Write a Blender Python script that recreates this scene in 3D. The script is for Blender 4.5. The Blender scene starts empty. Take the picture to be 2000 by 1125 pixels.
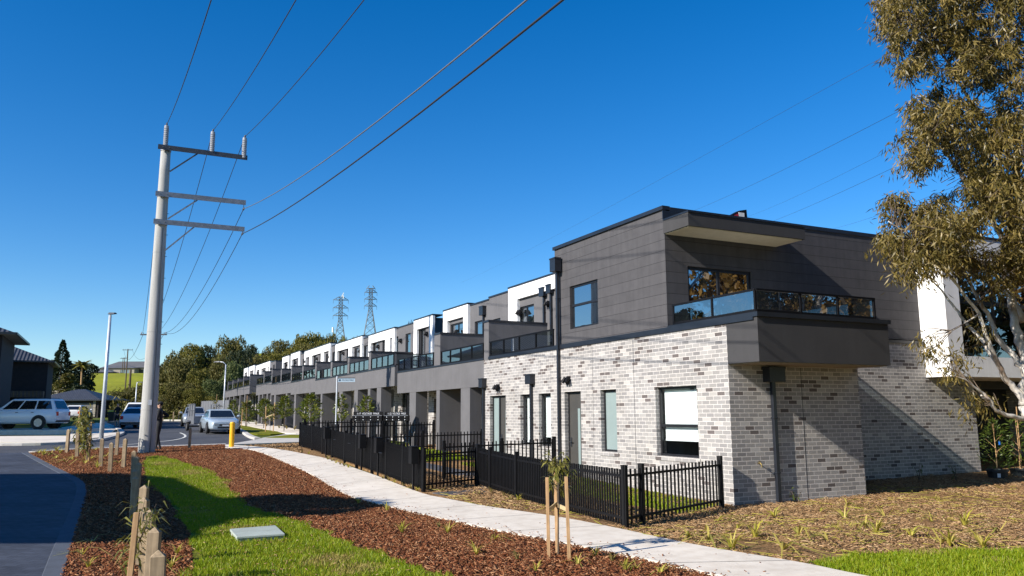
import bpy, bmesh, math, random
import numpy as np
from mathutils import Vector, Matrix

random.seed(7)
rng = np.random.default_rng(7)
scn = bpy.context.scene
col = scn.collection
R = math.radians

# ------------------------------------------------------------------ camera model
FPX, PITCH, ROLL, AZ = 1577.5, R(8.925), R(-0.273), R(26.13)
CZ = 1.8
cp, sp_, cr, sr = math.cos(PITCH), math.sin(PITCH), math.cos(ROLL), math.sin(ROLL)
_M = np.array([[1, 0, 0], [0, 0, -1], [0, 1, 0]], float)
_P = np.array([[1, 0, 0], [0, cp, sp_], [0, -sp_, cp]])
_Q = np.array([[cr, -sr, 0], [sr, cr, 0], [0, 0, 1]])
CAM = _Q @ _P @ _M
E1 = np.array([-math.sin(AZ), math.cos(AZ), 0.0])     # along the terrace, away from the corner
E2 = np.array([math.cos(AZ), math.sin(AZ), 0.0])      # into the terrace, away from the street
CORNER = np.array([4.3335, 16.2840, 0.0])


def sstep(a, b, x):
    t = min(max((x - a) / (b - a), 0.0), 1.0)
    return t * t * (3 - 2 * t)


def gz(y):
    t = min(max(y - 16, 0.0), 15.0)
    z = .032 * t * min(t / 6, 1.0) ** .5
    return z + .018 * min(max(y - 31, 0.0), 75.0)


def H(x, y):
    """height of the land at a place"""
    z = gz(y)
    if y > 100:
        u = x / max(y, 1)
        wl = sstep(-.36, -.44, u)
        z += wl * 15.3 * sstep(105, 300, y) * (1 - .25 * sstep(-.52, -.66, u))
        z += (1 - wl) * 38 * sstep(150, 520, y)
    return z


def ray(x, y):
    return CAM.T @ np.array([(x - 1000) / FPX, (y - 562.5) / FPX, 1.0])


def G(x, y, off=0.0):
    """place on the ground seen at a photo position"""
    d = ray(x, y)
    lo, hi = 1.0, 600.0
    for _ in range(50):
        m = (lo + hi) / 2
        q = d * m
        if q[2] + CZ - gz(q[1]) - off > 0:
            lo = m
        else:
            hi = m
    q = d * lo
    return np.array([q[0], q[1], q[2] + CZ])


def at(x, y, Y):
    """place at forward distance Y seen at a photo position"""
    d = ray(x, y)
    q = d * (Y / d[1])
    return np.array([q[0], q[1], q[2] + CZ])


def L(s, p, z=0.0):
    """terrace coordinates (along, into, up) to world"""
    return CORNER + s * E1 + p * E2 + np.array([0, 0, z])


# ------------------------------------------------------------------ object bookkeeping
def tag(o, label=None, cat=None, group=None, kind=None):
    if label: o['label'] = label
    if cat: o['category'] = cat
    if group: o['group'] = group
    if kind: o['kind'] = kind
    return o


def empty(name, loc=(0, 0, 0), rz=0.0):
    o = bpy.data.objects.new(name, None)
    col.objects.link(o)
    o.location = [float(a) for a in loc]
    o.rotation_euler = (0, 0, rz)
    o.empty_display_size = .3
    return o


def copy_tree(o, parent=None):
    c = o.copy()
    col.objects.link(c)
    c.parent = parent
    for ch in list(o.children):
        copy_tree(ch, c)
    return c


def link_mesh(name, me, mats, parent=None, smooth=False):
    for m in (mats if isinstance(mats, (list, tuple)) else [mats]):
        me.materials.append(m)
    o = bpy.data.objects.new(name, me)
    col.objects.link(o)
    if parent is not None:
        o.parent = parent
    if smooth:
        me.polygons.foreach_set('use_smooth', [True] * len(me.polygons))
    return o


def np_mesh(name, verts, faces, mats, parent=None, smooth=False, mi=None):
    """verts (n,3), faces (m,k) numpy"""
    me = bpy.data.meshes.new(name)
    nv, (nf, k) = len(verts), faces.shape
    me.vertices.add(nv)
    me.vertices.foreach_set('co', np.asarray(verts, np.float32).ravel())
    me.loops.add(nf * k)
    me.loops.foreach_set('vertex_index', np.asarray(faces, np.int32).ravel())
    me.polygons.add(nf)
    me.polygons.foreach_set('loop_start', np.arange(0, nf * k, k, dtype=np.int32))
    me.polygons.foreach_set('loop_total', np.full(nf, k, np.int32))
    if mi is not None:
        me.polygons.foreach_set('material_index', np.asarray(mi, np.int32))
    me.update(calc_edges=True)
    return link_mesh(name, me, mats, parent, smooth)


class MB:
    def __init__(self):
        self.v, self.f, self.m, self.u = [], [], [], []

    def face(self, pts, mat=0, uv=None):
        i = len(self.v)
        self.v += [tuple(float(c) for c in p) for p in pts]
        self.f.append(tuple(range(i, i + len(pts))))
        self.m.append(mat)
        if uv is None:
            a = Vector(pts[1]) - Vector(pts[0]); b = Vector(pts[2]) - Vector(pts[0])
            n = a.cross(b)
            ax = max(range(3), key=lambda k: abs(n[k]))
            uv = [(p[1], p[2]) if ax == 0 else (p[0], p[2]) if ax == 1 else (p[0], p[1]) for p in pts]
        self.u += [(float(a), float(b)) for a, b in uv]
        return self

    def box(self, x0, x1, y0, y1, z0, z1, mat=0, skip=''):
        if x0 > x1: x0, x1 = x1, x0
        if y0 > y1: y0, y1 = y1, y0
        if z0 > z1: z0, z1 = z1, z0
        P = lambda a, b, c: (x1 if a else x0, y1 if b else y0, z1 if c else z0)
        F = {'x': [P(0, 1, 0), P(0, 0, 0), P(0, 0, 1), P(0, 1, 1)], 'X': [P(1, 0, 0), P(1, 1, 0), P(1, 1, 1), P(1, 0, 1)],
             'y': [P(0, 0, 0), P(1, 0, 0), P(1, 0, 1), P(0, 0, 1)], 'Y': [P(1, 1, 0), P(0, 1, 0), P(0, 1, 1), P(1, 1, 1)],
             'z': [P(0, 1, 0), P(1, 1, 0), P(1, 0, 0), P(0, 0, 0)], 'Z': [P(0, 0, 1), P(1, 0, 1), P(1, 1, 1), P(0, 1, 1)]}
        for k, q in F.items():
            if k not in skip:
                self.face(q, mat)
        return self

    def hexa(self, b, t, mat=0):
        """eight corners: bottom ring b, top ring t (both anticlockwise from above)"""
        n = len(b)
        self.face(list(reversed(b)), mat); self.face(list(t), mat)
        for i in range(n):
            j = (i + 1) % n
            self.face([b[i], b[j], t[j], t[i]], mat)
        return self

    def bar(self, p, q, w, h=None, mat=0, up=(0, 0, 1)):
        p, q = Vector(p), Vector(q)
        h = w if h is None else h
        d = (q - p).normalized()
        upv = Vector(up)
        if abs(d.dot(upv)) > .98: upv = Vector((0, 1, 0))
        s = d.cross(upv).normalized(); u = s.cross(d)
        c = [(-1, -1), (1, -1), (1, 1), (-1, 1)]
        a = [p + s * (x * w / 2) + u * (y * h / 2) for x, y in c]
        b = [q + s * (x * w / 2) + u * (y * h / 2) for x, y in c]
        self.face(list(reversed(a)), mat) if False else self.face(a[::-1], mat)
        self.face(b, mat)
        for i in range(4):
            j = (i + 1) % 4
            self.face([a[i], a[j], b[j], b[i]], mat)
        return self

    def tube(self, pts, rad, n=8, mat=0, caps=True):
        pts = [Vector(p) for p in pts]
        if not isinstance(rad, (list, tuple)): rad = [rad] * len(pts)
        base = len(self.v)
        prev = None
        for i, p in enumerate(pts):
            d = (pts[min(i + 1, len(pts) - 1)] - pts[max(i - 1, 0)]).normalized()
            if prev is None:
                s = d.cross(Vector((0, 0, 1)))
                if s.length < .05: s = d.cross(Vector((0, 1, 0)))
            else:
                s = prev - d * prev.dot(d)
            s.normalize(); prev = s
            u = d.cross(s)
            for k in range(n):
                a = 2 * math.pi * k / n
                self.v.append(tuple(p + (s * math.cos(a) + u * math.sin(a)) * rad[i]))
        for i in range(len(pts) - 1):
            for k in range(n):
                k2 = (k + 1) % n
                a, b = base + i * n, base + (i + 1) * n
                self.f.append((a + k, a + k2, b + k2, b + k)); self.m.append(mat)
                self.u += [(k / n, i), ((k + 1) / n, i), ((k + 1) / n, i + 1), (k / n, i + 1)]
        if caps:
            e = base + (len(pts) - 1) * n
            for ring in (tuple(base + k for k in reversed(range(n))), tuple(e + k for k in range(n))):
                self.f.append(ring); self.m.append(mat); self.u += [(0, 0)] * n
        return self

    def lathe(self, prof, c=(0, 0, 0), n=16, mat=0, ring=False):
        base = len(self.v)
        for r, z in prof:
            for k in range(n):
                a = 2 * math.pi * k / n
                self.v.append((c[0] + r * math.cos(a), c[1] + r * math.sin(a), c[2] + z))
        for i in range(len(prof) - 1):
            for k in range(n):
                k2 = (k + 1) % n
                a, b = base + i * n, base + (i + 1) * n
                self.f.append((a + k, a + k2, b + k2, b + k)); self.m.append(mat)
                self.u += [(0, 0)] * 4
        if ring:
            a, b = base + (len(prof) - 1) * n, base
            for k in range(n):
                k2 = (k + 1) % n
                self.f.append((a + k, a + k2, b + k2, b + k)); self.m.append(mat); self.u += [(0, 0)] * 4
            return self
        for cap in (tuple(base + k for k in reversed(range(n))), tuple(base + (len(prof) - 1) * n + k for k in range(n))):
            self.f.append(cap); self.m.append(mat); self.u += [(0, 0)] * n
        return self

    def ball(self, c, r, n=10, mat=0, sz=(1, 1, 1)):
        m = n // 2
        pr = [(max(1e-4, math.sin(math.pi * i / m)), -math.cos(math.pi * i / m)) for i in range(m + 1)]
        b = len(self.v)
        self.lathe(pr, (0, 0, 0), n, mat)
        self.v[b:] = [(c[0] + x * r * sz[0], c[1] + y * r * sz[1], c[2] + z * r * sz[2]) for x, y, z in self.v[b:]]
        return self

    def wall(self, axis, at_, u0, u1, z0, z1, holes=(), depth=.12, flip=False, mat=0, rmat=None):
        """a wall face at axis=at_ with openings; axis 'x': u runs along y, 'y': u runs along x.
        reveals go in the +axis direction by depth (or - when flip)"""
        us = sorted({u0, u1, *[h[0] for h in holes], *[h[1] for h in holes]})
        zs = sorted({z0, z1, *[h[2] for h in holes], *[h[3] for h in holes]})
        P = (lambda u, z, d=0: (at_ + d, u, z)) if axis == 'x' else (lambda u, z, d=0: (u, at_ + d, z))
        dd = -depth if flip else depth
        rm = mat if rmat is None else rmat
        for a, b in zip(us, us[1:]):
            for c, d in zip(zs, zs[1:]):
                mu, mz = (a + b) / 2, (c + d) / 2
                if any(h[0] < mu < h[1] and h[2] < mz < h[3] for h in holes): continue
                self.face([P(a, c), P(b, c), P(b, d), P(a, d)], mat)
        for h in holes:
            a, b, c, d = h[:4]
            for (p, q) in (((a, c), (b, c)), ((b, c), (b, d)), ((b, d), (a, d)), ((a, d), (a, c))):
                pts = [P(*p), P(*q), P(*q, dd), P(*p, dd)]
                uv = None
                if axis == 'x' and abs(p[0] - q[0]) < 1e-6:
                    uv = [(p[0], p[1]), (q[0], q[1]), (q[0] + abs(dd), q[1]), (p[0] + abs(dd), p[1])]
                self.face(pts, rm, uv)
        return self

    def build(self, name, mats, parent=None, smooth=False, bevel=0.0, weld=False, loc=None):
        me = bpy.data.meshes.new(name)
        v = self.v
        if loc is not None:
            v = [(a - loc[0], b - loc[1], c - loc[2]) for a, b, c in v]
        me.from_pydata(v, [], self.f)
        uvl = me.uv_layers.new(name='UVMap')
        uvl.data.foreach_set('uv', [c for p in self.u for c in p])
        me.polygons.foreach_set('material_index', self.m)
        if weld or bevel:
            bm = bmesh.new(); bm.from_mesh(me)
            bmesh.ops.remove_doubles(bm, verts=bm.verts, dist=.0004)
            bmesh.ops.recalc_face_normals(bm, faces=bm.faces)
            bm.to_mesh(me); bm.free()
        me.update()
        o = link_mesh(name, me, mats, parent, smooth)
        if loc is not None: o.location = [float(a) for a in loc]
        if bevel:
            b = o.modifiers.new('bevel', 'BEVEL'); b.width = bevel; b.segments = 2; b.limit_method = 'ANGLE'; b.angle_limit = R(40)
        return o


# ------------------------------------------------------------------ materials
MATS = {}


class NT:
    def __init__(self, name):
        self.m = bpy.data.materials.new(name); self.m.use_nodes = True
        self.t = self.m.node_tree; self.n = self.t.nodes; self.n.clear()
        self.out = self.n.new('ShaderNodeOutputMaterial')

    def add(self, typ, ins=None, **kw):
        nd = self.n.new(typ)
        for k, v in kw.items(): setattr(nd, k, v)
        for k, v in (ins or {}).items():
            if hasattr(v, 'is_output'): self.t.links.new(v, nd.inputs[k])
            else: nd.inputs[k].default_value = v
        return nd

    def math(self, op, a, b=None, c=None, clamp=False):
        ins = {0: a}
        if b is not None: ins[1] = b
        if c is not None: ins[2] = c
        return self.add('ShaderNodeMath', ins, operation=op, use_clamp=clamp).outputs[0]

    def mix(self, f, a, b, blend='MIX'):
        nd = self.add('ShaderNodeMix', data_type='RGBA', blend_type=blend)
        for s, v in ((0, f), (6, a), (7, b)):
            if hasattr(v, 'is_output'): self.t.links.new(v, nd.inputs[s])
            else: nd.inputs[s].default_value = v if s == 0 else (*v, 1) if len(v) == 3 else v
        return nd.outputs[2]

    def ramp(self, f, stops, interp='LINEAR'):
        nd = self.add('ShaderNodeValToRGB', {0: f}); r = nd.color_ramp; r.interpolation = interp
        while len(r.elements) < len(stops): r.elements.new(.5)
        for e, (p, c) in zip(r.elements, stops):
            e.position = p; e.color = (*c, 1) if len(c) == 3 else c
        return nd.outputs[0]

    def noise(self, scale, detail=3, coord='Object', rough=.6, vec=None):
        if vec is None: vec = self.add('ShaderNodeTexCoord').outputs[coord]
        return self.add('ShaderNodeTexNoise', {'Vector': vec, 'Scale': scale, 'Detail': detail, 'Roughness': rough}).outputs[0]

    def bsdf(self, base, rough=.6, metal=0.0, spec=.5, bump=None, bstr=.3, bdist=.01, **extra):
        p = self.add('ShaderNodeBsdfPrincipled')
        for k, v in (('Base Color', base), ('Roughness', rough), ('Metallic', metal), ('Specular IOR Level', spec), *extra.items()):
            if hasattr(v, 'is_output'): self.t.links.new(v, p.inputs[k])
            else: p.inputs[k].default_value = (*v, 1) if isinstance(v, tuple) and len(v) == 3 else v
        if bump is not None:
            b = self.add('ShaderNodeBump', {'Height': bump, 'Strength': bstr, 'Distance': bdist})
            self.t.links.new(b.outputs[0], p.inputs['Normal'])
        self.t.links.new(p.outputs[0], self.out.inputs[0])
        return p


def scol(c, k): return tuple(min(1, a * k) for a in c)


def pmat(name, base, rough=.6, var=.15, scale=8, metal=0.0, spec=.5, bump=0.0, bscale=None, bdist=.01, coord='Object'):
    """plain surface with real unevenness of colour and relief"""
    if name in MATS: return MATS[name]
    t = NT(name)
    n = t.noise(scale, 4, coord)
    c = t.ramp(n, [(.25, scol(base, 1 - var)), (.75, scol(base, 1 + var))])
    h = t.noise(bscale or scale * 6, 3, coord) if bump else None
    t.bsdf(c, rough, metal, spec, h, bump, bdist)
    MATS[name] = t.m
    return t.m
# ------------------------------------------------------------------ the materials of the place
def brick_material():
    t = NT('pale_brick')
    uv = t.add('ShaderNodeUVMap').outputs[0]
    sx = t.add('ShaderNodeSeparateXYZ', {0: uv})
    u, v = sx.outputs[0], sx.outputs[1]
    vr = t.math('DIVIDE', v, .0862)
    row = t.math('FLOOR', vr); fv = t.math('FRACT', vr)
    sh = t.math('MULTIPLY', t.math('MODULO', row, 2.0), .5)
    ur = t.math('ADD', t.math('DIVIDE', u, .24), sh)
    cl = t.math('FLOOR', ur); fu = t.math('FRACT', ur)
    cell = t.add('ShaderNodeCombineXYZ', {0: cl, 1: row, 2: 3.7}).outputs[0]
    wn = t.add('ShaderNodeTexWhiteNoise', {'Vector': cell}, noise_dimensions='3D')
    tone = t.ramp(wn.outputs[0], [(0, (.42, .40, .378)), (.085, (.315, .302, .292)), (.40, (.29, .279, .272)), (.64, (.335, .322, .31)), (.80, (.25, .24, .237)), (.905, (.13, .112, .107))], 'CONSTANT')
    gr = t.noise(60, 4, 'UV')
    tone = t.mix(.35, tone, t.ramp(gr, [(.3, (.25, .25, .25)), (.7, (.75, .75, .75))]), 'OVERLAY')
    # one brick is a touch lighter or darker than the next
    wn2 = t.add('ShaderNodeTexWhiteNoise', {'Vector': t.add('ShaderNodeCombineXYZ', {0: row, 1: cl, 2: 9.1}).outputs[0]}, noise_dimensions='3D').outputs[0]
    tone = t.mix(1.0, tone, t.ramp(wn2, [(0, (.86, .86, .86)), (1, (1.08, 1.08, 1.08))]), 'MULTIPLY')
    wob = t.math('MULTIPLY', t.math('SUBTRACT', t.noise(30, 2, 'UV'), .5), .05)
    mu = t.math('ADD', t.math('LESS_THAN', t.math('ADD', fu, wob), .055), t.math('LESS_THAN', t.math('ADD', fv, wob), .15), clamp=True)
    morc = t.ramp(t.noise(9, 3, 'UV'), [(.3, (.55, .518, .485)), (.7, (.66, .62, .585))])
    c = t.mix(mu, tone, morc)
    stain = t.ramp(t.noise(.7, 4, 'UV'), [(.35, (.9, .89, .87)), (.65, (1, 1, 1))])
    c = t.mix(1.0, c, stain, 'MULTIPLY')
    hgt = t.math('ADD', t.math('MULTIPLY', mu, -1.0), t.math('MULTIPLY', gr, .35))
    t.bsdf(c, .85, spec=.25, bump=hgt, bstr=.55, bdist=.006)
    return t.m


def board_material(name, base, pitch):
    """cladding boards: flat faces, shade of the narrow grooves put into the joint colour"""
    t = NT(name)
    uv = t.add('ShaderNodeUVMap').outputs[0]
    sx = t.add('ShaderNodeSeparateXYZ', {0: uv})
    fv = t.math('FRACT', t.math('DIVIDE', sx.outputs[1], pitch))
    j = t.math('LESS_THAN', fv, .045)
    n = t.noise(3, 5, 'UV'); g = t.noise(90, 3, 'UV')
    c = t.ramp(n, [(.3, scol(base, .9)), (.7, scol(base, 1.12))])
    c = t.mix(.25, c, t.ramp(g, [(.3, (.3, .3, .3)), (.7, (.7, .7, .7))]), 'OVERLAY')
    st = t.noise(1.0, 5, vec=t.add('ShaderNodeMapping', {'Vector': uv, 'Scale': (7, .5, 1)}).outputs[0])
    c = t.mix(1.0, c, t.ramp(st, [(.32, (.88, .88, .89)), (.6, (1.03, 1.03, 1.03))]), 'MULTIPLY')
    rw = t.add('ShaderNodeTexWhiteNoise', {'W': t.math('FLOOR', t.math('DIVIDE', sx.outputs[1], pitch))}, noise_dimensions='1D').outputs[0]
    c = t.mix(1.0, c, t.ramp(rw, [(0, (.94, .94, .94)), (1, (1.04, 1.04, 1.04))]), 'MULTIPLY')
    c = t.mix(j, c, scol(base, .4))  # groove shade between boards painted as a darker colour
    hgt = t.math('ADD', t.math('MULTIPLY', j, -1.0), t.math('MULTIPLY', g, .15))
    t.bsdf(c, .75, spec=.3, bump=hgt, bstr=.5, bdist=.006)
    return t.m


def render_material(name, base):
    t = NT(name)
    g = t.noise(55, 5, 'UV'); n = t.noise(1.3, 4, 'UV')
    sx = t.add('ShaderNodeMapping', {'Vector': t.add('ShaderNodeUVMap').outputs[0], 'Scale': (5, .35, 1)}).outputs[0]
    st = t.noise(1.0, 4, vec=sx)
    c = t.ramp(n, [(.3, scol(base, .91)), (.7, scol(base, 1.08))])
    c = t.mix(.3, c, t.ramp(g, [(.3, (.28, .28, .28)), (.7, (.72, .72, .72))]), 'OVERLAY')
    c = t.mix(1.0, c, t.ramp(st, [(.3, (.92, .92, .91)), (.6, (1, 1, 1))]), 'MULTIPLY')
    t.bsdf(c, .88, spec=.2, bump=g, bstr=.4, bdist=.004)
    return t.m


def two_sided_ior(t, n):
    """thin sheet: the same reflection seen from either face"""
    bf = t.add('ShaderNodeNewGeometry').outputs['Backfacing']
    return t.math('ADD', n, t.math('MULTIPLY', bf, 1 / n - n))


def glass_dark(name, tint=(.012, .015, .018), lo=.22):
    """window glass over a dark room: some of what is inside, much of what is outside"""
    t = NT(name)
    d = t.add('ShaderNodeBsdfDiffuse', {0: (*tint, 1)})
    wav = t.noise(.8, 2)
    b = t.add('ShaderNodeBump', {'Height': wav, 'Strength': .05, 'Distance': .02})
    g = t.add('ShaderNodeBsdfGlossy', {'Color': (.92, .96, 1, 1), 'Roughness': .012, 'Normal': b.outputs[0]})
    fr = t.add('ShaderNodeFresnel', {'IOR': two_sided_ior(t, 1.55)})
    f = t.math('ADD', t.math('MULTIPLY', fr.outputs[0], 1 - lo), lo, clamp=True)
    m = t.add('ShaderNodeMixShader', {0: f, 1: d.outputs[0], 2: g.outputs[0]})
    t.t.links.new(m.outputs[0], t.out.inputs[0])
    return t.m


def glass_clear(name, tint=(.75, .85, .86), lo=.05, gain=1.0):
    t = NT(name)
    d = t.add('ShaderNodeBsdfTransparent', {0: (*tint, 1)})
    g = t.add('ShaderNodeBsdfGlossy', {'Color': (.92, .97, 1, 1), 'Roughness': .008})
    fr = t.add('ShaderNodeFresnel', {'IOR': two_sided_ior(t, 1.5)})
    f = t.math('ADD', t.math('MULTIPLY', fr.outputs[0], gain), lo, clamp=True)
    m = t.add('ShaderNodeMixShader', {0: f, 1: d.outputs[0], 2: g.outputs[0]})
    t.t.links.new(m.outputs[0], t.out.inputs[0])
    return t.m


def leaf_material(name, cols, rough=.5, spec=.35, trans=.25):
    """leaves: each leaf has its own shade, a little light comes through"""
    t = NT(name)
    g = t.add('ShaderNodeNewGeometry')
    ri = g.outputs['Random Per Island']
    k = len(cols)
    c = t.ramp(ri, [(i / max(1, k - 1), cc) for i, cc in enumerate(cols)])
    p = t.add('ShaderNodeBsdfPrincipled', {'Base Color': c, 'Roughness': rough, 'Specular IOR Level': spec})
    tr = t.add('ShaderNodeBsdfTranslucent', {0: t.mix(1.0, c, (1.0, 1.0, .55), 'MULTIPLY')})
    m = t.add('ShaderNodeMixShader', {0: trans, 1: p.outputs[0], 2: tr.outputs[0]})
    t.t.links.new(m.outputs[0], t.out.inputs[0])
    return t.m


def ground_material(name, c1, c2, c3, scale, bump=.5, bdist=.02, rough=.95, fine=60):
    t = NT(name)
    n1 = t.noise(scale, 6); n2 = t.noise(fine, 5); n3 = t.noise(scale * .22, 3)
    c = t.ramp(n2, [(.32, c1), (.5, c2), (.68, c3)])
    c = t.mix(1.0, c, t.ramp(n1, [(.3, (.72, .72, .72)), (.7, (1.2, 1.2, 1.2))]), 'MULTIPLY')
    c = t.mix(1.0, c, t.ramp(n3, [(.35, (.85, .86, .82)), (.65, (1.1, 1.08, 1.05))]), 'MULTIPLY')
    h = t.math('ADD', n2, t.math('MULTIPLY', n1, .6))
    t.bsdf(c, rough, spec=.15, bump=h, bstr=bump, bdist=bdist)
    return t.m


def concrete_material(name, base):
    t = NT(name)
    n1 = t.noise(.5, 5); n2 = t.noise(140, 4); n3 = t.noise(4, 5)
    c = t.ramp(n1, [(.3, scol(base, .88)), (.7, scol(base, 1.06))])
    c = t.mix(1.0, c, t.ramp(n3, [(.3, (.90, .885, .865)), (.58, (1.03, 1.04, 1.04))]), 'MULTIPLY')
    spot = t.noise(11, 2)
    c = t.mix(t.math('MULTIPLY', t.math('GREATER_THAN', spot, .72), .35), c, scol(base, .45))
    c = t.mix(.22, c, t.ramp(n2, [(.3, (.3, .3, .3)), (.7, (.7, .7, .7))]), 'OVERLAY')
    t.bsdf(c, .9, spec=.2, bump=t.math('ADD', n2, t.math('MULTIPLY', n3, .5)), bstr=.25, bdist=.006)
    return t.m


def asphalt_material(name, base):
    t = NT(name)
    n1 = t.noise(.35, 5); n2 = t.noise(220, 3); n3 = t.noise(2.2, 6)
    c = t.ramp(n2, [(.3, scol(base, .65)), (.7, scol(base, 1.5))])
    c = t.mix(1.0, c, t.ramp(n1, [(.35, (.8, .8, .82)), (.65, (1.15, 1.15, 1.12))]), 'MULTIPLY')
    c = t.mix(1.0, c, t.ramp(n3, [(.3, (.86, .86, .86)), (.6, (1.05, 1.05, 1.05))]), 'MULTIPLY')
    t.bsdf(c, .85, spec=.3, bump=n2, bstr=.4, bdist=.005)
    return t.m


def paver_material(name, base):
    """small block paving"""
    t = NT(name)
    tc = t.add('ShaderNodeTexCoord').outputs['Object']
    mp = t.add('ShaderNodeMapping', {'Vector': tc, 'Rotation': (0, 0, .1)}).outputs[0]
    b = t.add('ShaderNodeTexBrick', {'Vector': mp, 'Color1': (*scol(base, .85), 1), 'Color2': (*scol(base, 1.2), 1), 'Mortar': (*scol(base, .45), 1),
                                     'Scale': 1.0, 'Mortar Size': .006, 'Brick Width': .22, 'Row Height': .11})
    n = t.noise(.6, 4)
    c = t.mix(1.0, b.outputs[0], t.ramp(n, [(.3, (.66, .66, .67)), (.7, (1.3, 1.29, 1.27))]), 'MULTIPLY')
    sp2 = t.noise(3.5, 5)
    c = t.mix(1.0, c, t.ramp(sp2, [(.3, (.8, .8, .8)), (.65, (1.12, 1.12, 1.12))]), 'MULTIPLY')
    t.bsdf(c, .8, spec=.3, bump=b.outputs[1], bstr=-.4, bdist=.006)
    return t.m


def tile_roof_material(name, base):
    t = NT(name)
    uv = t.add('ShaderNodeUVMap').outputs[0]
    sx = t.add('ShaderNodeSeparateXYZ', {0: uv})
    row = t.math('FRACT', t.math('DIVIDE', sx.outputs[1], .33))
    wave = t.math('SINE', t.math('MULTIPLY', sx.outputs[0], 2 * math.pi / .3))
    n = t.noise(2, 4, 'UV')
    c = t.ramp(n, [(.3, scol(base, .7)), (.7, scol(base, 1.3))])
    c = t.mix(t.math('LESS_THAN', row, .1), c, scol(base, .35))
    t.bsdf(c, .45, spec=.5, bump=t.math('ADD', row, t.math('MULTIPLY', wave, .6)), bstr=1.0, bdist=.05)
    return t.m


def concrete_pole_material():
    t = NT('spun_concrete')
    tc = t.add('ShaderNodeTexCoord').outputs['Object']
    st = t.noise(1.0, 5, vec=t.add('ShaderNodeMapping', {'Vector': tc, 'Scale': (6, 6, .4)}).outputs[0])
    g = t.noise(40, 4)
    c = t.ramp(st, [(.3, (.25, .25, .235)), (.5, (.37, .365, .345)), (.7, (.42, .41, .39))])
    c = t.mix(.3, c, t.ramp(g, [(.3, (.3, .3, .3)), (.7, (.7, .7, .7))]), 'OVERLAY')
    t.bsdf(c, .85, spec=.2, bump=g, bstr=.2, bdist=.01)
    return t.m


def timber_material(name, base):
    t = NT(name)
    tc = t.add('ShaderNodeTexCoord').outputs['Object']
    st = t.noise(1.0, 6, vec=t.add('ShaderNodeMapping', {'Vector': tc, 'Scale': (45, 45, 2.2)}).outputs[0])
    n = t.noise(6, 4)
    c = t.ramp(st, [(.3, scol(base, .68)), (.7, scol(base, 1.2))])
    c = t.mix(1.0, c, t.ramp(n, [(.3, (.78, .77, .75)), (.65, (1.08, 1.08, 1.08))]), 'MULTIPLY')
    t.bsdf(c, .8, spec=.2, bump=st, bstr=.3, bdist=.004)
    return t.m


def gum_bark_material():
    t = NT('gum_bark')
    tc = t.add('ShaderNodeTexCoord').outputs['Object']
    n = t.noise(3.0, 5, vec=t.add('ShaderNodeMapping', {'Vector': tc, 'Scale': (1.6, 1.6, .7)}).outputs[0])
    g = t.noise(26, 4)
    c = t.ramp(n, [(.33, (.22, .15, .10)), (.45, (.42, .37, .31)), (.56, (.58, .54, .48)), (.75, (.40, .37, .33))])
    c = t.mix(.3, c, t.ramp(g, [(.3, (.3, .3, .3)), (.7, (.7, .7, .7))]), 'OVERLAY')
    t.bsdf(c, .8, spec=.2, bump=g, bstr=.4, bdist=.01)
    return t.m


def car_paint(name, base, metal=.0):
    t = NT(name)
    n = t.noise(400, 2)
    c = t.ramp(n, [(.3, scol(base, .93)), (.7, scol(base, 1.05))])
    t.bsdf(c, .28, metal, .5, **{'Coat Weight': .7, 'Coat Roughness': .06})
    return t.m


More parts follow.
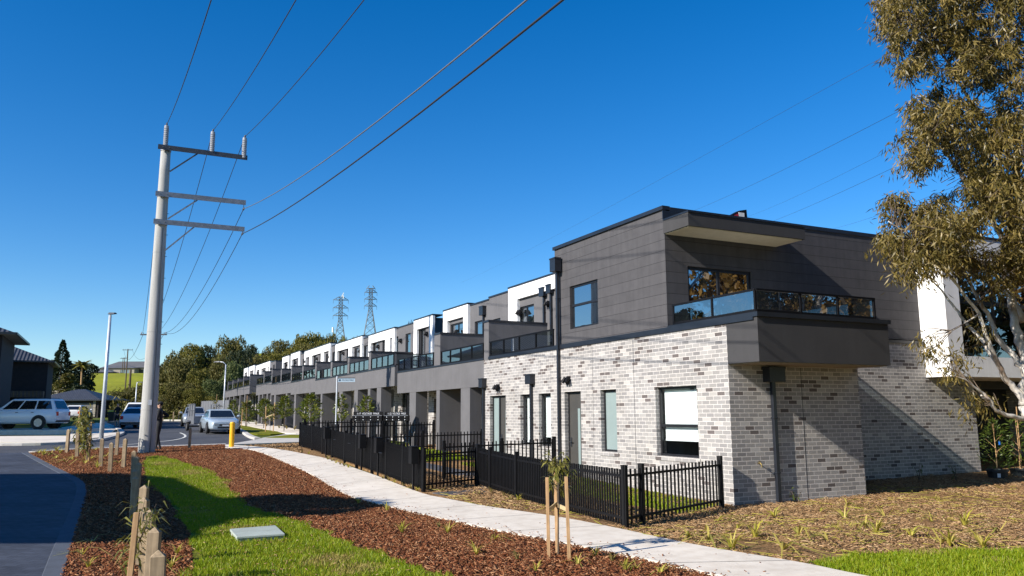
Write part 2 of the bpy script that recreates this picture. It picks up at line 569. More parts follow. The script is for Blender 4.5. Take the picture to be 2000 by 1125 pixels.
M = dict(
    brick=brick_material(),
    board=board_material('charcoal_boards', (.072, .069, .072), .25),
    soff=pmat('cream_soffit', (.66, .60, .43), .8, .08, 5, bump=.1),
    grey=render_material('grey_render', (0.126, 0.123, 0.128)),
    dgrey=render_material('dark_render', (0.054, 0.053, 0.055)),
    white=render_material('white_render', (.80, .79, .78)),
    flash=pmat('dark_flashing', (.014, .017, .024), .35, .2, 3, spec=.5),
    black=pmat('black_powdercoat', (.0045, .0045, .0055), .55, .3, 4, spec=.2, bump=.05, bscale=80),
    frame=pmat('black_window_frame', (.012, .012, .014), .4, .2, 6),
    door=pmat('charcoal_door', (.055, .052, .047), .5, .1, 4),
    gdark=glass_dark('window_glass'),
    gblue=glass_dark('reflective_window_glass', (.012, .016, .02), .42),
    gfrost=pmat('frosted_glass', (.235, .295, .29), .2, .06, 2, spec=.6),
    gbalh=glass_clear('corner_balcony_glass', (.40, .48, .50), .24, 1.3),
    gclear=glass_clear('blind_window_glass', (.9, .95, .95), .03),
    gbal=glass_clear('balcony_glass', (.42, .50, .52), .10, 1.3),
    blind=pmat('white_roller_blind', (.78, .78, .77), .8, .03, 3),
    steel=pmat('galvanised_steel', (.22, .23, .25), .5, .25, 6, metal=.6, bump=.08),
    dsteel=pmat('dark_steel', (.06, .065, .075), .5, .25, 6, metal=.5),
    lattice=pmat('tower_steel', (.10, .11, .12), .6, .2, .4, metal=.3),
    wire=pmat('wire_black', (.02, .02, .022), .6, .1, 2),
    wirel=pmat('wire_aluminium', (.16, .17, .19), .5, .15, 2, metal=.4),
    porc=pmat('grey_insulator', (.26, .27, .29), .35, .1, 6),
    pole=concrete_pole_material(),
    lamp=pmat('lamp_post_metal', (.55, .58, .62), .4, .12, 4, metal=.3),
    conc=concrete_material('footpath_concrete', (0.684, 0.616, 0.524)),
    kerb=concrete_material('kerb_concrete', (.48, .455, .42)),
    lid=concrete_material('pit_lid_concrete', (.36, .40, .36)),
    asph=asphalt_material('asphalt', (.060, .062, .070)),
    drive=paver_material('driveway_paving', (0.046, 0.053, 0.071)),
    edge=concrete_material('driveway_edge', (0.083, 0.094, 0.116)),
    paver=paver_material('dark_pavers', (.085, .085, .092)),
    line=pmat('road_marking_paint', (.58, .57, .52), .8, .2, 3),
    mulch=ground_material('red_mulch', (0.047, 0.017, 0.007), (0.133, 0.044, 0.017), (0.274, 0.109, 0.046), 3.0, .9, .03, fine=26),
    mulchb=ground_material('brown_mulch', (0.090, 0.050, 0.022), (0.252, 0.144, 0.065), (0.486, 0.306, 0.154), 2.4, .9, .03, fine=24),
    lawn=ground_material('lawn_soil', (0.099, 0.108, 0.009), (0.165, 0.177, 0.013), (0.247, 0.228, 0.024), 1.4, .8, .03, fine=40),
    land=ground_material('rough_grass', (.045, .065, .010), (.085, .115, .016), (.130, .150, .030), .25, .8, .05, fine=5),
    hill=ground_material('pasture_grass', (0.169, 0.194, 0.010), (0.230, 0.243, 0.014), (0.290, 0.270, 0.022), .06, .5, .1, fine=1.2),
    timber=timber_material('bollard_timber', (.36, .27, .17)),
    stake=timber_material('stake_timber', (.46, .29, .15)),
    bark=gum_bark_material(),
    dbark=timber_material('dark_bark', (.12, .09, .065)),
    yellow=pmat('yellow_paint', (.80, .42, .012), .4, .08, 5, spec=.5),
    tile=tile_roof_material('dark_roof_tiles', (.05, .05, .055)),
    dbrick=pmat('dark_brown_brick', (.022, .017, .017), .85, .3, 3, bump=.4, bscale=20),
    tan=pmat('tan_render', (.28, .25, .20), .85, .12, 2),
    hroof=pmat('far_roof', (.10, .10, .105), .7, .2, .6),
    fence=pmat('grey_colorbond', (.13, .135, .15), .6, .1, 1.5),
    tyre=pmat('tyre_rubber', (.012, .012, .012), .8, .2, 20, bump=.2),
    rim=pmat('alloy_rim', (.35, .36, .38), .35, .1, 8, metal=.8),
    cwhite=car_paint('white_car_paint', (.70, .72, .74)),
    csilver=car_paint('silver_car_paint', (.40, .44, .47), .45),
    cgrey=car_paint('pale_blue_car_paint', (.42, .49, .54), .25),
    trim=pmat('black_plastic', (.014, .014, .015), .55, .2, 10),
    glasscar=glass_dark('car_glass', (.010, .012, .014), .03),
    red=pmat('red_lens', (.50, .010, .016), .2, .1, 10),
    lens=pmat('headlight_lens', (.24, .27, .29), .12, .1, 20),
    plate=pmat('number_plate', (.62, .64, .66), .5, .05, 20),
    skin=pmat('skin', (.50, .30, .21), .6, .08, 10),
    cloth=pmat('black_clothing', (.010, .010, .012), .85, .3, 6, bump=.3),
    hair=pmat('dark_hair', (.02, .014, .010), .7, .2, 30),
    text=pmat('white_lettering', (.72, .74, .78), .5, .03, 5),
    tblue=pmat('blue_lettering', (.015, .05, .10), .5, .05, 5),
    signp=pmat('street_sign_face', (.34, .44, .52), .4, .05, 5),
    pot=pmat('black_plant_pot', (.018, .02, .022), .5, .2, 8),
    bluet=pmat('blue_tag', (.02, .16, .62), .5, .1, 8),
    brass=pmat('brass_tap', (.35, .26, .10), .35, .1, 20, metal=.8),
    ygreen=pmat('yellow_plastic', (.62, .55, .03), .5, .05, 8),
    rred=pmat('red_case', (.45, .02, .03), .4, .1, 8),
    lgum=leaf_material('gum_leaves', [(0.060, 0.051, 0.011), (0.150, 0.113, 0.022), (0.095, 0.079, 0.018), (0.241, 0.172, 0.048), (0.125, 0.098, 0.021), (0.327, 0.238, 0.080), (0.069, 0.062, 0.016)], .42, .4, .22),
    lwarm=leaf_material('bronze_leaves', [(.16, .085, .018), (.26, .145, .030), (.12, .075, .02), (.30, .18, .05), (.20, .11, .022)], .5, .3, .3),
    lbush=leaf_material('bush_leaves', [(0.071, 0.075, 0.020), (0.122, 0.113, 0.030), (0.097, 0.081, 0.023), (0.150, 0.130, 0.033), (0.085, 0.091, 0.026)], .6, .2, .15),
    lbush2=leaf_material('olive_bush_leaves', [(0.085, 0.091, 0.017), (0.157, 0.146, 0.024), (0.122, 0.110, 0.020), (0.193, 0.162, 0.030)], .6, .2, .15),
    lbush3=leaf_material('green_bush_leaves', [(0.068, 0.089, 0.027), (0.108, 0.135, 0.041), (0.089, 0.111, 0.038), (0.149, 0.169, 0.061)], .6, .2, .15),
    ldark=leaf_material('conifer_leaves', [(.018, .030, .014), (.032, .045, .020), (.024, .036, .016), (.045, .055, .022)], .6, .2, .1),
    lmag=leaf_material('young_tree_leaves', [(.06, .095, .012), (.13, .155, .020), (.085, .115, .014), (.23, .22, .035)], .35, .5, .25),
    lsap=leaf_material('sapling_leaves', [(0.116, 0.128, 0.024), (0.189, 0.182, 0.039), (0.290, 0.257, 0.066), (0.145, 0.142, 0.028)], .4, .45, .25),
    lpot=leaf_material('potted_leaves', [(.035, .065, .012), (.07, .11, .016), (.12, .16, .02), (.05, .085, .014)], .45, .4, .25),
    lgrass=leaf_material('lawn_blades', [(0.131, 0.200, 0.004), (0.216, 0.296, 0.008), (0.169, 0.252, 0.006), (0.278, 0.334, 0.014), (0.355, 0.348, 0.031)], .5, .3, .35),
    ltuft=leaf_material('tuft_blades', [(.36, .34, .035), (.48, .42, .06), (.55, .44, .12), (.28, .30, .035)], .5, .3, .3),
    lstraw=leaf_material('dry_lawn_blades', [(.30, .25, .07), (.38, .30, .10), (.24, .21, .05)], .6, .2, .25),
    ldry=leaf_material('dry_tuft_blades', [(.28, .21, .075), (.20, .18, .05), (.33, .24, .10), (.16, .16, .035)], .6, .2, .25),
    chip=leaf_material('mulch_chips', [(0.072, 0.024, 0.010), (0.167, 0.055, 0.022), (0.255, 0.098, 0.041), (0.119, 0.039, 0.015), (0.413, 0.215, 0.106), (0.079, 0.028, 0.013)], .85, .15, .0),
    chipb=leaf_material('brown_chips', [(0.131, 0.070, 0.031), (0.260, 0.157, 0.073), (0.383, 0.235, 0.119), (0.174, 0.101, 0.046), (0.557, 0.391, 0.217)], .85, .15, .0),
)
# ------------------------------------------------------------------ land, roads, paths, beds
def build_land():
    ys = [-60, -30, -12, -4] + list(np.arange(0, 112, 2.5)) + list(range(115, 300, 12)) + list(range(300, 620, 25)) + [700, 900, 1300, 2000, 3200, 5200]
    xs = [-5000, -2500, -1200, -700, -480] + list(range(-380, -80, 15)) + list(range(-80, 64, 6)) + list(range(70, 400, 20)) + [480, 700, 1200, 2500, 5000]
    v = [(x, y, H(x, y) - .07) for y in ys for x in xs]
    n = len(xs)
    f = [(j * n + i, j * n + i + 1, (j + 1) * n + i + 1, (j + 1) * n + i) for j in range(len(ys) - 1) for i in range(n - 1)]
    mi = []
    for a in f:
        c = np.mean([v[k] for k in a], axis=0)
        mi.append(1 if c[1] > 100 else 0)
    o = np_mesh('ground', np.array(v), np.array(f), [M['land'], M['hill']], smooth=True, mi=mi)
    tag(o, kind='structure')


def chaikin(pts, n=2, closed=False):
    pts = [np.array(p, float) for p in pts]
    for _ in range(n):
        out = [] if closed else [pts[0]]
        rngi = range(len(pts)) if closed else range(len(pts) - 1)
        for i in rngi:
            a, b = pts[i], pts[(i + 1) % len(pts)]
            out += [a * .75 + b * .25, a * .25 + b * .75]
        if not closed: out.append(pts[-1])
        pts = out
    return pts


def gp(*pxs):
    return [G(x, y)[:2] for x, y in pxs]


def lp(*sps):
    return [L(s, p)[:2] for s, p in sps]


def sheet(name, poly, off, mat, step=1.0, skirt=.06, kind='structure'):
    bm = bmesh.new()
    vs = [bm.verts.new((float(p[0]), float(p[1]), 0)) for p in poly]
    f = bm.faces.new(vs)
    if f.normal.z < 0 or (f.normal_update() or f.normal.z < 0): f.normal_flip()
    bmesh.ops.triangulate(bm, faces=bm.faces[:])
    y0 = min(p[1] for p in poly); y1 = max(p[1] for p in poly)
    y = math.ceil(y0 / step) * step
    while y < y1:
        bmesh.ops.bisect_plane(bm, geom=bm.verts[:] + bm.edges[:] + bm.faces[:], plane_co=(0, y, 0), plane_no=(0, 1, 0))
        y += step if y < 45 else step * 3
    for v in bm.verts: v.co.z = gz(v.co.y) + off
    if skirt:
        be = [e for e in bm.edges if e.is_boundary]
        r = bmesh.ops.extrude_edge_only(bm, edges=be)
        for v in [g for g in r['geom'] if isinstance(g, bmesh.types.BMVert)]: v.co.z -= skirt
    bmesh.ops.recalc_face_normals(bm, faces=bm.faces)
    me = bpy.data.meshes.new(name); bm.to_mesh(me); bm.free()
    o = link_mesh(name, me, mat)
    # top faces look up
    return tag(o, kind=kind)


def strip(name, line, w, z0, z1, mat, kind='structure'):
    line = [np.array(p[:2], float) for p in line]
    mb = MB()
    rows = []
    for i, p in enumerate(line):
        d = line[min(i + 1, len(line) - 1)] - line[max(i - 1, 0)]
        d /= np.linalg.norm(d); n = np.array([-d[1], d[0]]) * w / 2
        z = gz(p[1])
        a, b = p + n, p - n
        rows.append([(*a, z + z0), (*a, z + z1 - .02), (*(p + n * .85), z + z1), (*(p - n * .85), z + z1), (*b, z + z1 - .02), (*b, z + z0)])
    for r0, r1 in zip(rows, rows[1:]):
        for k in range(5): mb.face([r0[k], r1[k], r1[k + 1], r0[k + 1]])
    mb.face(rows[0]); mb.face(rows[-1][::-1])
    o = mb.build(name, mat, weld=True)
    return tag(o, kind=kind) if kind else o


def inside(P, poly):
    poly = np.array([p[:2] for p in poly]); x, y = P[:, 0], P[:, 1]
    c = np.zeros(len(P), bool)
    j = len(poly) - 1
    for i in range(len(poly)):
        xi, yi, xj, yj = *poly[i], *poly[j]
        if yi != yj:
            c ^= ((yi > y) != (yj > y)) & (x < (xj - xi) * (y - yi) / (yj - yi) + xi)
        j = i
    return c


def scatter(poly, dens, excl=(), ymax=1e9):
    a = np.array([p[:2] for p in poly])
    lo, hi = a.min(0), a.max(0)
    hi[1] = min(hi[1], ymax)
    n = int((hi[0] - lo[0]) * (hi[1] - lo[1]) * dens)
    P = lo + rng.random((n, 2)) * (hi - lo)
    k = inside(P, a)
    for e in excl: k &= ~inside(P, e)
    # thin out where the lens would not tell them apart
    d = np.hypot(P[:, 0], P[:, 1])
    k &= rng.random(n) < np.clip((17 / np.maximum(d, 1)) ** 1.3, 0, 1)
    u = P[:, 0] / np.maximum(P[:, 1], .1)
    k &= (np.abs(u) < .75) & (P[:, 1] > 5)
    return P[k]


GZ = np.vectorize(gz)


def blades(name, P, off, mat, h=(.03, .07), w=.009, lean=.6):
    n = len(P)
    a = rng.random(n) * 2 * np.pi
    hh = h[0] + rng.random(n) * (h[1] - h[0])
    hh *= .75 + .5 * (np.sin(P[:, 0] * 2.1) * np.cos(P[:, 1] * 1.7) * .5 + .5)
    ln = hh * lean * rng.random(n)
    b = rng.random(n) * 2 * np.pi
    z = GZ(P[:, 1]) + off
    dx, dy = np.cos(a) * w / 2, np.sin(a) * w / 2
    ox, oy = np.cos(b) * ln, np.sin(b) * ln
    v = np.empty((n, 4, 3))
    v[:, 0] = np.c_[P[:, 0] - dx, P[:, 1] - dy, z]
    v[:, 1] = np.c_[P[:, 0] + dx, P[:, 1] + dy, z]
    v[:, 2] = np.c_[P[:, 0] + dx * .3 + ox, P[:, 1] + dy * .3 + oy, z + hh]
    v[:, 3] = np.c_[P[:, 0] - dx * .3 + ox, P[:, 1] - dy * .3 + oy, z + hh]
    o = np_mesh(name, v.reshape(-1, 3), np.arange(n * 4).reshape(n, 4), mat)
    return tag(o, kind='stuff')


def chips(name, P, off, mat, ln=(.03, .10), wd=(.008, .028), tilt=.5):
    n = len(P)
    a = rng.random(n) * 2 * np.pi
    l = ln[0] + rng.random(n) ** 2 * (ln[1] - ln[0]); w = wd[0] + rng.random(n) * (wd[1] - wd[0])
    t1 = (rng.random(n) - .5) * 2 * tilt; t2 = (rng.random(n) - .5) * 2 * tilt
    d = np.c_[np.cos(a) * np.cos(t1), np.sin(a) * np.cos(t1), np.sin(t1)] * (l / 2)[:, None]
    e = np.c_[-np.sin(a) * np.cos(t2), np.cos(a) * np.cos(t2), np.sin(t2)] * (w / 2)[:, None]
    c = np.c_[P, GZ(P[:, 1]) + off + rng.random(n) * .035]
    th = np.array([0, 0, .006])
    v = np.stack([c - d - e, c + d - e * .6, c + d * .9 + e, c - d * .8 + e, c - d - e - th, c + d - e * .6 - th, c + d * .9 + e - th, c - d * .8 + e - th], 1)
    base = (np.arange(n) * 8)[:, None]
    fs = np.array([[0, 1, 2, 3], [4, 5, 1, 0], [5, 6, 2, 1], [6, 7, 3, 2], [7, 4, 0, 3]])
    f = (base[:, None, :] + fs[None]).reshape(-1, 4)
    o = np_mesh(name, v.reshape(-1, 3), f, mat)
    return tag(o, kind='stuff')


build_land()
PATH_L = [(440, 876), (480, 877.5), (515, 886), (560, 905.5), (605, 926), (650, 953), (686, 973), (740, 986.5), (794, 1000), (875, 1018), (965, 1037), (1055, 1054), (1145, 1072), (1235, 1090), (1325, 1110), (1392, 1125), (1520, 1153)]
PATH_R = [(440, 869.5), (500, 873), (547, 879), (602, 889.5), (640, 897), (695, 917), (762.5, 941.5), (830, 968.5), (875, 976.6), (942, 990), (1010, 1000), (1100, 1013.5), (1190, 1031.5), (1235, 1041), (1325, 1061), (1392, 1074), (1460, 1085.5), (1573, 1104), (1667, 1125), (1830, 1155)]
pl, pr = chaikin(gp(*PATH_L), 2), chaikin(gp(*PATH_R), 2)
path_poly = pl + pr[::-1]
sheet('footpath', path_poly, .03, M['conc'])
# score lines across the path, laid as dark strips
mb = MB()
cum_l = np.cumsum([0] + [np.linalg.norm(b - a) for a, b in zip(pl, pl[1:])])
cum_r = np.cumsum([0] + [np.linalg.norm(b - a) for a, b in zip(pr, pr[1:])])
for k in range(1, 17):
    t = k / 17
    q = []
    for c, pts in ((cum_l, pl), (cum_r, pr)):
        A = np.array(pts); s = t * c[-1]
        q.append(np.array([np.interp(s, c, A[:, 0]), np.interp(s, c, A[:, 1])]))
    a, b = q
    d = (b - a) / np.linalg.norm(b - a); a = a + d * .01; b = b - d * .01
    nn = np.array([-d[1], d[0]]) * .007
    seg = [(a + (b - a) * i / 4) for i in range(5)]
    for p0, p1 in zip(seg, seg[1:]):
        mb.face([(*(p0 - nn), gz(p0[1]) + .0335), (*(p1 - nn), gz(p1[1]) + .0335), (*(p1 + nn), gz(p1[1]) + .0335), (*(p0 + nn), gz(p0[1]) + .0335)])
tag(mb.build('footpath_joints', pmat('dark_joint_strip', (.13, .12, .11), .95, .2, 10)), kind='structure')

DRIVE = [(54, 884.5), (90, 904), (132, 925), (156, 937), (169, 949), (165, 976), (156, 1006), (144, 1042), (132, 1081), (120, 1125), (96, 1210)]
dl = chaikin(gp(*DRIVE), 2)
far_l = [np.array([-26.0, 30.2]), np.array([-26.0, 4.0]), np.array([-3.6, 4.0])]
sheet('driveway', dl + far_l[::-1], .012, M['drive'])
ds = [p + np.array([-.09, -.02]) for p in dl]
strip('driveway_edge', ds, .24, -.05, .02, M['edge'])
# beds and lawns of the verge
kerb_line = chaikin(gp((62, 884), (130, 879), (210, 875.5), (330, 872), (440, 868.3)), 1)
bed = [dl[0]] + kerb_line + pl[1:] + [np.array([-1.2, 4.0]), np.array([-3.6, 4.0])] + dl[::-1]
bed_poly = dl + [np.array([-3.6, 4.2]), np.array([2.0, 4.2])] + pl[::-1] + kerb_line[::-1]
sheet('mulch_bed', bed_poly, .0, M['mulch'])
LAWN = [(282, 893), (300, 891.5), (330, 893.5), (375, 910), (420, 928), (444, 950), (462, 978), (500, 996), (560, 1012), (614, 1031.5), (677, 1063), (749, 1085.5), (812, 1108), (880, 1130), (960, 1180), (385, 1200), (378, 1120), (375, 1075), (372, 1042), (360, 1027), (339, 988), (300, 949), (283, 934)]
lawn_poly = chaikin(gp(*LAWN), 2, True)
sheet('lawn', lawn_poly, .008, M['lawn'])
LID = gp((450, 1042), (463, 1056), (556, 1050), (537, 1034))


def patch(P, f, seed):
    """soft uneven patches over the ground"""
    x, y = P[:, 0] * f, P[:, 1] * f
    return (np.sin(x * 1.3 + seed) * np.cos(y * 1.1 + 2 * seed) + np.sin(x * 2.7 + y * 1.9 + seed * 3) * .6 + np.sin(x * 5.1 - y * 4.3 + seed) * .35) / 1.95 * .5 + .5


def ragged(poly, grow, step=.35):
    """an uneven edge round a lawn"""
    out = []
    n = len(poly)
    for i in range(n):
        a, b = np.array(poly[i][:2], float), np.array(poly[(i + 1) % n][:2], float)
        k = max(1, int(np.linalg.norm(b - a) / step))
        d = (b - a) / max(np.linalg.norm(b - a), 1e-6); nn = np.array([d[1], -d[0]])
        for j in range(k):
            out.append(a + (b - a) * j / k + nn * rng.normal() * grow)
    return out


def lawn_blades(poly, dens, excl, off, h, seed, w=.011):
    P = scatter(ragged(poly, .10), dens, excl)
    q = patch(P, 1.1, seed) + rng.random(len(P)) * .25
    dry = q > .90
    blades('grass_blades', P[~dry], off, M['lgrass'], h, w, .9)
    blades('dry_grass_blades', P[dry], off, M['lstraw'], (h[0] * .8, h[1] * .75), w * .9, 1.2)


lawn_blades(lawn_poly, 1900, [LID], .008, (.022, .058), 1.7)
Pm = scatter(bed_poly, 900, [lawn_poly, path_poly])
chips('mulch_chips', Pm, .002, M['chip'], (.02, .08), (.006, .020))
Pc = scatter(bed_poly, 90, [lawn_poly, path_poly]); Pc = Pc[patch(Pc, .8, 2.2) > .42]
chips('coarse_mulch_chips', Pc, .012, M['chip'], (.06, .14), (.012, .030), .6)
# bark kicked onto the path and the lawn
Ps = scatter(ragged(bed_poly, .05), 60); e = inside(Ps, path_poly)
near = np.array([min(np.hypot(*(q - np.array(pl)).T)) < .16 + .35 * rng.random() ** 3 for q in Ps])
chips('spilt_chips', Ps[near & ~inside(Ps, bed_poly)] if (near & ~inside(Ps, bed_poly)).sum() > 5 else Ps[near], .034, M['chip'], (.02, .07), (.006, .02), .2)
Pl = scatter(path_poly, 70); dl_ = np.array([min(np.hypot(*(q - np.array(pl)).T)) for q in Pl])
chips('path_debris', Pl[rng.random(len(Pl)) < np.exp(-dl_ / .16) + .015], .031, M['chip'], (.015, .06), (.005, .02), .2)
Pv = scatter(lawn_poly, 26, [LID]); chips('lawn_debris', Pv, .03, M['chipb'], (.02, .06), (.005, .015), .4)
# lawn on the right and the brown bed before the brick wall
LAWN_R = [(1573, 1104), (1590, 1095), (1631, 1089), (1694, 1084.6), (1761, 1078), (1829, 1075.7), (2000, 1077), (2150, 1076), (2250, 1260), (1850, 1175), (1667, 1127)]
lr_poly = chaikin(gp(*LAWN_R), 1, True)
lr_poly = [p for p in lr_poly]
sheet('lawn', lr_poly, .012, M['lawn'])
lawn_blades(lr_poly, 2200, [path_poly], .012, (.025, .06), 4.2)
brown = pr[8:] + [np.array([9, 6.0]), np.array([16, 9.0])] + [L(4.0, 16)[:2], L(14, 9)[:2], L(21, 1)[:2]] + lp((21.6, -3.95), (5.2, -4.5))
sheet('mulch_bed', brown, .0, M['mulchb'])
W1 = lp((0, 0), (0, 3.66), (1.93, 3.66), (1.93, 10.4), (8, 10.4), (22, 0))
Pb = scatter(brown, 420, [W1, lr_poly, path_poly], 22)
chips('mulch_chips', Pb[patch(Pb, .9, .6) > .3], .002, M['chipb'], (.03, .13), (.006, .022))
Pb = scatter(brown, 260, [W1, lr_poly, path_poly], 22)
chips('straw_litter', Pb[patch(Pb, .7, 3.1) > .5], .01, M['chipb'], (.06, .24), (.004, .010), .35)
Pb = scatter(brown, 700, [W1, path_poly], 19); Pb = Pb[patch(Pb, .75, 5.3) + rng.random(len(Pb)) * .22 > 1.06]
Pf = scatter(brown, 15, [W1, lr_poly, path_poly], 20)
chips('fallen_strap_leaves', Pf[patch(Pf, .6, 1.1) > .38], .015, M['ltuft'], (.18, .62), (.006, .014), .16)
blades('low_weeds', Pb, .0, M['ltuft'], (.02, .08), .008, 1.2)
# the front gardens behind the slat fences
g1 = lp((-.55, -1.7), (.25, -.12), (10.9, -.1), (10.9, -1.3), (6.8, -1.3), (4.0, -1.7))
sheet('lawn', g1, .012, M['lawn'])
blades('grass_blades', scatter(g1, 900), .012, M['lgrass'], (.03, .07), .02, .8)
g2 = lp((12.3, -2.0), (12.3, -.1), (21.0, -.1), (21.0, -2.0))
sheet('lawn', g2, .012, M['lawn'])
blades('grass_blades', scatter(g2, 900), .012, M['lgrass'], (.03, .08), .03, .8)
sheet('paver_path', lp((4.9, -4.45), (4.35, -4.35), (4.25, -3.35), (4.95, -3.15), (6.3, -2.6), (12.0, -2.7), (21, -2.75), (21, -2.1), (12.0, -2.1), (6.5, -1.9), (5.1, -2.7), (5.05, -3.2)), .014, M['paver'])
# the street
ROAD = [(-90, 868), (67, 868), (180, 862.5), (222, 853), (243, 846), (238, 840), (228, 836), (215, 830), (205, 826), (240, 822.3), (300, 821.3), (362, 821.8), (400, 819), (420, 822), (445, 829), (473, 841.5), (480, 847), (489, 853), (500, 857.8), (440, 868.3), (330, 872), (210, 875.5), (130, 879), (62, 884), (-90, 893)]
road = gp(*ROAD)
sheet('road', road, -.055, M['asph'], skirt=.0)
strip('kerb', kerb_line, .32, -.08, .045, M['kerb'])
rk = chaikin(gp((400, 819), (420, 822), (445, 829), (473, 841.5), (481, 847.5), (490, 853.2), (503, 857)), 2)
strip('kerb', rk, .3, -.08, .06, M['kerb'])
lk = chaikin(gp((-90, 868), (67, 868), (180, 862.5), (222, 853), (240, 846), (236, 840), (226, 836), (213, 830), (203, 826)), 2)
strip('kerb', lk, .3, -.08, .06, M['kerb'])
fk = gp((205, 824), (240, 821.8), (300, 820.8), (362, 821.2), (402, 818))
strip('kerb', fk, .3, -.08, .08, M['kerb'])
sheet('concrete_apron', gp((503, 858.5), (512, 855.5), (556, 848.5), (600, 847.5), (720, 858), (720, 866), (585, 863.5), (440, 868.8)), .012, M['kerb'])
sheet('footpath', gp((470, 823), (505, 825.5), (545, 832), (585, 839.6), (640, 848), (720, 858), (640, 852), (560, 846.5), (537, 842), (514, 838.3), (494, 834.3), (480, 831.3), (468, 829)), .02, M['conc'])
vg = gp((462, 832), (470, 830.5), (481, 831.8), (494.8, 834.8), (514.3, 838.7), (537.8, 842), (556.3, 847), (528, 848.2), (503, 848.4), (487, 846), (474, 840))
sheet('lawn', vg, .01, M['lawn'])
vg2 = gp((518.2, 855.8), (537.8, 852.4), (567, 849.6), (590, 850), (700, 857), (690, 861), (584.7, 856))
sheet('lawn', vg2, .02, M['lawn'])
sheet('mulch_bed', gp((469, 871.4), (500, 869.5), (530, 868), (585, 865.5), (700, 880), (690, 905), (640, 897), (602, 889.5), (547, 879), (508, 873.2)), .0, M['mulchb'])
mulch2 = gp((469, 871.4), (530, 868), (585, 865.5), (590, 887), (547, 878.8), (508, 873.2))
chips('mulch_chips', scatter(mulch2, 500), .003, M['chipb'], (.05, .16), (.015, .04))
# pavement and front strips over the road on the left
sheet('footpath', gp((-90, 853.5), (100, 852), (165, 852), (215, 846), (232, 843.5), (238, 846), (205, 853.5), (150, 861.5), (110, 864.8), (-90, 865.5)), .03, M['conc'])
sheet('driveway', gp((140, 852), (215, 846), (228, 838), (212, 830), (190, 826), (120, 835)), .015, M['conc'])
sheet('driveway', [np.array(q) for q in ((-38.5, 49.0), (-26.6, 49.4), (-26.4, 53.0), (-31.5, 53.2))], .22, M['conc'], skirt=.3)
# worn centre line on the bend
cl = chaikin(gp((62, 876.6), (130, 873.6), (210, 869.3), (300, 861.8), (340, 857.8), (362, 852.5), (362, 847.5), (352, 843.6)), 3)
for i in range(1):
    mb = MB()
    for a, b in zip(cl, cl[1:]):
        d = b - a; d /= np.linalg.norm(d)
        n = np.array([-d[1], d[0]]) * (.06 if a[0] < -15.2 else .13)
        mb.face([(*(a - n), gz(a[1]) - .049), (*(b - n), gz(b[1]) - .049), (*(b + n), gz(b[1]) - .049), (*(a + n), gz(a[1]) - .049)])
    tag(mb.build('road_marking', M['line']), kind='structure')
# ------------------------------------------------------------------ the terrace (local axes: x into the block, y along the street, z up)
TERR = 'townhouses of the grey terrace'


def house(name, label, s_mid, group=TERR, cat='townhouse'):
    o = empty(name, CORNER, AZ)
    tag(o, label, cat, group)
    return o


def window(par, axis, at_, u0, u1, z0, z1, glass, rail=None, mull=(), fw=.05, depth=.05, blind=None, flip=False, name='window'):
    """frame with pane (a sub-part) set in an opening. axis 'x': u along y."""
    def P(d, u, z): return (at_ + d, u, z) if axis == 'x' else (u, at_ + d, z)
    sg = -1 if flip else 1
    f = MB()

    def bx(ua, ub, za, zb, d0, d1):
        a, b = P(sg * d0, ua, za), P(sg * d1, ub, zb)
        f.box(a[0], b[0], a[1], b[1], a[2], b[2])
    bx(u0, u1, z0, z0 + fw, 0, depth); bx(u0, u1, z1 - fw, z1, 0, depth)
    bx(u0, u0 + fw, z0 + fw, z1 - fw, 0, depth); bx(u1 - fw, u1, z0 + fw, z1 - fw, 0, depth)
    for m in mull: bx(m - fw / 2, m + fw / 2, z0 + fw, z1 - fw, .004, depth - .004)
    if rail is not None: bx(u0 + fw, u1 - fw, rail - fw * .6, rail + fw * .6, -.006, depth - .008)
    fo = f.build(name, M['frame'], par)
    g = MB()
    d = sg * depth * .55
    g.face([P(d, u0 + fw * .5, z0 + fw * .5), P(d, u1 - fw * .5, z0 + fw * .5), P(d, u1 - fw * .5, z1 - fw * .5), P(d, u0 + fw * .5, z1 - fw * .5)])
    g.build('pane', glass, fo)
    if blind:
        b = MB()
        e = sg * (depth + .05)
        zb = z0 + (z1 - z0) * blind
        lo, hi = (e, e + sg * .004)
        p0, p1 = P(lo, u0 + fw * 1.4, zb), P(hi, u1 - fw * 1.4, z1 - fw * 1.6)
        b.box(p0[0], p1[0], p0[1], p1[1], p0[2], p1[2])
        p0, p1 = P(e - sg * .008, u0 + fw * 1.4, zb - .025), P(e + sg * .014, u1 - fw * 1.4, zb)
        b.box(p0[0], p1[0], p0[1], p1[1], p0[2], p1[2])
        b.build('blind', M['blind'], fo)
        # the dark room behind the blind
        r = MB()
        q0, q1 = P(sg * (depth + .005), u0 - .2, z0 - .3), P(sg * 1.6, u1 + .2, z1 + .2)
        r.box(q0[0], q1[0], q0[1], q1[1], q0[2], q1[2], skip=('x' if sg > 0 else 'X') if axis == 'x' else ('y' if sg > 0 else 'Y'))
        r.build('room', M['room'], fo)
    return fo


M['room'] = pmat('dim_room_lining', (.12, .12, .115), .9, .1, 1)


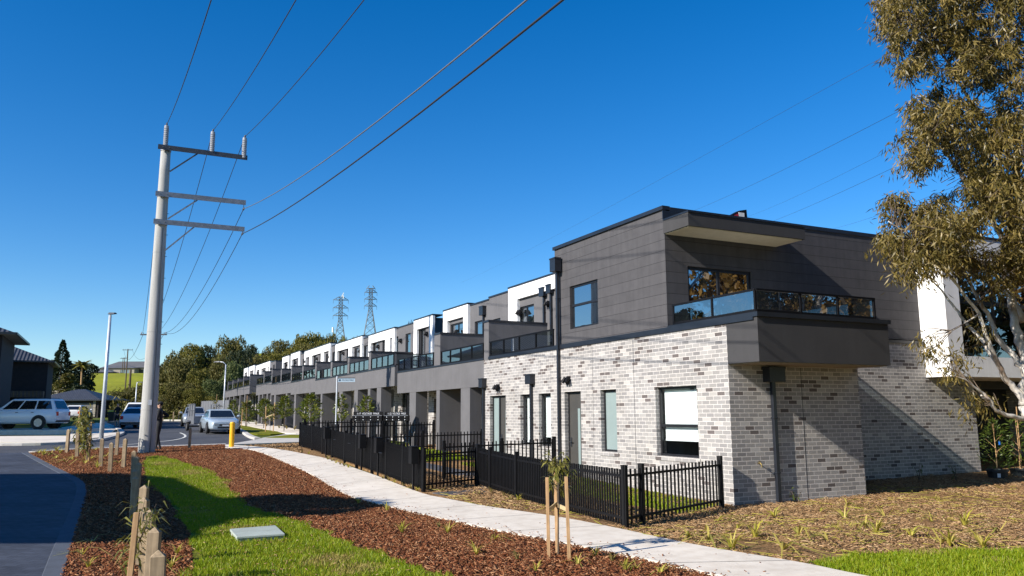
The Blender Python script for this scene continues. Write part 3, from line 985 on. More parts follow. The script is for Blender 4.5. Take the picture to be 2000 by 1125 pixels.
def downpipe(par, p, s, z0, z1, zh, axis='x', w=.075, hw=.28, hd=.16, hh=.34, mat=None):
    """square pipe with a rain head box; zh top of the rain head"""
    mat = mat or M['flash']
    b = MB()
    if axis == 'x': b.box(p - .09, p - .015, s - w / 2, s + w / 2, z0, z1)
    else: b.box(p - w / 2, p + w / 2, s - .09, s - .015, z0, z1)
    for z in np.arange(z0 + .6, z1 - .2, 1.1):
        if axis == 'x': b.box(p - .096, p - .001, s - w / 2 - .012, s + w / 2 + .012, z, z + .03)
        else: b.box(p - w / 2 - .012, p + w / 2 + .012, s - .096, s - .001, z, z + .03)
    o = b.build('downpipe', mat, par, bevel=.006)
    h = MB()
    if axis == 'x':
        h.box(p - hd - .01, p - .004, s - hw / 2, s + hw / 2, zh - hh, zh)
        h.box(p - hd - .022, p - .003, s - hw / 2 - .012, s + hw / 2 + .012, zh - .03, zh + .012)
        h.box(p - hd - .014, p - hd - .009, s - .05, s + .05, zh - .1, zh - .06)
    else:
        h.box(p - hw / 2, p + hw / 2, s - hd - .01, s - .004, zh - hh, zh)
        h.box(p - hw / 2 - .012, p + hw / 2 + .012, s - hd - .022, s - .003, zh - .03, zh + .012)
    h.build('rain_head', mat, o, bevel=.004)
    return o


def wall_light(par, p, s, z):
    b = MB()
    b.box(p - .03, p - .001, s - .06, s + .06, z - .05, z + .07)
    b.tube([(p - .02, s + .02, z), (p - .12, s + .06, z + .01)], .018, 6)
    for q in (-.07, .06):
        b.tube([(p - .10, s + q, z + .05), (p - .17, s + q * 1.6, z - .10)], [.035, .05], 8)
    b.box(p - .10, p - .03, s - .03, s + .03, z - .16, z - .05)
    b.build('wall_light', M['black'], par)


def railing(par, pts, z0, z1, posts, name='balcony_railing', glass=None):
    """handrail and posts along a polyline with glass panes between posts (each a sub-part)"""
    b = MB()
    for a, c in zip(pts, pts[1:]):
        b.bar((*a, z1 - .02), (*c, z1 - .02), .055, .04)
        b.bar((*a, z0 + .03), (*c, z0 + .03), .035, .05)
    for q in posts:
        b.box(q[0] - .022, q[0] + .022, q[1] - .022, q[1] + .022, z0 + .001, z1 - .041)
    o = b.build(name, M['black'], par)
    for a, c in zip(pts, pts[1:]):
        A, Cc = np.array(a), np.array(c)
        Ln = np.linalg.norm(Cc - A); d = (Cc - A) / Ln
        ts = sorted({0.0, Ln, *[float((np.array(q[:2]) - A) @ d) for q in posts if abs(np.cross(d, np.array(q[:2]) - A)) < .03 and 0 < (np.array(q[:2]) - A) @ d < Ln]})
        for t0, t1 in zip(ts, ts[1:]):
            if t1 - t0 < .12: continue
            p0, p1 = A + d * (t0 + .03), A + d * (t1 - .03)
            g = MB()
            n = np.array([-d[1], d[0]]) * .005
            g.face([(*(p0 - n), z0 + .06), (*(p1 - n), z0 + .06), (*(p1 - n), z1 - .045), (*(p0 - n), z1 - .045)])
            g.build('glass_pane', glass or M['gbal'], o)
    return o


def door_leaf(par, at_, u0, u1, z0, z1, strip_u=None, name='door'):
    b = MB()
    b.box(at_, at_ + .05, u0, u0 + .06, z0, z1); b.box(at_, at_ + .05, u1 - .06, u1, z0, z1); b.box(at_, at_ + .05, u0 + .06, u1 - .06, z1 - .06, z1)
    o = b.build('door_frame', M['frame'], par)
    d = MB().box(at_ + .02, at_ + .045, u0 + .06, u1 - .06, z0 + .01, z1 - .06)
    dd = d.build(name, M['door'], par, bevel=.004)
    if strip_u: MB().box(at_ + .012, at_ + .0195, strip_u[0], strip_u[1], z0 + .25, z1 - .45).build('glass_strip', M['gfrost'], dd)
    h = MB()
    hu = u1 - .14
    h.box(at_ - .004, at_ + .0195, hu - .025, hu + .025, z0 + .92, z0 + 1.16)
    h.bar((at_ - .045, hu, z0 + 1.05), (at_ - .045, hu - .12, z0 + 1.05), .02)
    h.bar((at_ - .045, hu, z0 + 1.05), (at_, hu, z0 + 1.05), .02)
    h.build('door_handle', M['dsteel'], dd)
    return dd


# ---------------------------------------------------------------- corner house
h1 = house('corner_townhouse', 'corner townhouse of pale mottled brick with dark boarded upper floor and projecting glass balcony', 3)
mb = MB()
holes = [(1.01, 2.47, .88, 2.40), (4.08, 4.80, .89, 2.41), (5.76, 6.62, .03, 2.41)]
mb.wall('x', 0, 0, 7.14, -.25, 3.60, holes, .11)
mb.wall('y', 0, 0, 3.66, -.25, 3.60)
mb.wall('x', 3.66, 0, 1.93, -.25, 3.60)
mb.wall('y', 1.93, 3.66, 10.38, -.25, 3.62)
mb.wall('x', 10.38, 1.93, 9, -.25, 3.62)
mb.face([(0, 0, 3.6), (3.66, 0, 3.6), (3.66, 1.93, 3.6), (0, 1.93, 3.6)])
mb.build('brick_wall', M['brick'], h1)
# projecting header sills under the windows
for a, b in ((.96, 2.52), (4.03, 4.85)):
    MB().box(-.02, .09, a, b, .79, .879).build('window_sill', M['brick'], h1)
for pv, sv, za, zb_ in ((1.96, 0, .0, 2.75), (5.75, 1.93, .0, 3.55)):
    MB().box(pv - .006, pv + .006, sv - .003, sv - .001, za, zb_).build('movement_joint', M['flash'], h1)
for sv, za, zb_ in ((3.3, 0, 3.55), (5.15, 0, 3.55)):
    MB().box(-.003, -.001, sv - .005, sv + .005, za, zb_).build('movement_joint', M['flash'], h1)
window(h1, 'x', .105, 1.01, 2.47, .88, 2.40, M['gclear'], rail=1.55, blind=.235)
window(h1, 'x', .105, 4.08, 4.80, .89, 2.41, M['gfrost'])
door_leaf(h1, .105, 5.76, 6.62, .03, 2.41, (6.0, 6.12))
up = MB()
up.wall('x', .04, 1.98, 7.14, 3.73, 6.45, [(4.88, 6.32, 4.10, 5.28)], .07)
up.wall('y', 1.98, .04, 8.46, 3.73, 6.42, [(.66, 2.58, 3.74, 5.18)], .07)
up.wall('x', 10.0, 1.98, 9.5, 3.6, 6.42)
up.wall('y', 7.14, .04, 10.0, 3.62, 6.45)
up.face([(.04, 1.98, 6.2), (10, 1.98, 6.2), (10, 7.14, 6.2), (.04, 7.14, 6.2)])
up.build('upper_wall', M['board'], h1)
window(h1, 'x', .09, 4.88, 6.32, 4.10, 5.28, M['gblue'], rail=4.74)
window(h1, 'y', 2.03, .66, 2.58, 3.74, 5.18, M['gmirror'] if 'gmirror' in M else M['gblue'], mull=(1.6,), fw=.07)
cap = MB()
cap.box(-.01, .20, 1.96, 7.18, 6.45, 6.54)
cap.box(.20, 8.5, 1.955, 2.12, 6.42, 6.52)
cap.box(-.008, 3.36, 1.956, 1.979, 6.21, 6.42)
cap.build('parapet_cap', M['flash'], h1)
MB().box(-.03, .05, 1.9, 7.14, 3.60, 3.72).build('ledge_flashing', M['flash'], h1)
MB().box(3.70, 8.46, 1.90, 1.99, 3.62, 3.70).build('ledge_flashing', M['flash'], h1)
ca = MB()
ca.box(.005, 3.46, 1.07, 1.979, 5.88, 6.18)
ca.build('canopy', M['dgrey'], h1)
co = h1.children[-1]
MB().box(-.006, 3.48, 1.05, 1.955, 6.18, 6.215).build('canopy_flashing', M['flash'], co)
MB().box(.05, 3.40, 1.12, 1.97, 5.865, 5.879).build('soffit', M['soff'], co)
bb = MB()
bb.box(0, 3.62, -.89, 0, 2.79, 3.66, skip='Y')
bal = bb.build('balcony', M['dgrey'], h1)
MB().box(.06, 3.56, -.84, -.03, 2.775, 2.789).build('soffit', M['tan'], bal)
cb = MB()
cb.box(-.03, 3.68, -.93, -.80, 3.66, 3.75); cb.box(-.03, .07, -.80, 1.90, 3.601, 3.75); cb.box(3.58, 3.68, -.80, 1.96, 3.60, 3.75)
cb.build('balcony_flashing', M['flash'], bal)
MB().box(.075, 3.575, -.79, 1.955, 3.63, 3.665).build('floor_tiles', M['kerb'], bal)
railing(h1, [(.02, 1.75), (.02, -.86), (3.30, -.86), (3.30, 1.95)], 3.75, 4.21,
        [(.02, 1.72), (.02, .42), (.02, -.84), (1.18, -.86), (2.21, -.86), (3.28, -.86), (3.30, .5)], glass=M['gbalh'])
downpipe(h1, -.0, 6.84, 0, 5.85, 6.15, hw=.30, hd=.2, hh=.38)
downpipe(h1, 1.11, -.0, 0, 2.5, 2.74, 'y', w=.09, hw=.42, hd=.2, hh=.30)
wall_light(h1, 0, 6.34, 2.75)
t = MB()
t.tube([(.66, 0, .82), (.66, -.07, .82), (.66, -.10, .79), (.66, -.10, .74)], .012, 8); t.tube([(.63, -.05, .86), (.69, -.05, .86)], .008, 6); t.tube([(.66, -.05, .82), (.66, -.05, .86)], .008, 6)
t.build('garden_tap', M['brass'], h1)
# ---------------------------------------------------------------- second house, brick below
h2 = house('townhouse', 'pale brick townhouse beside the corner house, with setback upper floor behind a glass balcony', 9)
mb = MB()
holes2 = [(7.40, 8.12, .92, 2.40), (8.66, 9.30, .93, 2.40), (10.32, 11.52, .03, 2.41)]
mb.wall('x', 0, 7.14, 12.0, -.25, 3.60, holes2, .11)
mb.face([(0, 7.14, 3.6), (2.4, 7.14, 3.6), (2.4, 12, 3.6), (0, 12, 3.6)])
mb.wall('y', 12.0, .0, 2.4, -.25, 3.6)
mb.build('brick_wall', M['brick'], h2)
for a, b in ((7.35, 8.17), (8.61, 9.35)): MB().box(-.02, .09, a, b, .83, .919).build('window_sill', M['brick'], h2)
window(h2, 'x', .105, 7.40, 8.12, .92, 2.40, M['gclear'], blind=.18)
window(h2, 'x', .105, 8.66, 9.30, .93, 2.40, M['gclear'], blind=.06)
window(h2, 'x', .105, 11.0, 11.52, .03, 2.41, M['gfrost'], name='sidelight')
door_leaf(h2, .105, 10.32, 11.0, .03, 2.41, (10.46, 10.58))
MB().box(-.03, .06, 7.14, 11.6, 3.60, 3.70).build('ledge_flashing', M['flash'], h2)
railing(h2, [(.02, 7.22), (.02, 11.56)], 3.70, 4.20, [(.02, 7.25), (.02, 8.3), (.02, 9.4), (.02, 10.5), (.02, 11.5)])
downpipe(h2, 0, 8.5, 0, 2.72, 2.97, hw=.34, hh=.28, mat=M['dpipe'] if 'dpipe' in M else None)
downpipe(h2, 0, 11.92, 0, 2.72, 2.99, hw=.3, hh=.3)
wall_light(h2, 0, 10.82, 2.70)


def divider(par, s0, s1, z0, z1, depth=2.35, mat='grey'):
    b = MB(); b.box(.005, depth, s0, s1, z0, z1)
    o = b.build('dividing_wall', M[mat], par)
    MB().box(-.015, depth, s0 - .02, s1 + .02, z1, z1 + .07).build('wall_cap', M['flash'], o)
    return o


def upper(par, s0, s1, z0, z1, doors=(), frames=(), lights=(), back=10.0, ends='', ztop=None):
    """setback upper storey with white portal frames standing proud of it"""
    w = MB()
    w.wall('x', 2.22, s0, s1, z0, z1, [(a, b, z0 + .05, z0 + c) for a, b, c in doors], .08)
    w.wall('x', back, s0, s1, z0, z1)
    w.face([(2.22, s0, z1 - .15), (back, s0, z1 - .15), (back, s1, z1 - .15), (2.22, s1, z1 - .15)])
    w.wall('y', s0, 2.22, back, z0, z1); w.wall('y', s1, 2.22, back, z0, z1)
    w.build('upper_wall', M['grey'], par)
    c = MB(); c.box(2.19, 2.5, s0 - .02, s1 + .02, z1, z1 + .06); c.box(2.5, back, s0 - .02, s0 + .13, z1, z1 + .06); c.box(2.5, back, s1 - .13, s1 + .02, z1, z1 + .06)
    c.build('parapet_cap', M['flash'], par)
    for a, b, h in doors:
        window(par, 'x', 2.27, a, b, z0 + .05, z0 + h, M['gblue'], mull=((a + b) / 2,) if b - a > 1.2 else (), fw=.06, name='balcony_door')
    for a, b, zt, pw, bh in frames:
        f = MB()
        bh *= .78
        f.box(2.10, 2.219, a, a + pw, z0, zt); f.box(2.10, 2.219, b - pw, b, z0, zt); f.box(2.10, 2.219, a + pw, b - pw, zt - bh, zt)
        fo = f.build('portal_frame', M['white'], par)
        MB().box(2.08, 2.6, a - .01, b + .01, zt, zt + .06).build('frame_cap', M['flash'], fo)
        if zt > z1 + .08:
            MB().box(2.219, 2.6, a, b, z1 + .061, zt).build('frame_back', M['white'], fo)
    for s_, z_ in lights: wall_light(par, 2.22, s_, z_)


upper(h2, 7.14, 12.0, 3.6, 6.44, doors=[(9.1, 10.9, 2.1)], lights=[(11.45, 5.6)], frames=[])
downpipe(h2, 2.22, 11.75, 3.6, 5.85, 6.16, hw=.34, hh=.30)
downpipe(h2, 2.22, 11.25, 3.6, 5.9, 6.20, hw=.30, hh=.30)
divider(h2, 11.62, 12.0, 3.605, 4.86)
# ---------------------------------------------------------------- the rest of the row


def porch(par, s0, s1, zf, zb, zt, cols, slab_from=None, back=1.45, end_wall=False):
    """ground floor: deep porch between blade columns under a solid balcony edge"""
    a = s0 if slab_from is None else slab_from
    b = MB()
    b.box(0, .22, a, s1, zb, zt); b.box(.22, 2.35, a, s1, zb + .12, zt - .08)
    sb = b.build('balcony_slab', M['grey'], par)
    MB().box(.225, back, a + .02, s1 - .02, zb + .105, zb + .119).build('soffit', M['soff'], sb)
    MB().box(-.02, .06, a, s1, zt, zt + .06).build('slab_flashing', M['flash'], sb)
    for c0, c1, d in cols:
        MB().box(.01, d, c0, c1, zf - .3, zb + (.119 if d > .3 else 0)).build('column', M['grey'], par)
    # ground floor wall: pale brick piers, dark door and window between
    w = s1 - s0
    dr = (s0 + w * .16, s0 + w * .40); wi = (s0 + w * .58, s0 + w * .86)
    m = MB()
    m.wall('x', back, s0, s1, zf - .3, zb + .1, [(dr[0], dr[1], zf, zf + 2.3), (wi[0], wi[1], zf + .15, zf + 2.3)], .1)
    if end_wall: m.wall('y', s0, back, 9.0, zf - .3, zb + .1)
    m.build('brick_wall', M['brick'], par)
    window(par, 'x', back + .08, wi[0], wi[1], zf + .15, zf + 2.3, M['gdark'], rail=zf + 1.0, fw=.05)
    door_leaf(par, back + .07, dr[0], dr[1], zf, zf + 2.3, (dr[0] + .2, dr[0] + .3))


h3 = house('townhouse', 'grey rendered townhouse next to the brick ones, porch between blade walls, white upper frame', 14)
porch(h3, 12.0, 16.45, .15, 2.74, 3.62, [(13.2, 14.02, .45), (16.1, 16.45, 1.44)])
upper(h3, 12.0, 16.45, 3.62, 6.42, doors=[(12.6, 13.9, 2.1), (15.4, 16.1, 1.9)], frames=[(9.0, 14.45, 6.50, .75, .62)], lights=[(13.6, 5.55)])
railing(h3, [(.03, 12.02), (.03, 16.05)], 3.68, 4.2, [(.03, s) for s in (12.1, 13.1, 14.1, 15.1, 16.0)])
divider(h3, 16.08, 16.72, 3.625, 4.86)
downpipe(h3, 2.22, 16.9, 3.62, 5.8, 6.14, hw=.36, hh=.36)
h4 = house('townhouse', 'grey rendered townhouse just before the narrow gap, with open corner balcony', 19)
porch(h4, 16.45, 21.2, .2, 2.74, 3.62, [(18.79, 19.57, .5)])
upper(h4, 16.45, 21.2, 3.62, 6.34, doors=[(16.9, 17.9, 2.0), (19.0, 20.6, 2.15)], frames=[(18.35, 21.2, 6.42, .5, .62)], lights=[(19.7, 5.4)])
railing(h4, [(.03, 16.75), (.03, 21.17), (2.3, 21.17)], 3.68, 4.22, [(.03, s) for s in (16.85, 17.7, 18.6, 19.5, 20.4, 21.15)] + [(1.2, 21.17), (2.28, 21.17)])
ORD = 'fifth sixth seventh eighth ninth tenth eleventh twelfth thirteenth fourteenth fifteenth sixteenth seventeenth eighteenth nineteenth'.split()
bs = [21.6, 25.5, 29.48, 33.2, 37.2, 41.0, 44.8, 48.65, 52.55, 56.25, 60.1]
lev = [3.92, 3.92, 3.92, 3.92, 4.08, 4.08, 4.22, 4.22, 4.40, 4.40]
dtop = [4.84, 4.82, 4.82, 4.82, 5.02, 5.02, 5.20, 5.20, 5.39, 5.39]
cols = {0: [(23.6, 24.27, .5)], 1: [(25.36, 25.76, .9), (27.57, 28.23, .5)], 2: [(30.6, 31.3, .5)], 3: [(35.3, 35.74, .9)],
        4: [(38.34, 38.93, .5)], 5: [(42.98, 43.55, .5)], 6: [(46.1, 46.6, .9)], 7: [(50.54, 51.27, .5)], 8: [(54.19, 54.7, .5), (52.5, 52.9, .9)], 9: [(56.5, 56.9, .9), (58.24, 58.8, .5)]}
frm = {0: [(22.55, 25.2, 6.42, .45, .6)], 1: [(28.25, 29.46, 6.38, .4, .6)], 2: [(29.5, 33.12, 6.38, .4, .6)], 3: [(34.5, 37.18, 6.50, .4, .62)], 4: [(37.22, 40.98, 6.50, .4, .62)],
       5: [(42.46, 44.78, 6.72, .4, .62)], 6: [(44.82, 48.63, 6.72, .4, .62)], 7: [(48.67, 50.8, 6.72, .4, .62)], 8: [(52.6, 56.2, 6.9, .45, .62)], 9: [(57.0, 60.0, 6.86, .45, .62)]}
desc = ['first house past the narrow gap', 'behind the second young tree', 'behind the street sign', 'with dark balcony divider', 'mid terrace', 'past mid terrace', 'behind a young tree', 'further back', 'near the far gap', 'ending at the far gap']
for i in range(10):
    s0, s1, zt, dt = bs[i], bs[i + 1], lev[i], dtop[i]
    h = house('townhouse', f'grey terrace townhouse, {ORD[i]} back from the corner brick house, {desc[i]}', 0)
    zf = gz(float(L((s0 + s1) / 2, 0)[1])) + .12
    porch(h, s0, s1, zf, zt - .84, zt, cols[i], end_wall=i == 0)
    ru = zt + 2.42
    a0 = 23.3 if i == 0 else s0
    upper(h, a0, s1, zt, ru, doors=[(a0 + .5, a0 + 1.3, 2.0), (s1 - 1.5, s1 - .6, 2.0)], frames=frm[i], lights=[(s0 + 1.9, zt + 1.75)])
    if i: divider(h, s0 - .15, s0 + .22, zt + .001, dt)
    railing(h, [(.03, s0 + .25), (.03, s1 - .16)], zt + .06, zt + .60, [(.03, s0 + .25 + k * (s1 - s0 - .42) / 4) for k in range(5)])
    if i == 0: railing(h, [(2.3, s0 + .03), (.06, s0 + .03)], zt + .06, zt + .6, [(1.2, s0 + .03)])
bs = [63.9, 67.95, 71.75, 75.6, 79.5, 83.4]
cc = [[(66.5, 67.0, .5)], [(69.7, 70.2, .5)], [(74.2, 74.7, .5)], [(77.7, 78.2, .5)], [(80.3, 80.8, .5)]]
fr = [[(66.3, 67.9, 6.95, .5, .62)], [(68.0, 71.7, 6.95, .5, .62)], [(71.8, 74.7, 6.95, .5, .62)], [(75.7, 79.4, 7.1, .5, .62)], [(80.2, 83.3, 7.1, .5, .62)]]
for i in range(5):
    s0, s1, zt = bs[i], bs[i + 1], 4.52
    h = house('townhouse', f'grey terrace townhouse past the wide gap, {ORD[i + 10]} back from the corner brick house', 0)
    zf = gz(float(L((s0 + s1) / 2, 0)[1])) + .12
    porch(h, s0, s1, zf, zt - .72, zt, cc[i], end_wall=i == 0)
    upper(h, s0, s1, zt, zt + 2.3, doors=[(s0 + .5, s0 + 1.3, 2.0)], frames=fr[i], lights=[(s0 + 1.9, zt + 1.7)])
    divider(h, s0 - (.0 if i == 0 else .15), s0 + .25, zt + .001, 5.48)
    railing(h, [(.03, s0 + .26), (.03, s1 - .16)], zt + .06, zt + .60, [(.03, s0 + .3), (.03, s1 - 1.9), (.03, s1 - .2)])
# ---------------------------------------------------------------- rear house with the white box frame
h5 = house('rear_townhouse', 'white framed townhouse behind the gum tree, its upper box window hanging over a dark garage', 0)
w = MB()
P0, P1, S0 = 8.46, 15.2, 1.2
w.box(P0, P0 + .60, S0, 3.2, 2.74, 6.55)
w.box(P1 - .9, P1, S0, 3.2, 2.74, 6.55)
w.box(P0 + .60, P1 - .9, S0, 3.2, 2.74, 3.28)
w.box(P0 + .60, P1 - .9, S0, 3.2, 5.95, 6.55)
w.build('white_frame', M['white'], h5)
MB().box(P0 - .02, P1 + .02, S0 - .02, 3.2, 6.55, 6.62).build('parapet_cap', M['flash'], h5)
window(h5, 'y', 1.75, P0 + .60, P1 - .9, 3.28, 5.95, M['gblue'], rail=4.85, mull=(11.3,), fw=.09)
MB().box(P0 + .62, P1 - .92, 1.45, 1.5, 3.285, 4.2).build('balustrade', M['gbal'], h5)
MB().box(10.9, 16, 3.4, 9, 3.0, 6.4).build('upper_wall', M['dgrey'], h5)
MB().box(10.45, 16.4, 3.0, 3.4, 2.5, 2.735).build('garage_lintel', M['dgrey'], h5)
g = MB(); g.box(10.5, 15.8, 4.5, 4.6, -.2, 2.6)
for z in np.arange(.4, 2.6, .5): g.box(10.5, 15.8, 4.485, 4.499, z - .01, z + .01)
g.build('garage_door', M['dgrey'], h5)
MB().box(15.8, 16.4, 1.95, 4.7, -.2, 2.735).build('pier', M['brick'], h5)
MB().box(10.40, 10.5, 3.0, 9, -.2, 2.735).build('side_wall', M['dgrey'], h5)
# red and white case left leaning on the roof
c = MB()
c.hexa([(2.1, 2.3, 6.52), (2.85, 2.3, 6.52), (2.85, 2.45, 6.52), (2.1, 2.45, 6.52)], [(2.6, 2.3, 6.78), (2.83, 2.3, 6.83), (2.83, 2.45, 6.83), (2.6, 2.45, 6.78)])
oc = c.build('roof_case', M['black'], None, bevel=.01)
oc.location = CORNER; oc.rotation_euler = (0, 0, AZ)
tag(oc, 'small red and white case with black edge lying on the corner house roof', 'tool case')
MB().hexa([(2.35, 2.292, 6.56), (2.55, 2.292, 6.56), (2.55, 2.2995, 6.56), (2.35, 2.2995, 6.56)], [(2.43, 2.292, 6.64), (2.55, 2.292, 6.70), (2.55, 2.2995, 6.70), (2.43, 2.2995, 6.64)]).build('red_panel', M['rred'], oc)
MB().box(2.56, 2.74, 2.292, 2.2995, 6.58, 6.73).build('white_panel', M['white'], oc)
# ------------------------------------------------------------------ fences of black slats
FENCES = 'black slat fences of the front gardens'


def fence(name, label, pts, h=.95, group=FENCES, pitch=.08, post=.075, posts=True, slat=(.032, .05), end=True):
    pts = [np.array(p[:2], float) for p in pts]
    base = np.array([*pts[0], gz(pts[0][1])])
    o = empty(name, base); tag(o, label, 'fence', group)

    def rel(p, z): return (p[0] - base[0], p[1] - base[1], gz(p[1]) + z - base[2])
    for a, b in zip(pts, pts[1:]):
        Ln = np.linalg.norm(b - a); d = (b - a) / Ln
        m = MB()
        for z in (.16, h - .13):
            m.bar(rel(a, z), rel(b, z), .026, .04)
        n = np.array([-d[1], d[0]])
        k = max(1, int((Ln - .1) / pitch))
        for i in range(k + 1):
            c = a + d * (.05 + (Ln - .1) * i / k)
            p, q = rel(c, .06), rel(c, h - .03 + (.006 if i % 2 else 0))
            w, dp = slat[0] / 2, slat[1] / 2
            ring = lambda r: [(r[0] + d[0] * x * w + n[0] * y * dp, r[1] + d[1] * x * w + n[1] * y * dp, r[2]) for x, y in ((-1, -1), (1, -1), (1, 1), (-1, 1))]
            m.hexa(ring(p), ring(q))
        m.build('slat_panel', M['black'], o)
    if posts:
        for i, a in enumerate(pts):
            if i == len(pts) - 1 and not end: continue
            b = pts[min(i + 1, len(pts) - 1)] - pts[max(i - 1, 0)]; ang = math.atan2(b[1], b[0])
            r = rel(a, 0)
            pm = MB(); w = post / 2
            pm.box(-w, w, -w, w, -.1, h + .03); pm.box(-w - .004, w + .004, -w - .004, w + .004, h + .03, h + .045)
            po = pm.build('post', M['black'], o, bevel=.006)
            po.location = r; po.rotation_euler = (0, 0, ang)
    return o


fl = [G(*q) for q in ((585.3, 872.5), (602, 879.8), (619.3, 887), (638.2, 894), (660, 903), (682.8, 911.5), (711, 922.5), (742.4, 933), (779.5, 946), (827, 961))]
# keep the run straight
a0, a1 = fl[0][:2], fl[-1][:2]
fl = [a0 + (a1 - a0) * np.clip(np.dot(q[:2] - a0, a1 - a0) / np.dot(a1 - a0, a1 - a0), 0, 1) for q in fl]
fence('slat_fence', 'long black slat fence with letterboxes along the concrete footpath', fl)
gr = G(930.7, 949)
fence('slat_fence', 'short see-through black fence panel beside the dark paver entry', [fl[-1], gr], pitch=.105, slat=(.024, .03))
fr = [G(*q)[:2] for q in ((934, 950), (970, 958), (1045, 973.5), (1134, 1002), (1222, 1033))]
b0, b1 = fr[0], fr[-1]
fr = [b0 + (b1 - b0) * np.clip(np.dot(q - b0, b1 - b0) / np.dot(b1 - b0, b1 - b0), 0, 1) for q in fr]
fence('slat_fence', 'black slat fence behind the young staked tree, before the brick wall', fr, post=.085, pitch=.088, slat=(.042, .02))
p2 = G(1255, 1026)[:2]
fence('slat_fence', 'narrow black fence panel closing the fence corner nearest the camera', [fr[-1], p2], post=.085, end=False, pitch=.125, slat=(.034, .022))
fence('slat_fence', 'see-through black fence running to the brick corner of the house', [p2, L(-.12, -.42)[:2]], post=.085, pitch=.135, slat=(.034, .022))
for s_, p_, lab in ((7.15, -3.3, 'black garden fence meeting the brick wall beside the tall downpipe'), (12.02, -4.25, 'black garden fence ending where brick meets grey render'),
                    (16.5, -4.1, 'black garden fence ending at the blade wall of the grey porch'), (21.35, -3.9, 'black garden fence at the narrow gap behind the name board')):
    fence('slat_fence', lab, [L(s_, p_)[:2], L(s_, p_ / 2)[:2], L(s_, -.06)[:2]], pitch=.11, slat=(.026, .03), h=.95 if s_ < 13 else 1.1)
fb0, fb1 = G(486, 820.5)[:2], G(584.7, 834)[:2]
dirb = (fb1 - fb0) / np.linalg.norm(fb1 - fb0)
fb1 = fb1 + dirb * 13
nb = int(np.linalg.norm(fb1 - fb0) / 2.3)
fence('slat_fence', 'black fence in front of the far terrace houses with young trees over it', [fb0 + (fb1 - fb0) * i / nb for i in range(nb + 1)], h=1.05, pitch=.12, slat=(.07, .02))
# letterboxes on the fence
LB = 'black letterboxes on posts along the footpath fence'
fdir = (a1 - a0) / np.linalg.norm(a1 - a0)
fn = np.array([fdir[1], -fdir[0]])
if fn @ E2[:2] > 0: fn = -fn
for (px, py), lab in (((631, 893), 'letterbox on the fence farthest from the camera'), ((698.6, 919), 'letterbox in the middle of the fence, left of its neighbour'), ((731.9, 931), 'letterbox in the middle of the fence, right of its neighbour'), ((816, 958.5), 'letterbox at the near end of the long fence')):
    g = G(px, py)[:2]
    g = a0 + fdir * np.dot(g - a0, fdir) + fn * .16
    o = empty('letterbox', (*g, gz(g[1])), math.atan2(fdir[1], fdir[0])); tag(o, 'black ' + lab, 'letterbox', LB)
    MB().box(-.03, .03, -.02, .02, -.05, .62).build('post', M['black'], o)
    b = MB().box(-.12, .12, -.09, .09, .62, 1.0).box(-.13, .13, -.10, .10, 1.0, 1.02)
    b.build('box', M['black'], o, bevel=.006)
    for sg in (-1, 1):
        MB().box(-.09, .09, sg * .0905, sg * .096, .86, .90).build('slot', M['dsteel'], o)
        MB().lathe([(.0, 0), (.018, 0), (.018, .012), (0, .012)], (0, 0, 0), 10).build('lock', M['lamp'], o)
        k = o.children[-1]; k.location = (0, sg * .0905, .79); k.rotation_euler = (R(90 * sg), 0, 0)
# ------------------------------------------------------------------ name boards over the letterbox bank


def text_obj(name, body, size, mat, parent, loc, rot, ext=.002, fit=None):
    cu = bpy.data.curves.new(name, 'FONT'); cu.body = body; cu.size = size; cu.extrude = ext
    cu.align_x = 'CENTER'; cu.align_y = 'CENTER'
    ob = bpy.data.objects.new(name, cu); col.objects.link(ob)
    dg = bpy.context.evaluated_depsgraph_get()
    me = bpy.data.meshes.new_from_object(ob.evaluated_get(dg))
    bpy.data.objects.remove(ob)
    o = link_mesh(name, me, mat, parent)
    o.location = loc; o.rotation_euler = rot
    if fit:
        w_ = max(v.co.x for v in me.vertices) - min(v.co.x for v in me.vertices)
        o.scale = (fit / w_, 1, 1)
    return o


SB = 22.6


def on_s(x, y, s):
    d = ray(x, y); n = E1
    t = (np.dot(CORNER + s * E1, n) - np.array([0, 0, CZ]) @ n) / (d @ n)
    q = d * t + np.array([0, 0, CZ]) - CORNER
    return q @ E2, q[2]


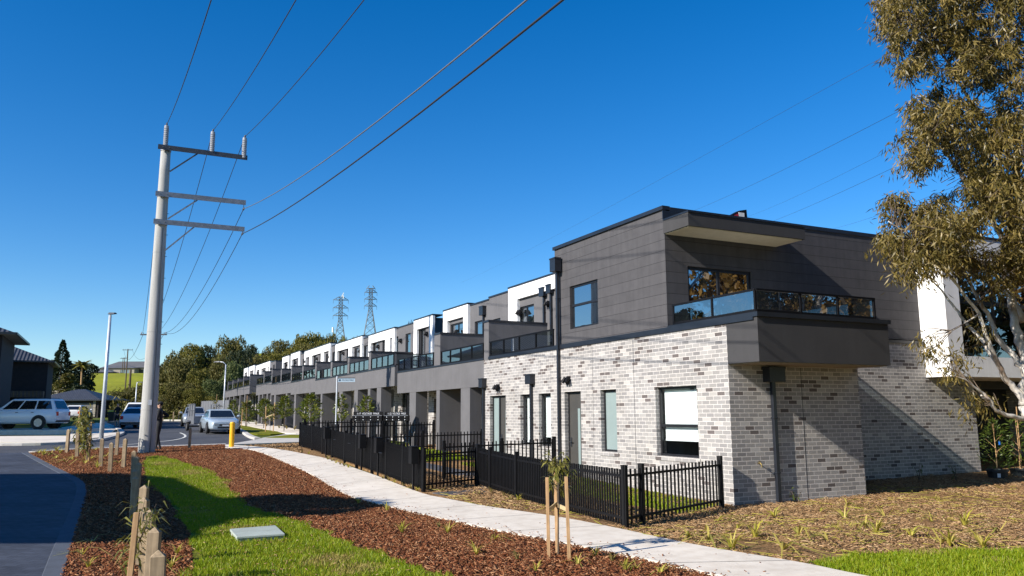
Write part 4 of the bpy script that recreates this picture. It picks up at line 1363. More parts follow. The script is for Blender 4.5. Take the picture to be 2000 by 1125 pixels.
for xa, xb, txt, lab in ((690, 748.5, '1-17  VOLTAGE  WALK', 'black letterbox bank on posts with name board reading 1-17 VOLTAGE WALK'), (751.5, 799, '11-22  VOLTAGE  WALK', 'black letterbox bank on posts with name board reading 11-22 VOLTAGE WALK')):
    qa, qb, ql = at(xa, 804.5, 33.0), at(xb, 804.5, 33.0), at(xa, 822.5, 33.0)
    pa, pb = qa[0], qb[0]
    zt, zl = qa[2], ql[2]
    g = (qa + qb) / 2
    o = empty('letterbox_bank', (g[0], g[1], 0), R(-4)); tag(o, lab, 'letterbox bank', 'letterbox banks at the entry of the walk')
    hw = (pb - pa) / 2
    zm = zt - (zt - zl) * .40
    MB().box(-hw, hw, -.02, .02, zm, zt).build('name_board', M['black'], o)
    bo = MB()
    hh = (zm - zl) / 2
    for r_ in range(2):
        for i in range(4):
            x0 = -hw + (2 * hw) * i / 4
            bo.box(x0 + .008, x0 + hw / 2 - .008, -.18, .2, zl + hh * r_ + .01, zl + hh * (r_ + 1) - .012)
    bo.box(-hw, hw, -.16, .2, zl, zm - .001)
    bo.build('letterboxes', M['black'], o)
    lk = MB()
    for r_ in range(2):
        for i in range(4): lk.ball((-hw + 2 * hw * (i + .5) / 4, -.185, zl + hh * (r_ + .45)), .02, 8)
    lk.build('locks', M['lamp'], o)
    MB().box(-hw, hw, -.2, -.181, zm - .012, zm + .008).build('trim', M['steel'], o)
    for q in (-hw + .05, hw - .05):
        MB().box(q - .04, q + .04, -.04, .04, gz(g[1]) - .1, zl).build('post', M['black'], o)
    text_obj('lettering', txt, (zt - zm) * .74, M['text'], o, (0, -.024, (zt + zm) / 2), (R(90), 0, 0), fit=hw * 1.5)
# ------------------------------------------------------------------ street name sign
sb = at(655, 861, 38.0); sz = at(656, 736, 38.0)[2]
o = empty('street_sign', (sb[0], sb[1], gz(sb[1])))
tag(o, 'white pole with pale blue street name blade reading VOLTAGE WALK', 'street sign')
zt = sz - gz(sb[1])
MB().tube([(0, 0, -.2), (0, 0, zt)], .038, 12).ball((0, 0, zt), .04, 10).build('pole', M['lamp'], o)
bl = MB().box(.04, .84, -.012, .012, zt - .24, zt - .075).build('blade', M['signp'], o)
MB().box(.04, .84, -.018, .018, zt - .075, zt - .045).build('top_rail', M['flash'], bl)
text_obj('lettering', 'VOLTAGE WALK', .11, M['tblue'], bl, (.50, -.0145, zt - .16), (R(90), 0, 0), fit=.56)
dm = MB().lathe([(0, 0), (.05, 0), (.05, .004), (0, .004)], n=14).build('emblem', M['tblue'], bl)
dm.location = (.13, -.0125, zt - .157); dm.rotation_euler = (R(90), 0, 0)
# ------------------------------------------------------------------ the big concrete power pole and its wires
pb = G(286, 884)
PX, PY, PZ = pb
POLE = np.array([PX, PY, 0.0])


def on_pole_plane(x, y):
    d = ray(x, y)
    t = ((POLE - np.array([0, 0, CZ])) @ E1) / (d @ E1)
    return d * t + np.array([0, 0, CZ])


po = empty('power_pole', (PX, PY, PZ), AZ)
tag(po, 'thick concrete power pole carrying three steel crossarms and grey insulators', 'power pole')


def ploc(w):
    q = np.array(w) - np.array([PX, PY, PZ]); return (float(q @ E2), float(q @ E1), float(q[2]))


top = on_pole_plane(323, 287)[2] - PZ
MB().lathe([(.30, -.3), (.298, .0)] + [(.30 - .12 * i / 12, top * i / 12) for i in range(1, 13)] + [(.0, top + .01)], n=28).build('shaft', M['pole'], po, smooth=True)
bands = MB()
for px, py in ((299, 648), (306, 493), (285, 800)):
    z = on_pole_plane(px, py)[2] - PZ
    r = .30 - .12 * z / top
    bands.lathe([(r + .002, z - .02), (r + .007, z - .02), (r + .007, z + .02), (r + .002, z + .02)], n=24)
bands.build('band', M['pole'], po)
ends = []
for i, (l, r, br0, br1) in enumerate((((308, 289), (481, 314), (331, 338), (386, 303)), ((303, 381), (478, 399.5), (327, 430), (384, 394)), ((299, 436), (475.5, 450), (322, 491), (378, 446)))):
    a, b = ploc(on_pole_plane(*l)), ploc(on_pole_plane(*r))
    a = (a[0], -.26, a[2]); b = (b[0], -.26, b[2])
    zz = (a[2] + b[2]) / 2
    a = (a[0], a[1], zz); b = (b[0], b[1], zz)
    m = MB().bar(a, b, .10, .012).bar((a[0], a[1] - .05, a[2] + .05), (b[0], b[1] - .05, b[2] + .05), .012, .10).bar((a[0], a[1] - .05, a[2] - .05), (b[0], b[1] - .05, b[2] - .05), .012, .10)
    m.bar((a[0], a[1], a[2]), (b[0], b[1], b[2]), .09, .06)
    ca = m.build('crossarm', M['dsteel'] if i == 0 else M['steel'], po)
    cl = MB(); rr = .30 - .12 * zz / top
    cl.lathe([(rr + .002, zz - .07), (rr + .02, zz - .07), (rr + .02, zz + .07), (rr + .002, zz + .07)], n=20)
    for sg in (-1, 1): cl.tube([(sg * .12, -.42, zz), (sg * .12, rr + .06, zz)], .014, 6)
    cl.build('clamp', M['steel'], ca)
    p, q = ploc(on_pole_plane(*br0)), ploc(on_pole_plane(*br1))
    MB().bar((p[0], -.24, p[2]), (q[0], -.27, q[2]), .05, .05).build('brace', M['dsteel'] if i == 0 else M['steel'], po)
    ends.append(b)
TOPS = []
for (x0, y0), (x1, y1) in (((323, 287), (327, 243)), ((412.5, 301), (416, 259)), ((474.5, 313), (479.5, 271))):
    a, b = ploc(on_pole_plane(x0, y0)), ploc(on_pole_plane(x1, y1))
    h = b[2] - a[2]
    pr = [(.06, 0), (.088, .02), (.088, .06)]
    n = 9
    for k in range(n):
        z = .09 + (h - .22) * k / n; pr += [(.088, z), (.102, z + .012), (.088, z + .04)]
    pr += [(.088, h - .12), (.08, h - .06), (.025, h - .04), (.03, h), (0, h)]
    io = MB().lathe(pr, n=14).build('insulator', M['porc'], po, smooth=False)
    io.location = (a[0], -.0 if x0 < 330 else -.26, a[2])
    MB().box(-.03, .03, -.12, .12, h - .03, h + .03).build('wire_clamp', M['steel'], io)
    TOPS.append(np.array([PX, PY, PZ]) + E2 * a[0] + E1 * (0 if x0 < 330 else -.26) + np.array([0, 0, a[2] + h]))
for b, (x, y) in ((ends[1], (473, 411)), (ends[2], (471.5, 459))):
    z1 = ploc(on_pole_plane(x, y))[2]
    bx_ = b[0] - .07
    MB().tube([(bx_, -.26, b[2] + .09), (bx_, -.26, z1)], .014, 6).box(bx_ - .03, bx_ + .03, -.40, -.12, z1 - .03, z1 + .03).build('hanger', M['steel'], po)
    TOPS.append(np.array([PX, PY, PZ]) + E2 * bx_ - E1 * .26 + np.array([0, 0, z1]))
st = MB()
for k in range(6):
    z = top * .42 + k * .0
MB().box(.235, .285, -.04, .04, 2.05, 2.3).build('tag_plate', M['lamp'], po)
MB().box(-.06, .06, -.305, -.29, 1.75, 1.95).build('number_plate', M['plate'], po)
MB().tube([(.10, -.285, -.1), (.085, -.24, top * .5), (.06, -.2, top * .72)], .014, 6).build('earth_cable', M['dsteel'], po)
bt = MB()
for k in range(9):
    z = 3.2 + k * .85
    r = .30 - .12 * z / top
    bt.tube([(r * .8, -r * .5, z), (r * .8 + .09, -r * .5 - .05, z)], .010, 5)
bt.build('step_bolts', M['dsteel'], po)
WG = 'power lines strung from the concrete pole'


def wire(label, pts, r, mat, group):
    base = np.array(pts[0])
    o = MB().tube([tuple(np.array(p) - base) for p in pts], r, 6).build('power_line', mat, smooth=True)
    o.location = base
    tag(o, label, 'power line', group)
    return o


names = ['leftmost power line rising from the pole top to the top edge of the photo', 'second power line from the left rising from the top crossarm', 'third power line rising from the end of the top crossarm',
         'pale thick power line from the middle crossarm towards the upper right', 'black thick power line from the lowest crossarm towards the upper right']
for A, (tx, ty), lab, rr, mt in zip(TOPS, ((412.5, 0), (578, 0), (711, 0), (1029, 0), (1099, 0)), names, (.012, .012, .012, .013, .015), ('wire', 'wire', 'wire', 'wirel', 'wire')):
    d = ray(tx, ty)
    t = ((A - np.array([0, 0, CZ])) @ E2) / (d @ E2)
    q = d * t + np.array([0, 0, CZ])
    t1 = (A - q) @ E1; Ls = 92.0
    c = (q[2] - A[2]) / (t1 * (t1 - Ls))
    pts = [A - E1 * u + np.array([0, 0, c * u * (u - Ls)]) for u in np.linspace(0, Ls, 40)]
    wire(lab, pts, rr, M[mt], WG)


def sag(a, b, s, n=24):
    a, b = np.array(a, float), np.array(b, float)
    return [a + (b - a) * t - np.array([0, 0, 4 * s * t * (1 - t)]) for t in np.linspace(0, 1, n)]


# smaller timber poles farther on
FP = 'timber power poles on the far hill'


def far_pole(lab, x, ytop, Y, arm, ybase=None, r=.13):
    t = at(x, ytop, Y); zb = H(t[0], t[1]) - .3
    o = empty('power_pole', (t[0], t[1], zb)); tag(o, lab, 'power pole', FP)
    h = t[2] - zb
    MB().lathe([(r * 1.3, 0), (r, h), (0, h)], n=8).build('shaft', M['dbark'], o)
    if arm:
        m = MB().bar((-arm / 2, -.12, h - .25), (arm / 2, -.12, h - .25), .1, .12)
        ca = m.build('crossarm', M['dsteel'], o)
        ins = MB()
        for q in (-.46, -.2, .2, .46): ins.lathe([(.03, 0), (.06, .05), (.03, .2), (0, .2)], (arm * q, -.12, h - .19), 6)
        ins.build('insulators', M['porc'], ca)
    return np.array([t[0], t[1], t[2] - .05])


q1 = far_pole('power pole with one crossarm hidden behind the thick concrete pole', 301.5, 648.5, 76, 2.5, r=.16)
q2 = far_pole('tallest timber power pole standing on the green hill', 250, 681.5, 190, 2.4)
q3 = far_pole('distant power pole at the hill top in front of the far house', 244, 698, 280, 2.4)
q4 = far_pole('farthest small power pole on the hill ridge', 240.5, 699, 300, 2.2)
q5 = far_pole('short thick timber pole in the pasture without crossarm', 255.5, 722, 165, 0, r=.2)
LW = 'power lines continuing past the concrete pole'
for i, (A, dx) in enumerate(zip(TOPS, (-1.1, -.5, .3, .8, 1.15))):
    wire(f'{["first", "second", "third", "fourth", "fifth"][i]} power line from the left between the concrete pole and the next pole', sag(A, q1 + np.array([dx, 0, -.05]), 1.3), .014, M['wire'], LW)
for i, dx in enumerate((-1.0, 1.0)):
    wire(f'{["left", "right"][i]} thin power line climbing from the hidden pole to the hill pole', sag(q1 + np.array([dx, 0, 0]), q2 + np.array([dx, 0, 0]), 2.5), .02, M['wire'], LW)
# high lines crossing the sky on the right
HL = 'faint high voltage lines in the sky on the right'
for i, (pa, pb_, ya, yb) in enumerate((((900, 552), (1730, 108), 420, 60), ((1330, 421), (1765, 212), 120, 42), ((1440, 430), (1765, 279), 120, 44), ((1440, 455), (1765, 318), 120, 40), ((1590, 455), (1880, 358), 110, 46))):
    wire(f'{["topmost faint", "second", "third", "fourth", "lowest"][i]} high line slanting through the sky right of the roof', sag(at(*pa, ya), at(*pb_, yb), .35 if i else 1.0), (.012, .011, .007, .009, .009)[i], M['wire'], HL)
# ------------------------------------------------------------------ street lights
SL = 'street lights'


def street_light(lab, base, ztop, arm, mat, r0=.085, r1=.05):
    o = empty('street_light', (base[0], base[1], gz(base[1]))); tag(o, lab, 'street light', SL)
    h = ztop - gz(base[1])
    MB().tube([(0, 0, -.2), (0, 0, h * .5), (0, 0, h)], [r0, (r0 + r1) / 2, r1], 12).build('pole', M[mat], o, smooth=True)
    a = MB()
    if arm[0] > .6 or arm[0] < -.6:
        a.tube([(0, 0, h - .02), (arm[0] * .3, arm[1] * .3, h + .22), (arm[0], arm[1], h + .30)], [.04, .035, .03], 8)
        ao = a.build('arm', M[mat], o, smooth=True)
        z = h + .28
    else:
        a.tube([(0, 0, h - .02), (arm[0] * .6, arm[1] * .6, h + .10)], .035, 8)
        ao = a.build('arm', M[mat], o); z = h + .1
    e = np.array(arm) / np.linalg.norm(arm)
    l = MB().hexa([(arm[0] - e[0] * .25 - e[1] * .1, arm[1] - e[1] * .25 + e[0] * .1, z - .05), (arm[0] - e[0] * .25 + e[1] * .1, arm[1] - e[1] * .25 - e[0] * .1, z - .05), (arm[0] + e[0] * .35 + e[1] * .08, arm[1] + e[1] * .35 - e[0] * .08, z - .06), (arm[0] + e[0] * .35 - e[1] * .08, arm[1] + e[1] * .35 + e[0] * .08, z - .06)],
                  [(arm[0] - e[0] * .2 - e[1] * .07, arm[1] - e[1] * .2 + e[0] * .07, z + .05), (arm[0] - e[0] * .2 + e[1] * .07, arm[1] - e[1] * .2 - e[0] * .07, z + .05), (arm[0] + e[0] * .3 + e[1] * .05, arm[1] + e[1] * .3 - e[0] * .05, z + .01), (arm[0] + e[0] * .3 - e[1] * .05, arm[1] + e[1] * .3 + e[0] * .05, z + .01)])
    l.build('lamp_head', M['dsteel'] if mat == 'lamp' else M['lamp'], o)


b = G(197.5, 859); street_light('white street light pole with small dark head behind the bollards', b, at(221, 616, b[1])[2], (.14, -.1), 'lamp', .11, .07)
b = at(437, 795, 76); street_light('street light with curved arm beside the far end of the terrace', b, at(437, 712, 76)[2], (-.85, .1), 'lamp')
b = at(264.5, 790, 88); street_light('thin far street light pole left of the concrete power pole', b, at(267.5, 748, 88)[2], (.3, 0), 'lamp', .07, .05)
# ------------------------------------------------------------------ bollards
BG = 'timber bollards edging the mulch'


def bollard_mesh(h=.95, w=.105, cap=.055):
    m = MB(); a = w / 2
    ring = lambda s, z: [(-s, -s, z), (s, -s, z), (s, s, z), (-s, s, z)]
    m.hexa(ring(a, -.15), ring(a, h - cap))
    for i in range(4):
        j = (i + 1) % 4; r = ring(a, h - cap)
        m.face([r[i], r[j], (0, 0, h)])
    return m


proto = None
BP = [(313.5, 1078, .8, 'nearest pointed timber bollard at the bottom edge of the photo'), (301, 1033, .8, 'second timber bollard from the camera, streaked dark'), (291, 998, .8, 'third timber bollard from the camera in the curved row'),
      (284.5, 973, .8, 'fourth timber bollard from the camera, half hidden'), (280.5, 949, .8, 'fifth timber bollard from the camera behind the wispy plant')]
spots = [(G(x, y, h), lab) for x, y, h, lab in BP]
spots += [((-6.35, 13.9, 0), 'shaded bollard beyond the wispy plant, nearest of the shaded ones'), ((-7.2, 15.75, 0), 'shaded bollard beyond the wispy plant, second in its line'), ((-7.95, 17.5, 0), 'shaded bollard beyond the wispy plant, third in its line'),
          ((-8.75, 19.2, 0), 'shaded bollard close in front of the concrete pole'), ((-9.6, 20.9, 0), 'shaded bollard at the lawn edge left of the concrete pole')]
for (x, y), lab in zip(((214.5, 922), (196.5, 911.5), (227, 890), (241, 913), (171, 899.5), (150, 892), (130.5, 884)),
                       ('sunlit bollard right of the white street light foot', 'sunlit bollard directly below the white street light', 'sunlit bollard farther back beside the road kerb', 'dark bollard left of the concrete power pole', 'bollard among the plants nearest the street light', 'bollard among leafy plants, second from the left', 'leftmost bollard behind a leafy plant')):
    spots.append((G(x, y), lab))
spots.append((G(369.6, 876), 'dark bollard standing in the shadow right of the concrete pole'))
for (x, y), lab in zip(((318, 821.8), (338, 821.6), (348.6, 821.4), (330, 821.7)), ('leftmost pale bollard across the road', 'tall pale bollard across the road', 'pale bollard across the road next to the white car', 'pale bollard across the road between the others')):
    if x != 330: spots.append((G(x, y - .5), lab))
for i, (g, lab) in enumerate(spots):
    if proto is None:
        proto = bollard_mesh().build('bollard', M['timber'], bevel=.004); o = proto
    else:
        o = proto.copy(); col.objects.link(o)
    o.location = (g[0], g[1], gz(g[1])); o.rotation_euler = (R(random.uniform(-1.5, 1.5)), R(random.uniform(-1.5, 1.5)), R(random.uniform(-14, 14)) + .25)
    o.scale = (1, 1, .86 if i < 10 else random.uniform(.88, .95))
    tag(o, lab, 'bollard', BG)
g = G(452, 874)
o = MB().lathe([(.10, -.05), (.10, .93), (.105, .94), (.105, .99), (.085, 1.03), (.0, 1.04)], n=20).build('yellow_bollard', M['yellow'], smooth=False)
o.location = (g[0], g[1], gz(g[1])); tag(o, 'bright yellow steel bollard where the footpath meets the road', 'bollard')
# pit lid on the lawn
c4 = [G(*q, .088)[:2] for q in ((450, 1033), (463.5, 1048), (555, 1042), (537, 1026))]
z = gz(c4[0][1])
pc = np.mean(c4, axis=0)
o = empty('utility_pit', (pc[0], pc[1], z)); tag(o, 'low pale green concrete utility pit lid set in the lawn', 'pit lid')
rl = [(q[0] - pc[0], q[1] - pc[1]) for q in c4]
MB().hexa([(x, y, -.03) for x, y in rl], [(x * .99, y * .99, .055) for x, y in rl]).build('surround', M['lid'], o, weld=True, bevel=.006)
MB().hexa([(x * 1.03, y * 1.03, .056) for x, y in rl], [(x * 1.025, y * 1.025, .088) for x, y in rl]).build('lid', M['lid'], o, weld=True, bevel=.006)
# far wall behind the trailer
g0, g1_ = at(392, 822, 92), at(446, 815, 86)
gc = np.array([g0[0], g0[1], gz(g0[1])])
m = MB(); m.bar((0, 0, .95), (g1_[0] - gc[0], g1_[1] - gc[1], .95), .06, 1.9)
for i in range(12):
    q = (np.array([g1_[0], g1_[1]]) - gc[:2]) * i / 11
    m.box(q[0] - .04, q[0] + .04, q[1] - .06, q[1] + .06, 0, 1.93)
o = m.build('metal_fence', M['fence']); o.location = gc; tag(o, 'grey sheet metal fence at the road end behind the trailer', 'fence')
# ------------------------------------------------------------------ vehicles (local: x forward, y left, z up)


def car(name, label, loc, heading, paint, L_, W_, H_, prof, glass, wheels, wr=.32, clear=.2, group=None, cat='car', bed=None, front='round', rails=False):
    """prof: stations (x, top z, half width factor, bottom z); glass: (bottom front x, top front x, top rear x, bottom rear x, belt z)"""
    o = empty(name, (loc[0], loc[1], loc[2]), heading); tag(o, label, cat, group)
    hw = W_ / 2
    m = MB(); rings = []
    for x, zt, f, zb in prof:
        w = hw * f
        hgt = zt - zb
        rings.append([(x, -w * .80, zb), (x, -w * .96, zb + .10 * hgt + .03), (x, -w, zb + hgt * .42), (x, -w * .985, zb + hgt * .70), (x, -w * .93, zt - .05), (x, -w * .80, zt), (x, -w * .4, zt + .018), (x, w * .4, zt + .018),
                      (x, w * .80, zt), (x, w * .93, zt - .05), (x, w * .985, zb + hgt * .70), (x, w, zb + hgt * .42), (x, w * .96, zb + .10 * hgt + .03), (x, w * .80, zb)])
    n = len(rings[0])
    for a, b in zip(rings, rings[1:]):
        for k in range(n):
            m.face([a[k], b[k], b[(k + 1) % n], a[(k + 1) % n]])
    m.face(rings[0]); m.face(rings[-1][::-1])
    body = m.build('body', paint, o, smooth=True, weld=True)
    bv = body.modifiers.new('bevel', 'BEVEL'); bv.width = .03; bv.segments = 2; bv.limit_method = 'ANGLE'; bv.angle_limit = R(38)
    # cabin
    xf, xft, xrt, xr, zb = glass
    wb, wt = hw * .90, hw * .70
    zt = H_
    zm = zb + (zt - zb) * .55; wm = wb + (wt - wb) * .45
    bot = [(xr, -wb, zb - .03), (xf, -wb * .94, zb - .03), (xf, wb * .94, zb - .03), (xr, wb, zb - .03)]
    tp = [(xrt, -wt, zt - .06), (xft, -wt, zt - .06), (xft, wt, zt - .06), (xrt, wt, zt - .06)]
    c = MB()
    for i in range(4):
        j = (i + 1) % 4; c.face([bot[i], bot[j], tp[j], tp[i]])
    rf = [(xrt + .06, -wt * .86, zt), (xft - .10, -wt * .86, zt), (xft - .10, wt * .86, zt), (xrt + .06, wt * .86, zt)]
    for i in range(4):
        j = (i + 1) % 4; c.face([tp[i], tp[j], rf[j], rf[i]])
    c.face(rf)
    cab = c.build('cabin', paint, o, weld=True, bevel=.025)

    def pane(nm, q, t0, t1, u0, u1, off):
        """pane inset on a face given by corners q = bottom a, bottom b, top b, top a"""
        a, b, cc, d = (Vector(p) for p in q)
        P = lambda u, t: (a.lerp(b, u)).lerp(d.lerp(cc, u), t)
        nrm = (b - a).cross(d - a).normalized() * off
        pts = [P(u0, t0) + nrm, P(u1, t0) + nrm, P(u1 + (0), t1) + nrm, P(u0, t1) + nrm]
        MB().face(pts).build(nm, M['glasscar'], o)
    pane('windscreen', (bot[1], bot[2], tp[2], tp[1]), .10, .94, .05, .95, .012)
    pane('rear_window', (bot[3], bot[0], tp[0], tp[3]), .16, .90, .07, .93, .012)
    for sd, q in ((0, (bot[0], bot[1], tp[1], tp[0])), (1, (bot[2], bot[3], tp[3], tp[2]))):
        for u0, u1 in ((.06, .34), (.37, .64), (.67, .93)) if L_ > 4.6 and not bed else ((.08, .47), (.50, .92)):
            if sd: u0, u1 = 1 - u1, 1 - u0
            pane('side_window', q, .14, .90, u0, u1, .012)
    # wheels
    for x in wheels:
        for sg in (-1, 1):
            y = sg * (hw - .09)
            w = MB().lathe([(wr * .62, -.10), (wr * .95, -.10), (wr, -.06), (wr, .06), (wr * .95, .10), (wr * .62, .10)], n=22, ring=True)
            t = w.build('wheel', M['tyre'], o, smooth=False)
            t.location = (x, y, wr); t.rotation_euler = (R(90), 0, 0)
            rm = MB().lathe([(0, .07), (wr * .2, .09), (wr * .2, .06), (wr * .62, .05), (wr * .62, .095), (wr * .58, .095)], n=20)
            for k in range(6):
                a = k * math.pi / 3
                rm.bar((wr * .15 * math.cos(a), wr * .15 * math.sin(a), .085), (wr * .6 * math.cos(a), wr * .6 * math.sin(a), .085), wr * .2, .02)
            r = rm.build('rim', M['rim'], t)
            if sg > 0: r.rotation_euler = (R(180), 0, 0)
            ar = MB().lathe([(wr * 1.16, -.012), (wr * 1.16, .012), (0, .012)], n=24).build('wheel_arch', M['trim'], o)
            ar.location = (x, sg * (hw - .006), wr * 1.02); ar.rotation_euler = (R(90), 0, 0)
            t.location.y = sg * (hw - .06)
    # details front and back
    x1, x0 = prof[-1][0], prof[0][0]
    zf, zr = prof[-1][1], prof[0][1]
    wf, wrr = hw * prof[-1][2], hw * prof[0][2]
    for sg in (-1, 1):
        hl = MB().hexa([(x1 - .22, sg * wf * .99 - (sg * .0), zf - .20), (x1 + .012, sg * wf * .55, zf - .20), (x1 + .012, sg * wf * .90, zf - .18), (x1 - .10, sg * wf * 1.01, zf - .18)],
                       [(x1 - .22, sg * wf * .97, zf - .05), (x1 + .0, sg * wf * .55, zf - .07), (x1 + .0, sg * wf * .88, zf - .06), (x1 - .12, sg * wf * .99, zf - .05)])
        hl.build('headlight', M['lens'], o)
        tl = MB().box(x0 - .012, x0 + .06, sg * wrr * .72, sg * wrr * .99, zr - .30, zr - .06)
        tl.build('tail_light', M['red'], o)
        mr = MB().ball((xf - .32, sg * (hw + .09), zb + .08), .11, 8, sz=(.6, 1, .75)).bar((xf - .30, sg * hw * .95, zb + .03), (xf - .32, sg * (hw + .06), zb + .06), .05)
        mr.build('side_mirror', paint, o)
    MB().box(x1 + .004, x1 + .018, -wf * .5, wf * .5, zf - .20, zf - .10).build('grille', M['trim'], o)
    MB().box(x1 + .004, x1 + .02, -wf * .62, wf * .62, prof[-1][3] + .06, prof[-1][3] + .16).build('air_intake', M['trim'], o)
    MB().box(x1 + .022, x1 + .032, -.19, .19, prof[-1][3] + .17, prof[-1][3] + .27).build('number_plate', M['plate'], o)
    MB().box(x0 - .032, x0 - .014, -.19, .19, prof[0][3] + .18, prof[0][3] + .29).build('number_plate', M['plate'], o)
    MB().box(x0 - .02, x0 + .05, -wrr * .95, wrr * .95, prof[0][3] + .0, prof[0][3] + .12).build('rear_valance', M['trim'], o)
    for sg in (-1, 1):
        for dx in (.36, .62):
            xx = xr + (xf - xr) * dx
            MB().box(xx, xx + .16, sg * (hw * .995), sg * (hw * .995 + .02), zb - .15, zb - .12).build('door_handle', M['trim'], o)
    if rails:
        for sg in (-1, 1):
            MB().tube([(xrt + .2, sg * wt * .9, zt - .02), (xrt + .3, sg * wt * .9, zt + .05), (xft - .4, sg * wt * .9, zt + .05), (xft - .3, sg * wt * .9, zt - .02)], .018, 6).build('roof_rail', M['trim'], o)
    return o


HD = math.atan2(-E1[1], -E1[0])        # facing down the street towards the camera
SEDAN = [(-2.40, .88, .86, .30), (-2.32, .98, .92, .24), (-1.6, 1.0, .97, .2), (-.6, .98, 1, .19), (.6, .96, 1, .19), (1.3, .90, .99, .2), (1.95, .82, .95, .2), (2.30, .74, .86, .22), (2.42, .66, .78, .25)]
HATCH = [(-2.05, .92, .88, .30), (-1.98, 1.02, .94, .24), (-1.3, 1.03, .98, .2), (-.4, 1.0, 1, .19), (.7, .98, 1, .19), (1.2, .94, .99, .2), (1.8, .86, .95, .2), (2.10, .78, .86, .22), (2.2, .70, .78, .25)]
SUV = [(-2.42, 1.12, .90, .42), (-2.36, 1.20, .95, .36), (-1.5, 1.22, .99, .34), (-.4, 1.20, 1, .33), (.8, 1.18, 1, .33), (1.4, 1.16, .99, .34), (2.0, 1.10, .97, .36), (2.32, 1.02, .90, .38), (2.42, .92, .84, .42)]
g = G(437, 846.5)
cc = np.array([g[0], g[1]]) + E1[:2] * 2.4
sed = car('parked_car', 'pale silver sedan with its front to the camera, parked behind the yellow bollard', (cc[0], cc[1], gz(cc[1]) - .05), HD + R(2), M['cgrey'], 4.84, 1.86, 1.44, SEDAN, (1.05, .25, -.95, -1.75, .94), (1.45, -1.35), front='round', cat='car')
g = G(377, 832.5)
cc = np.array([g[0], g[1]]) + E1[:2] * 2.2 + np.array([.25, 0])
car('parked_car', 'silver white hatchback across the bend, front to the camera, left of the trailer', (cc[0], cc[1], gz(cc[1]) - .05), HD + R(-3), M['csilver'], 4.3, 1.82, 1.5, HATCH, (1.1, .2, -1.35, -1.95, .98), (1.35, -1.25), cat='car')
g = G(253, 835.5)
cc = np.array([g[0], g[1]]) + np.array([-.15, 2.1])
hb = car('parked_car', 'white hatchback seen from behind with red tail lights, left of the concrete pole', (cc[0], cc[1], gz(cc[1]) - .05), R(96), M['cwhite'], 4.3, 1.82, 1.5, HATCH, (1.1, .2, -1.35, -1.95, .98), (1.35, -1.25), cat='car')
cc2 = at(257, 822, 71.5)
car('parked_car', 'taller white wagon parked ahead of the white hatchback', (cc2[0], cc2[1] + 2, gz(cc2[1]) - .05), R(97), M['cwhite'], 4.8, 1.88, 1.86, SUV, (1.25, .45, -2.0, -2.35, 1.16), (1.45, -1.40), wr=.38, rails=True, cat='car')
gs = G(58, 833.8)
car('parked_car', 'white four wheel drive wagon side on in the shade of the left houses', (-30.6, 51.2, gz(51.2) + .22), R(182), M['cwhite'], 4.9, 1.9, 1.86, SUV, (1.25, .45, -2.05, -2.38, 1.16), (1.45, -1.40), wr=.40, rails=True, cat='car')
gs = at(143, 815, 86)
car('parked_car', 'pale car in the shade of the carport on the left', (gs[0], gs[1] + 1, gz(gs[1]) + .03), R(100), M['cwhite'], 4.3, 1.82, 1.5, HATCH, (1.1, .2, -1.35, -1.95, .98), (1.35, -1.25), cat='car')
# box trailer behind the sedan
tr = np.array(sed.location[:2]) + E1[:2] * 4.7 - E2[:2] * .55
o = empty('box_trailer', (tr[0], tr[1], gz(tr[1]) - .05), HD + R(6)); tag(o, 'small galvanised box trailer with high cage side standing behind the silver sedan', 'trailer')
MB().box(-1.2, 1.2, -.75, .75, .45, .50).box(-1.2, 1.2, -.78, -.75, .45, .95).box(-1.2, 1.2, .75, .78, .45, .95).box(-1.2, -1.17, -.75, .75, .45, .95).box(1.17, 1.2, -.75, .75, .45, .95).build('tray', M['steel'], o)
cg = MB()
for x in (-1.18, -.4, .4, 1.18):
    for sg in (-1, 1): cg.bar((x, sg * .765, .95), (x, sg * .765, 1.75), .04)
for z in (1.35, 1.74):
    for sg in (-1, 1): cg.bar((-1.18, sg * .765, z), (1.18, sg * .765, z), .04)
cg.build('cage', M['steel'], o)
MB().box(-1.0, 1.1, -.74, -.70, .95, 1.72).build('cage_panel', M['steel'], o)
MB().bar((1.2, .5, .42), (2.3, 0, .42), .07).bar((1.2, -.5, .42), (2.3, 0, .42), .07).build('drawbar', M['steel'], o)
MB().tube([(2.1, 0, .2), (2.1, 0, .6)], .03, 8).build('jockey_wheel', M['dsteel'], o)
for sg in (-1, 1):
    t = MB().lathe([(.18, -.08), (.28, -.08), (.3, -.05), (.3, .05), (.28, .08), (.18, .08)], n=18, ring=True).build('wheel', M['tyre'], o)
    t.location = (-.1, sg * .92, .3); t.rotation_euler = (R(90), 0, 0)
    rr_ = MB().lathe([(0, -.05), (.18, -.06), (.18, .06), (0, .05)], n=14).build('rim', M['steel'], t)
    MB().hexa([(-.5, sg * .80, .62), (.3, sg * .80, .62), (.3, sg * 1.03, .62), (-.5, sg * 1.03, .62)], [(-.38, sg * .80, .70), (.18, sg * .80, .70), (.18, sg * 1.03, .70), (-.38, sg * 1.03, .70)]).build('mudguard', M['steel'], o)

# ------------------------------------------------------------------ houses on the left and beyond


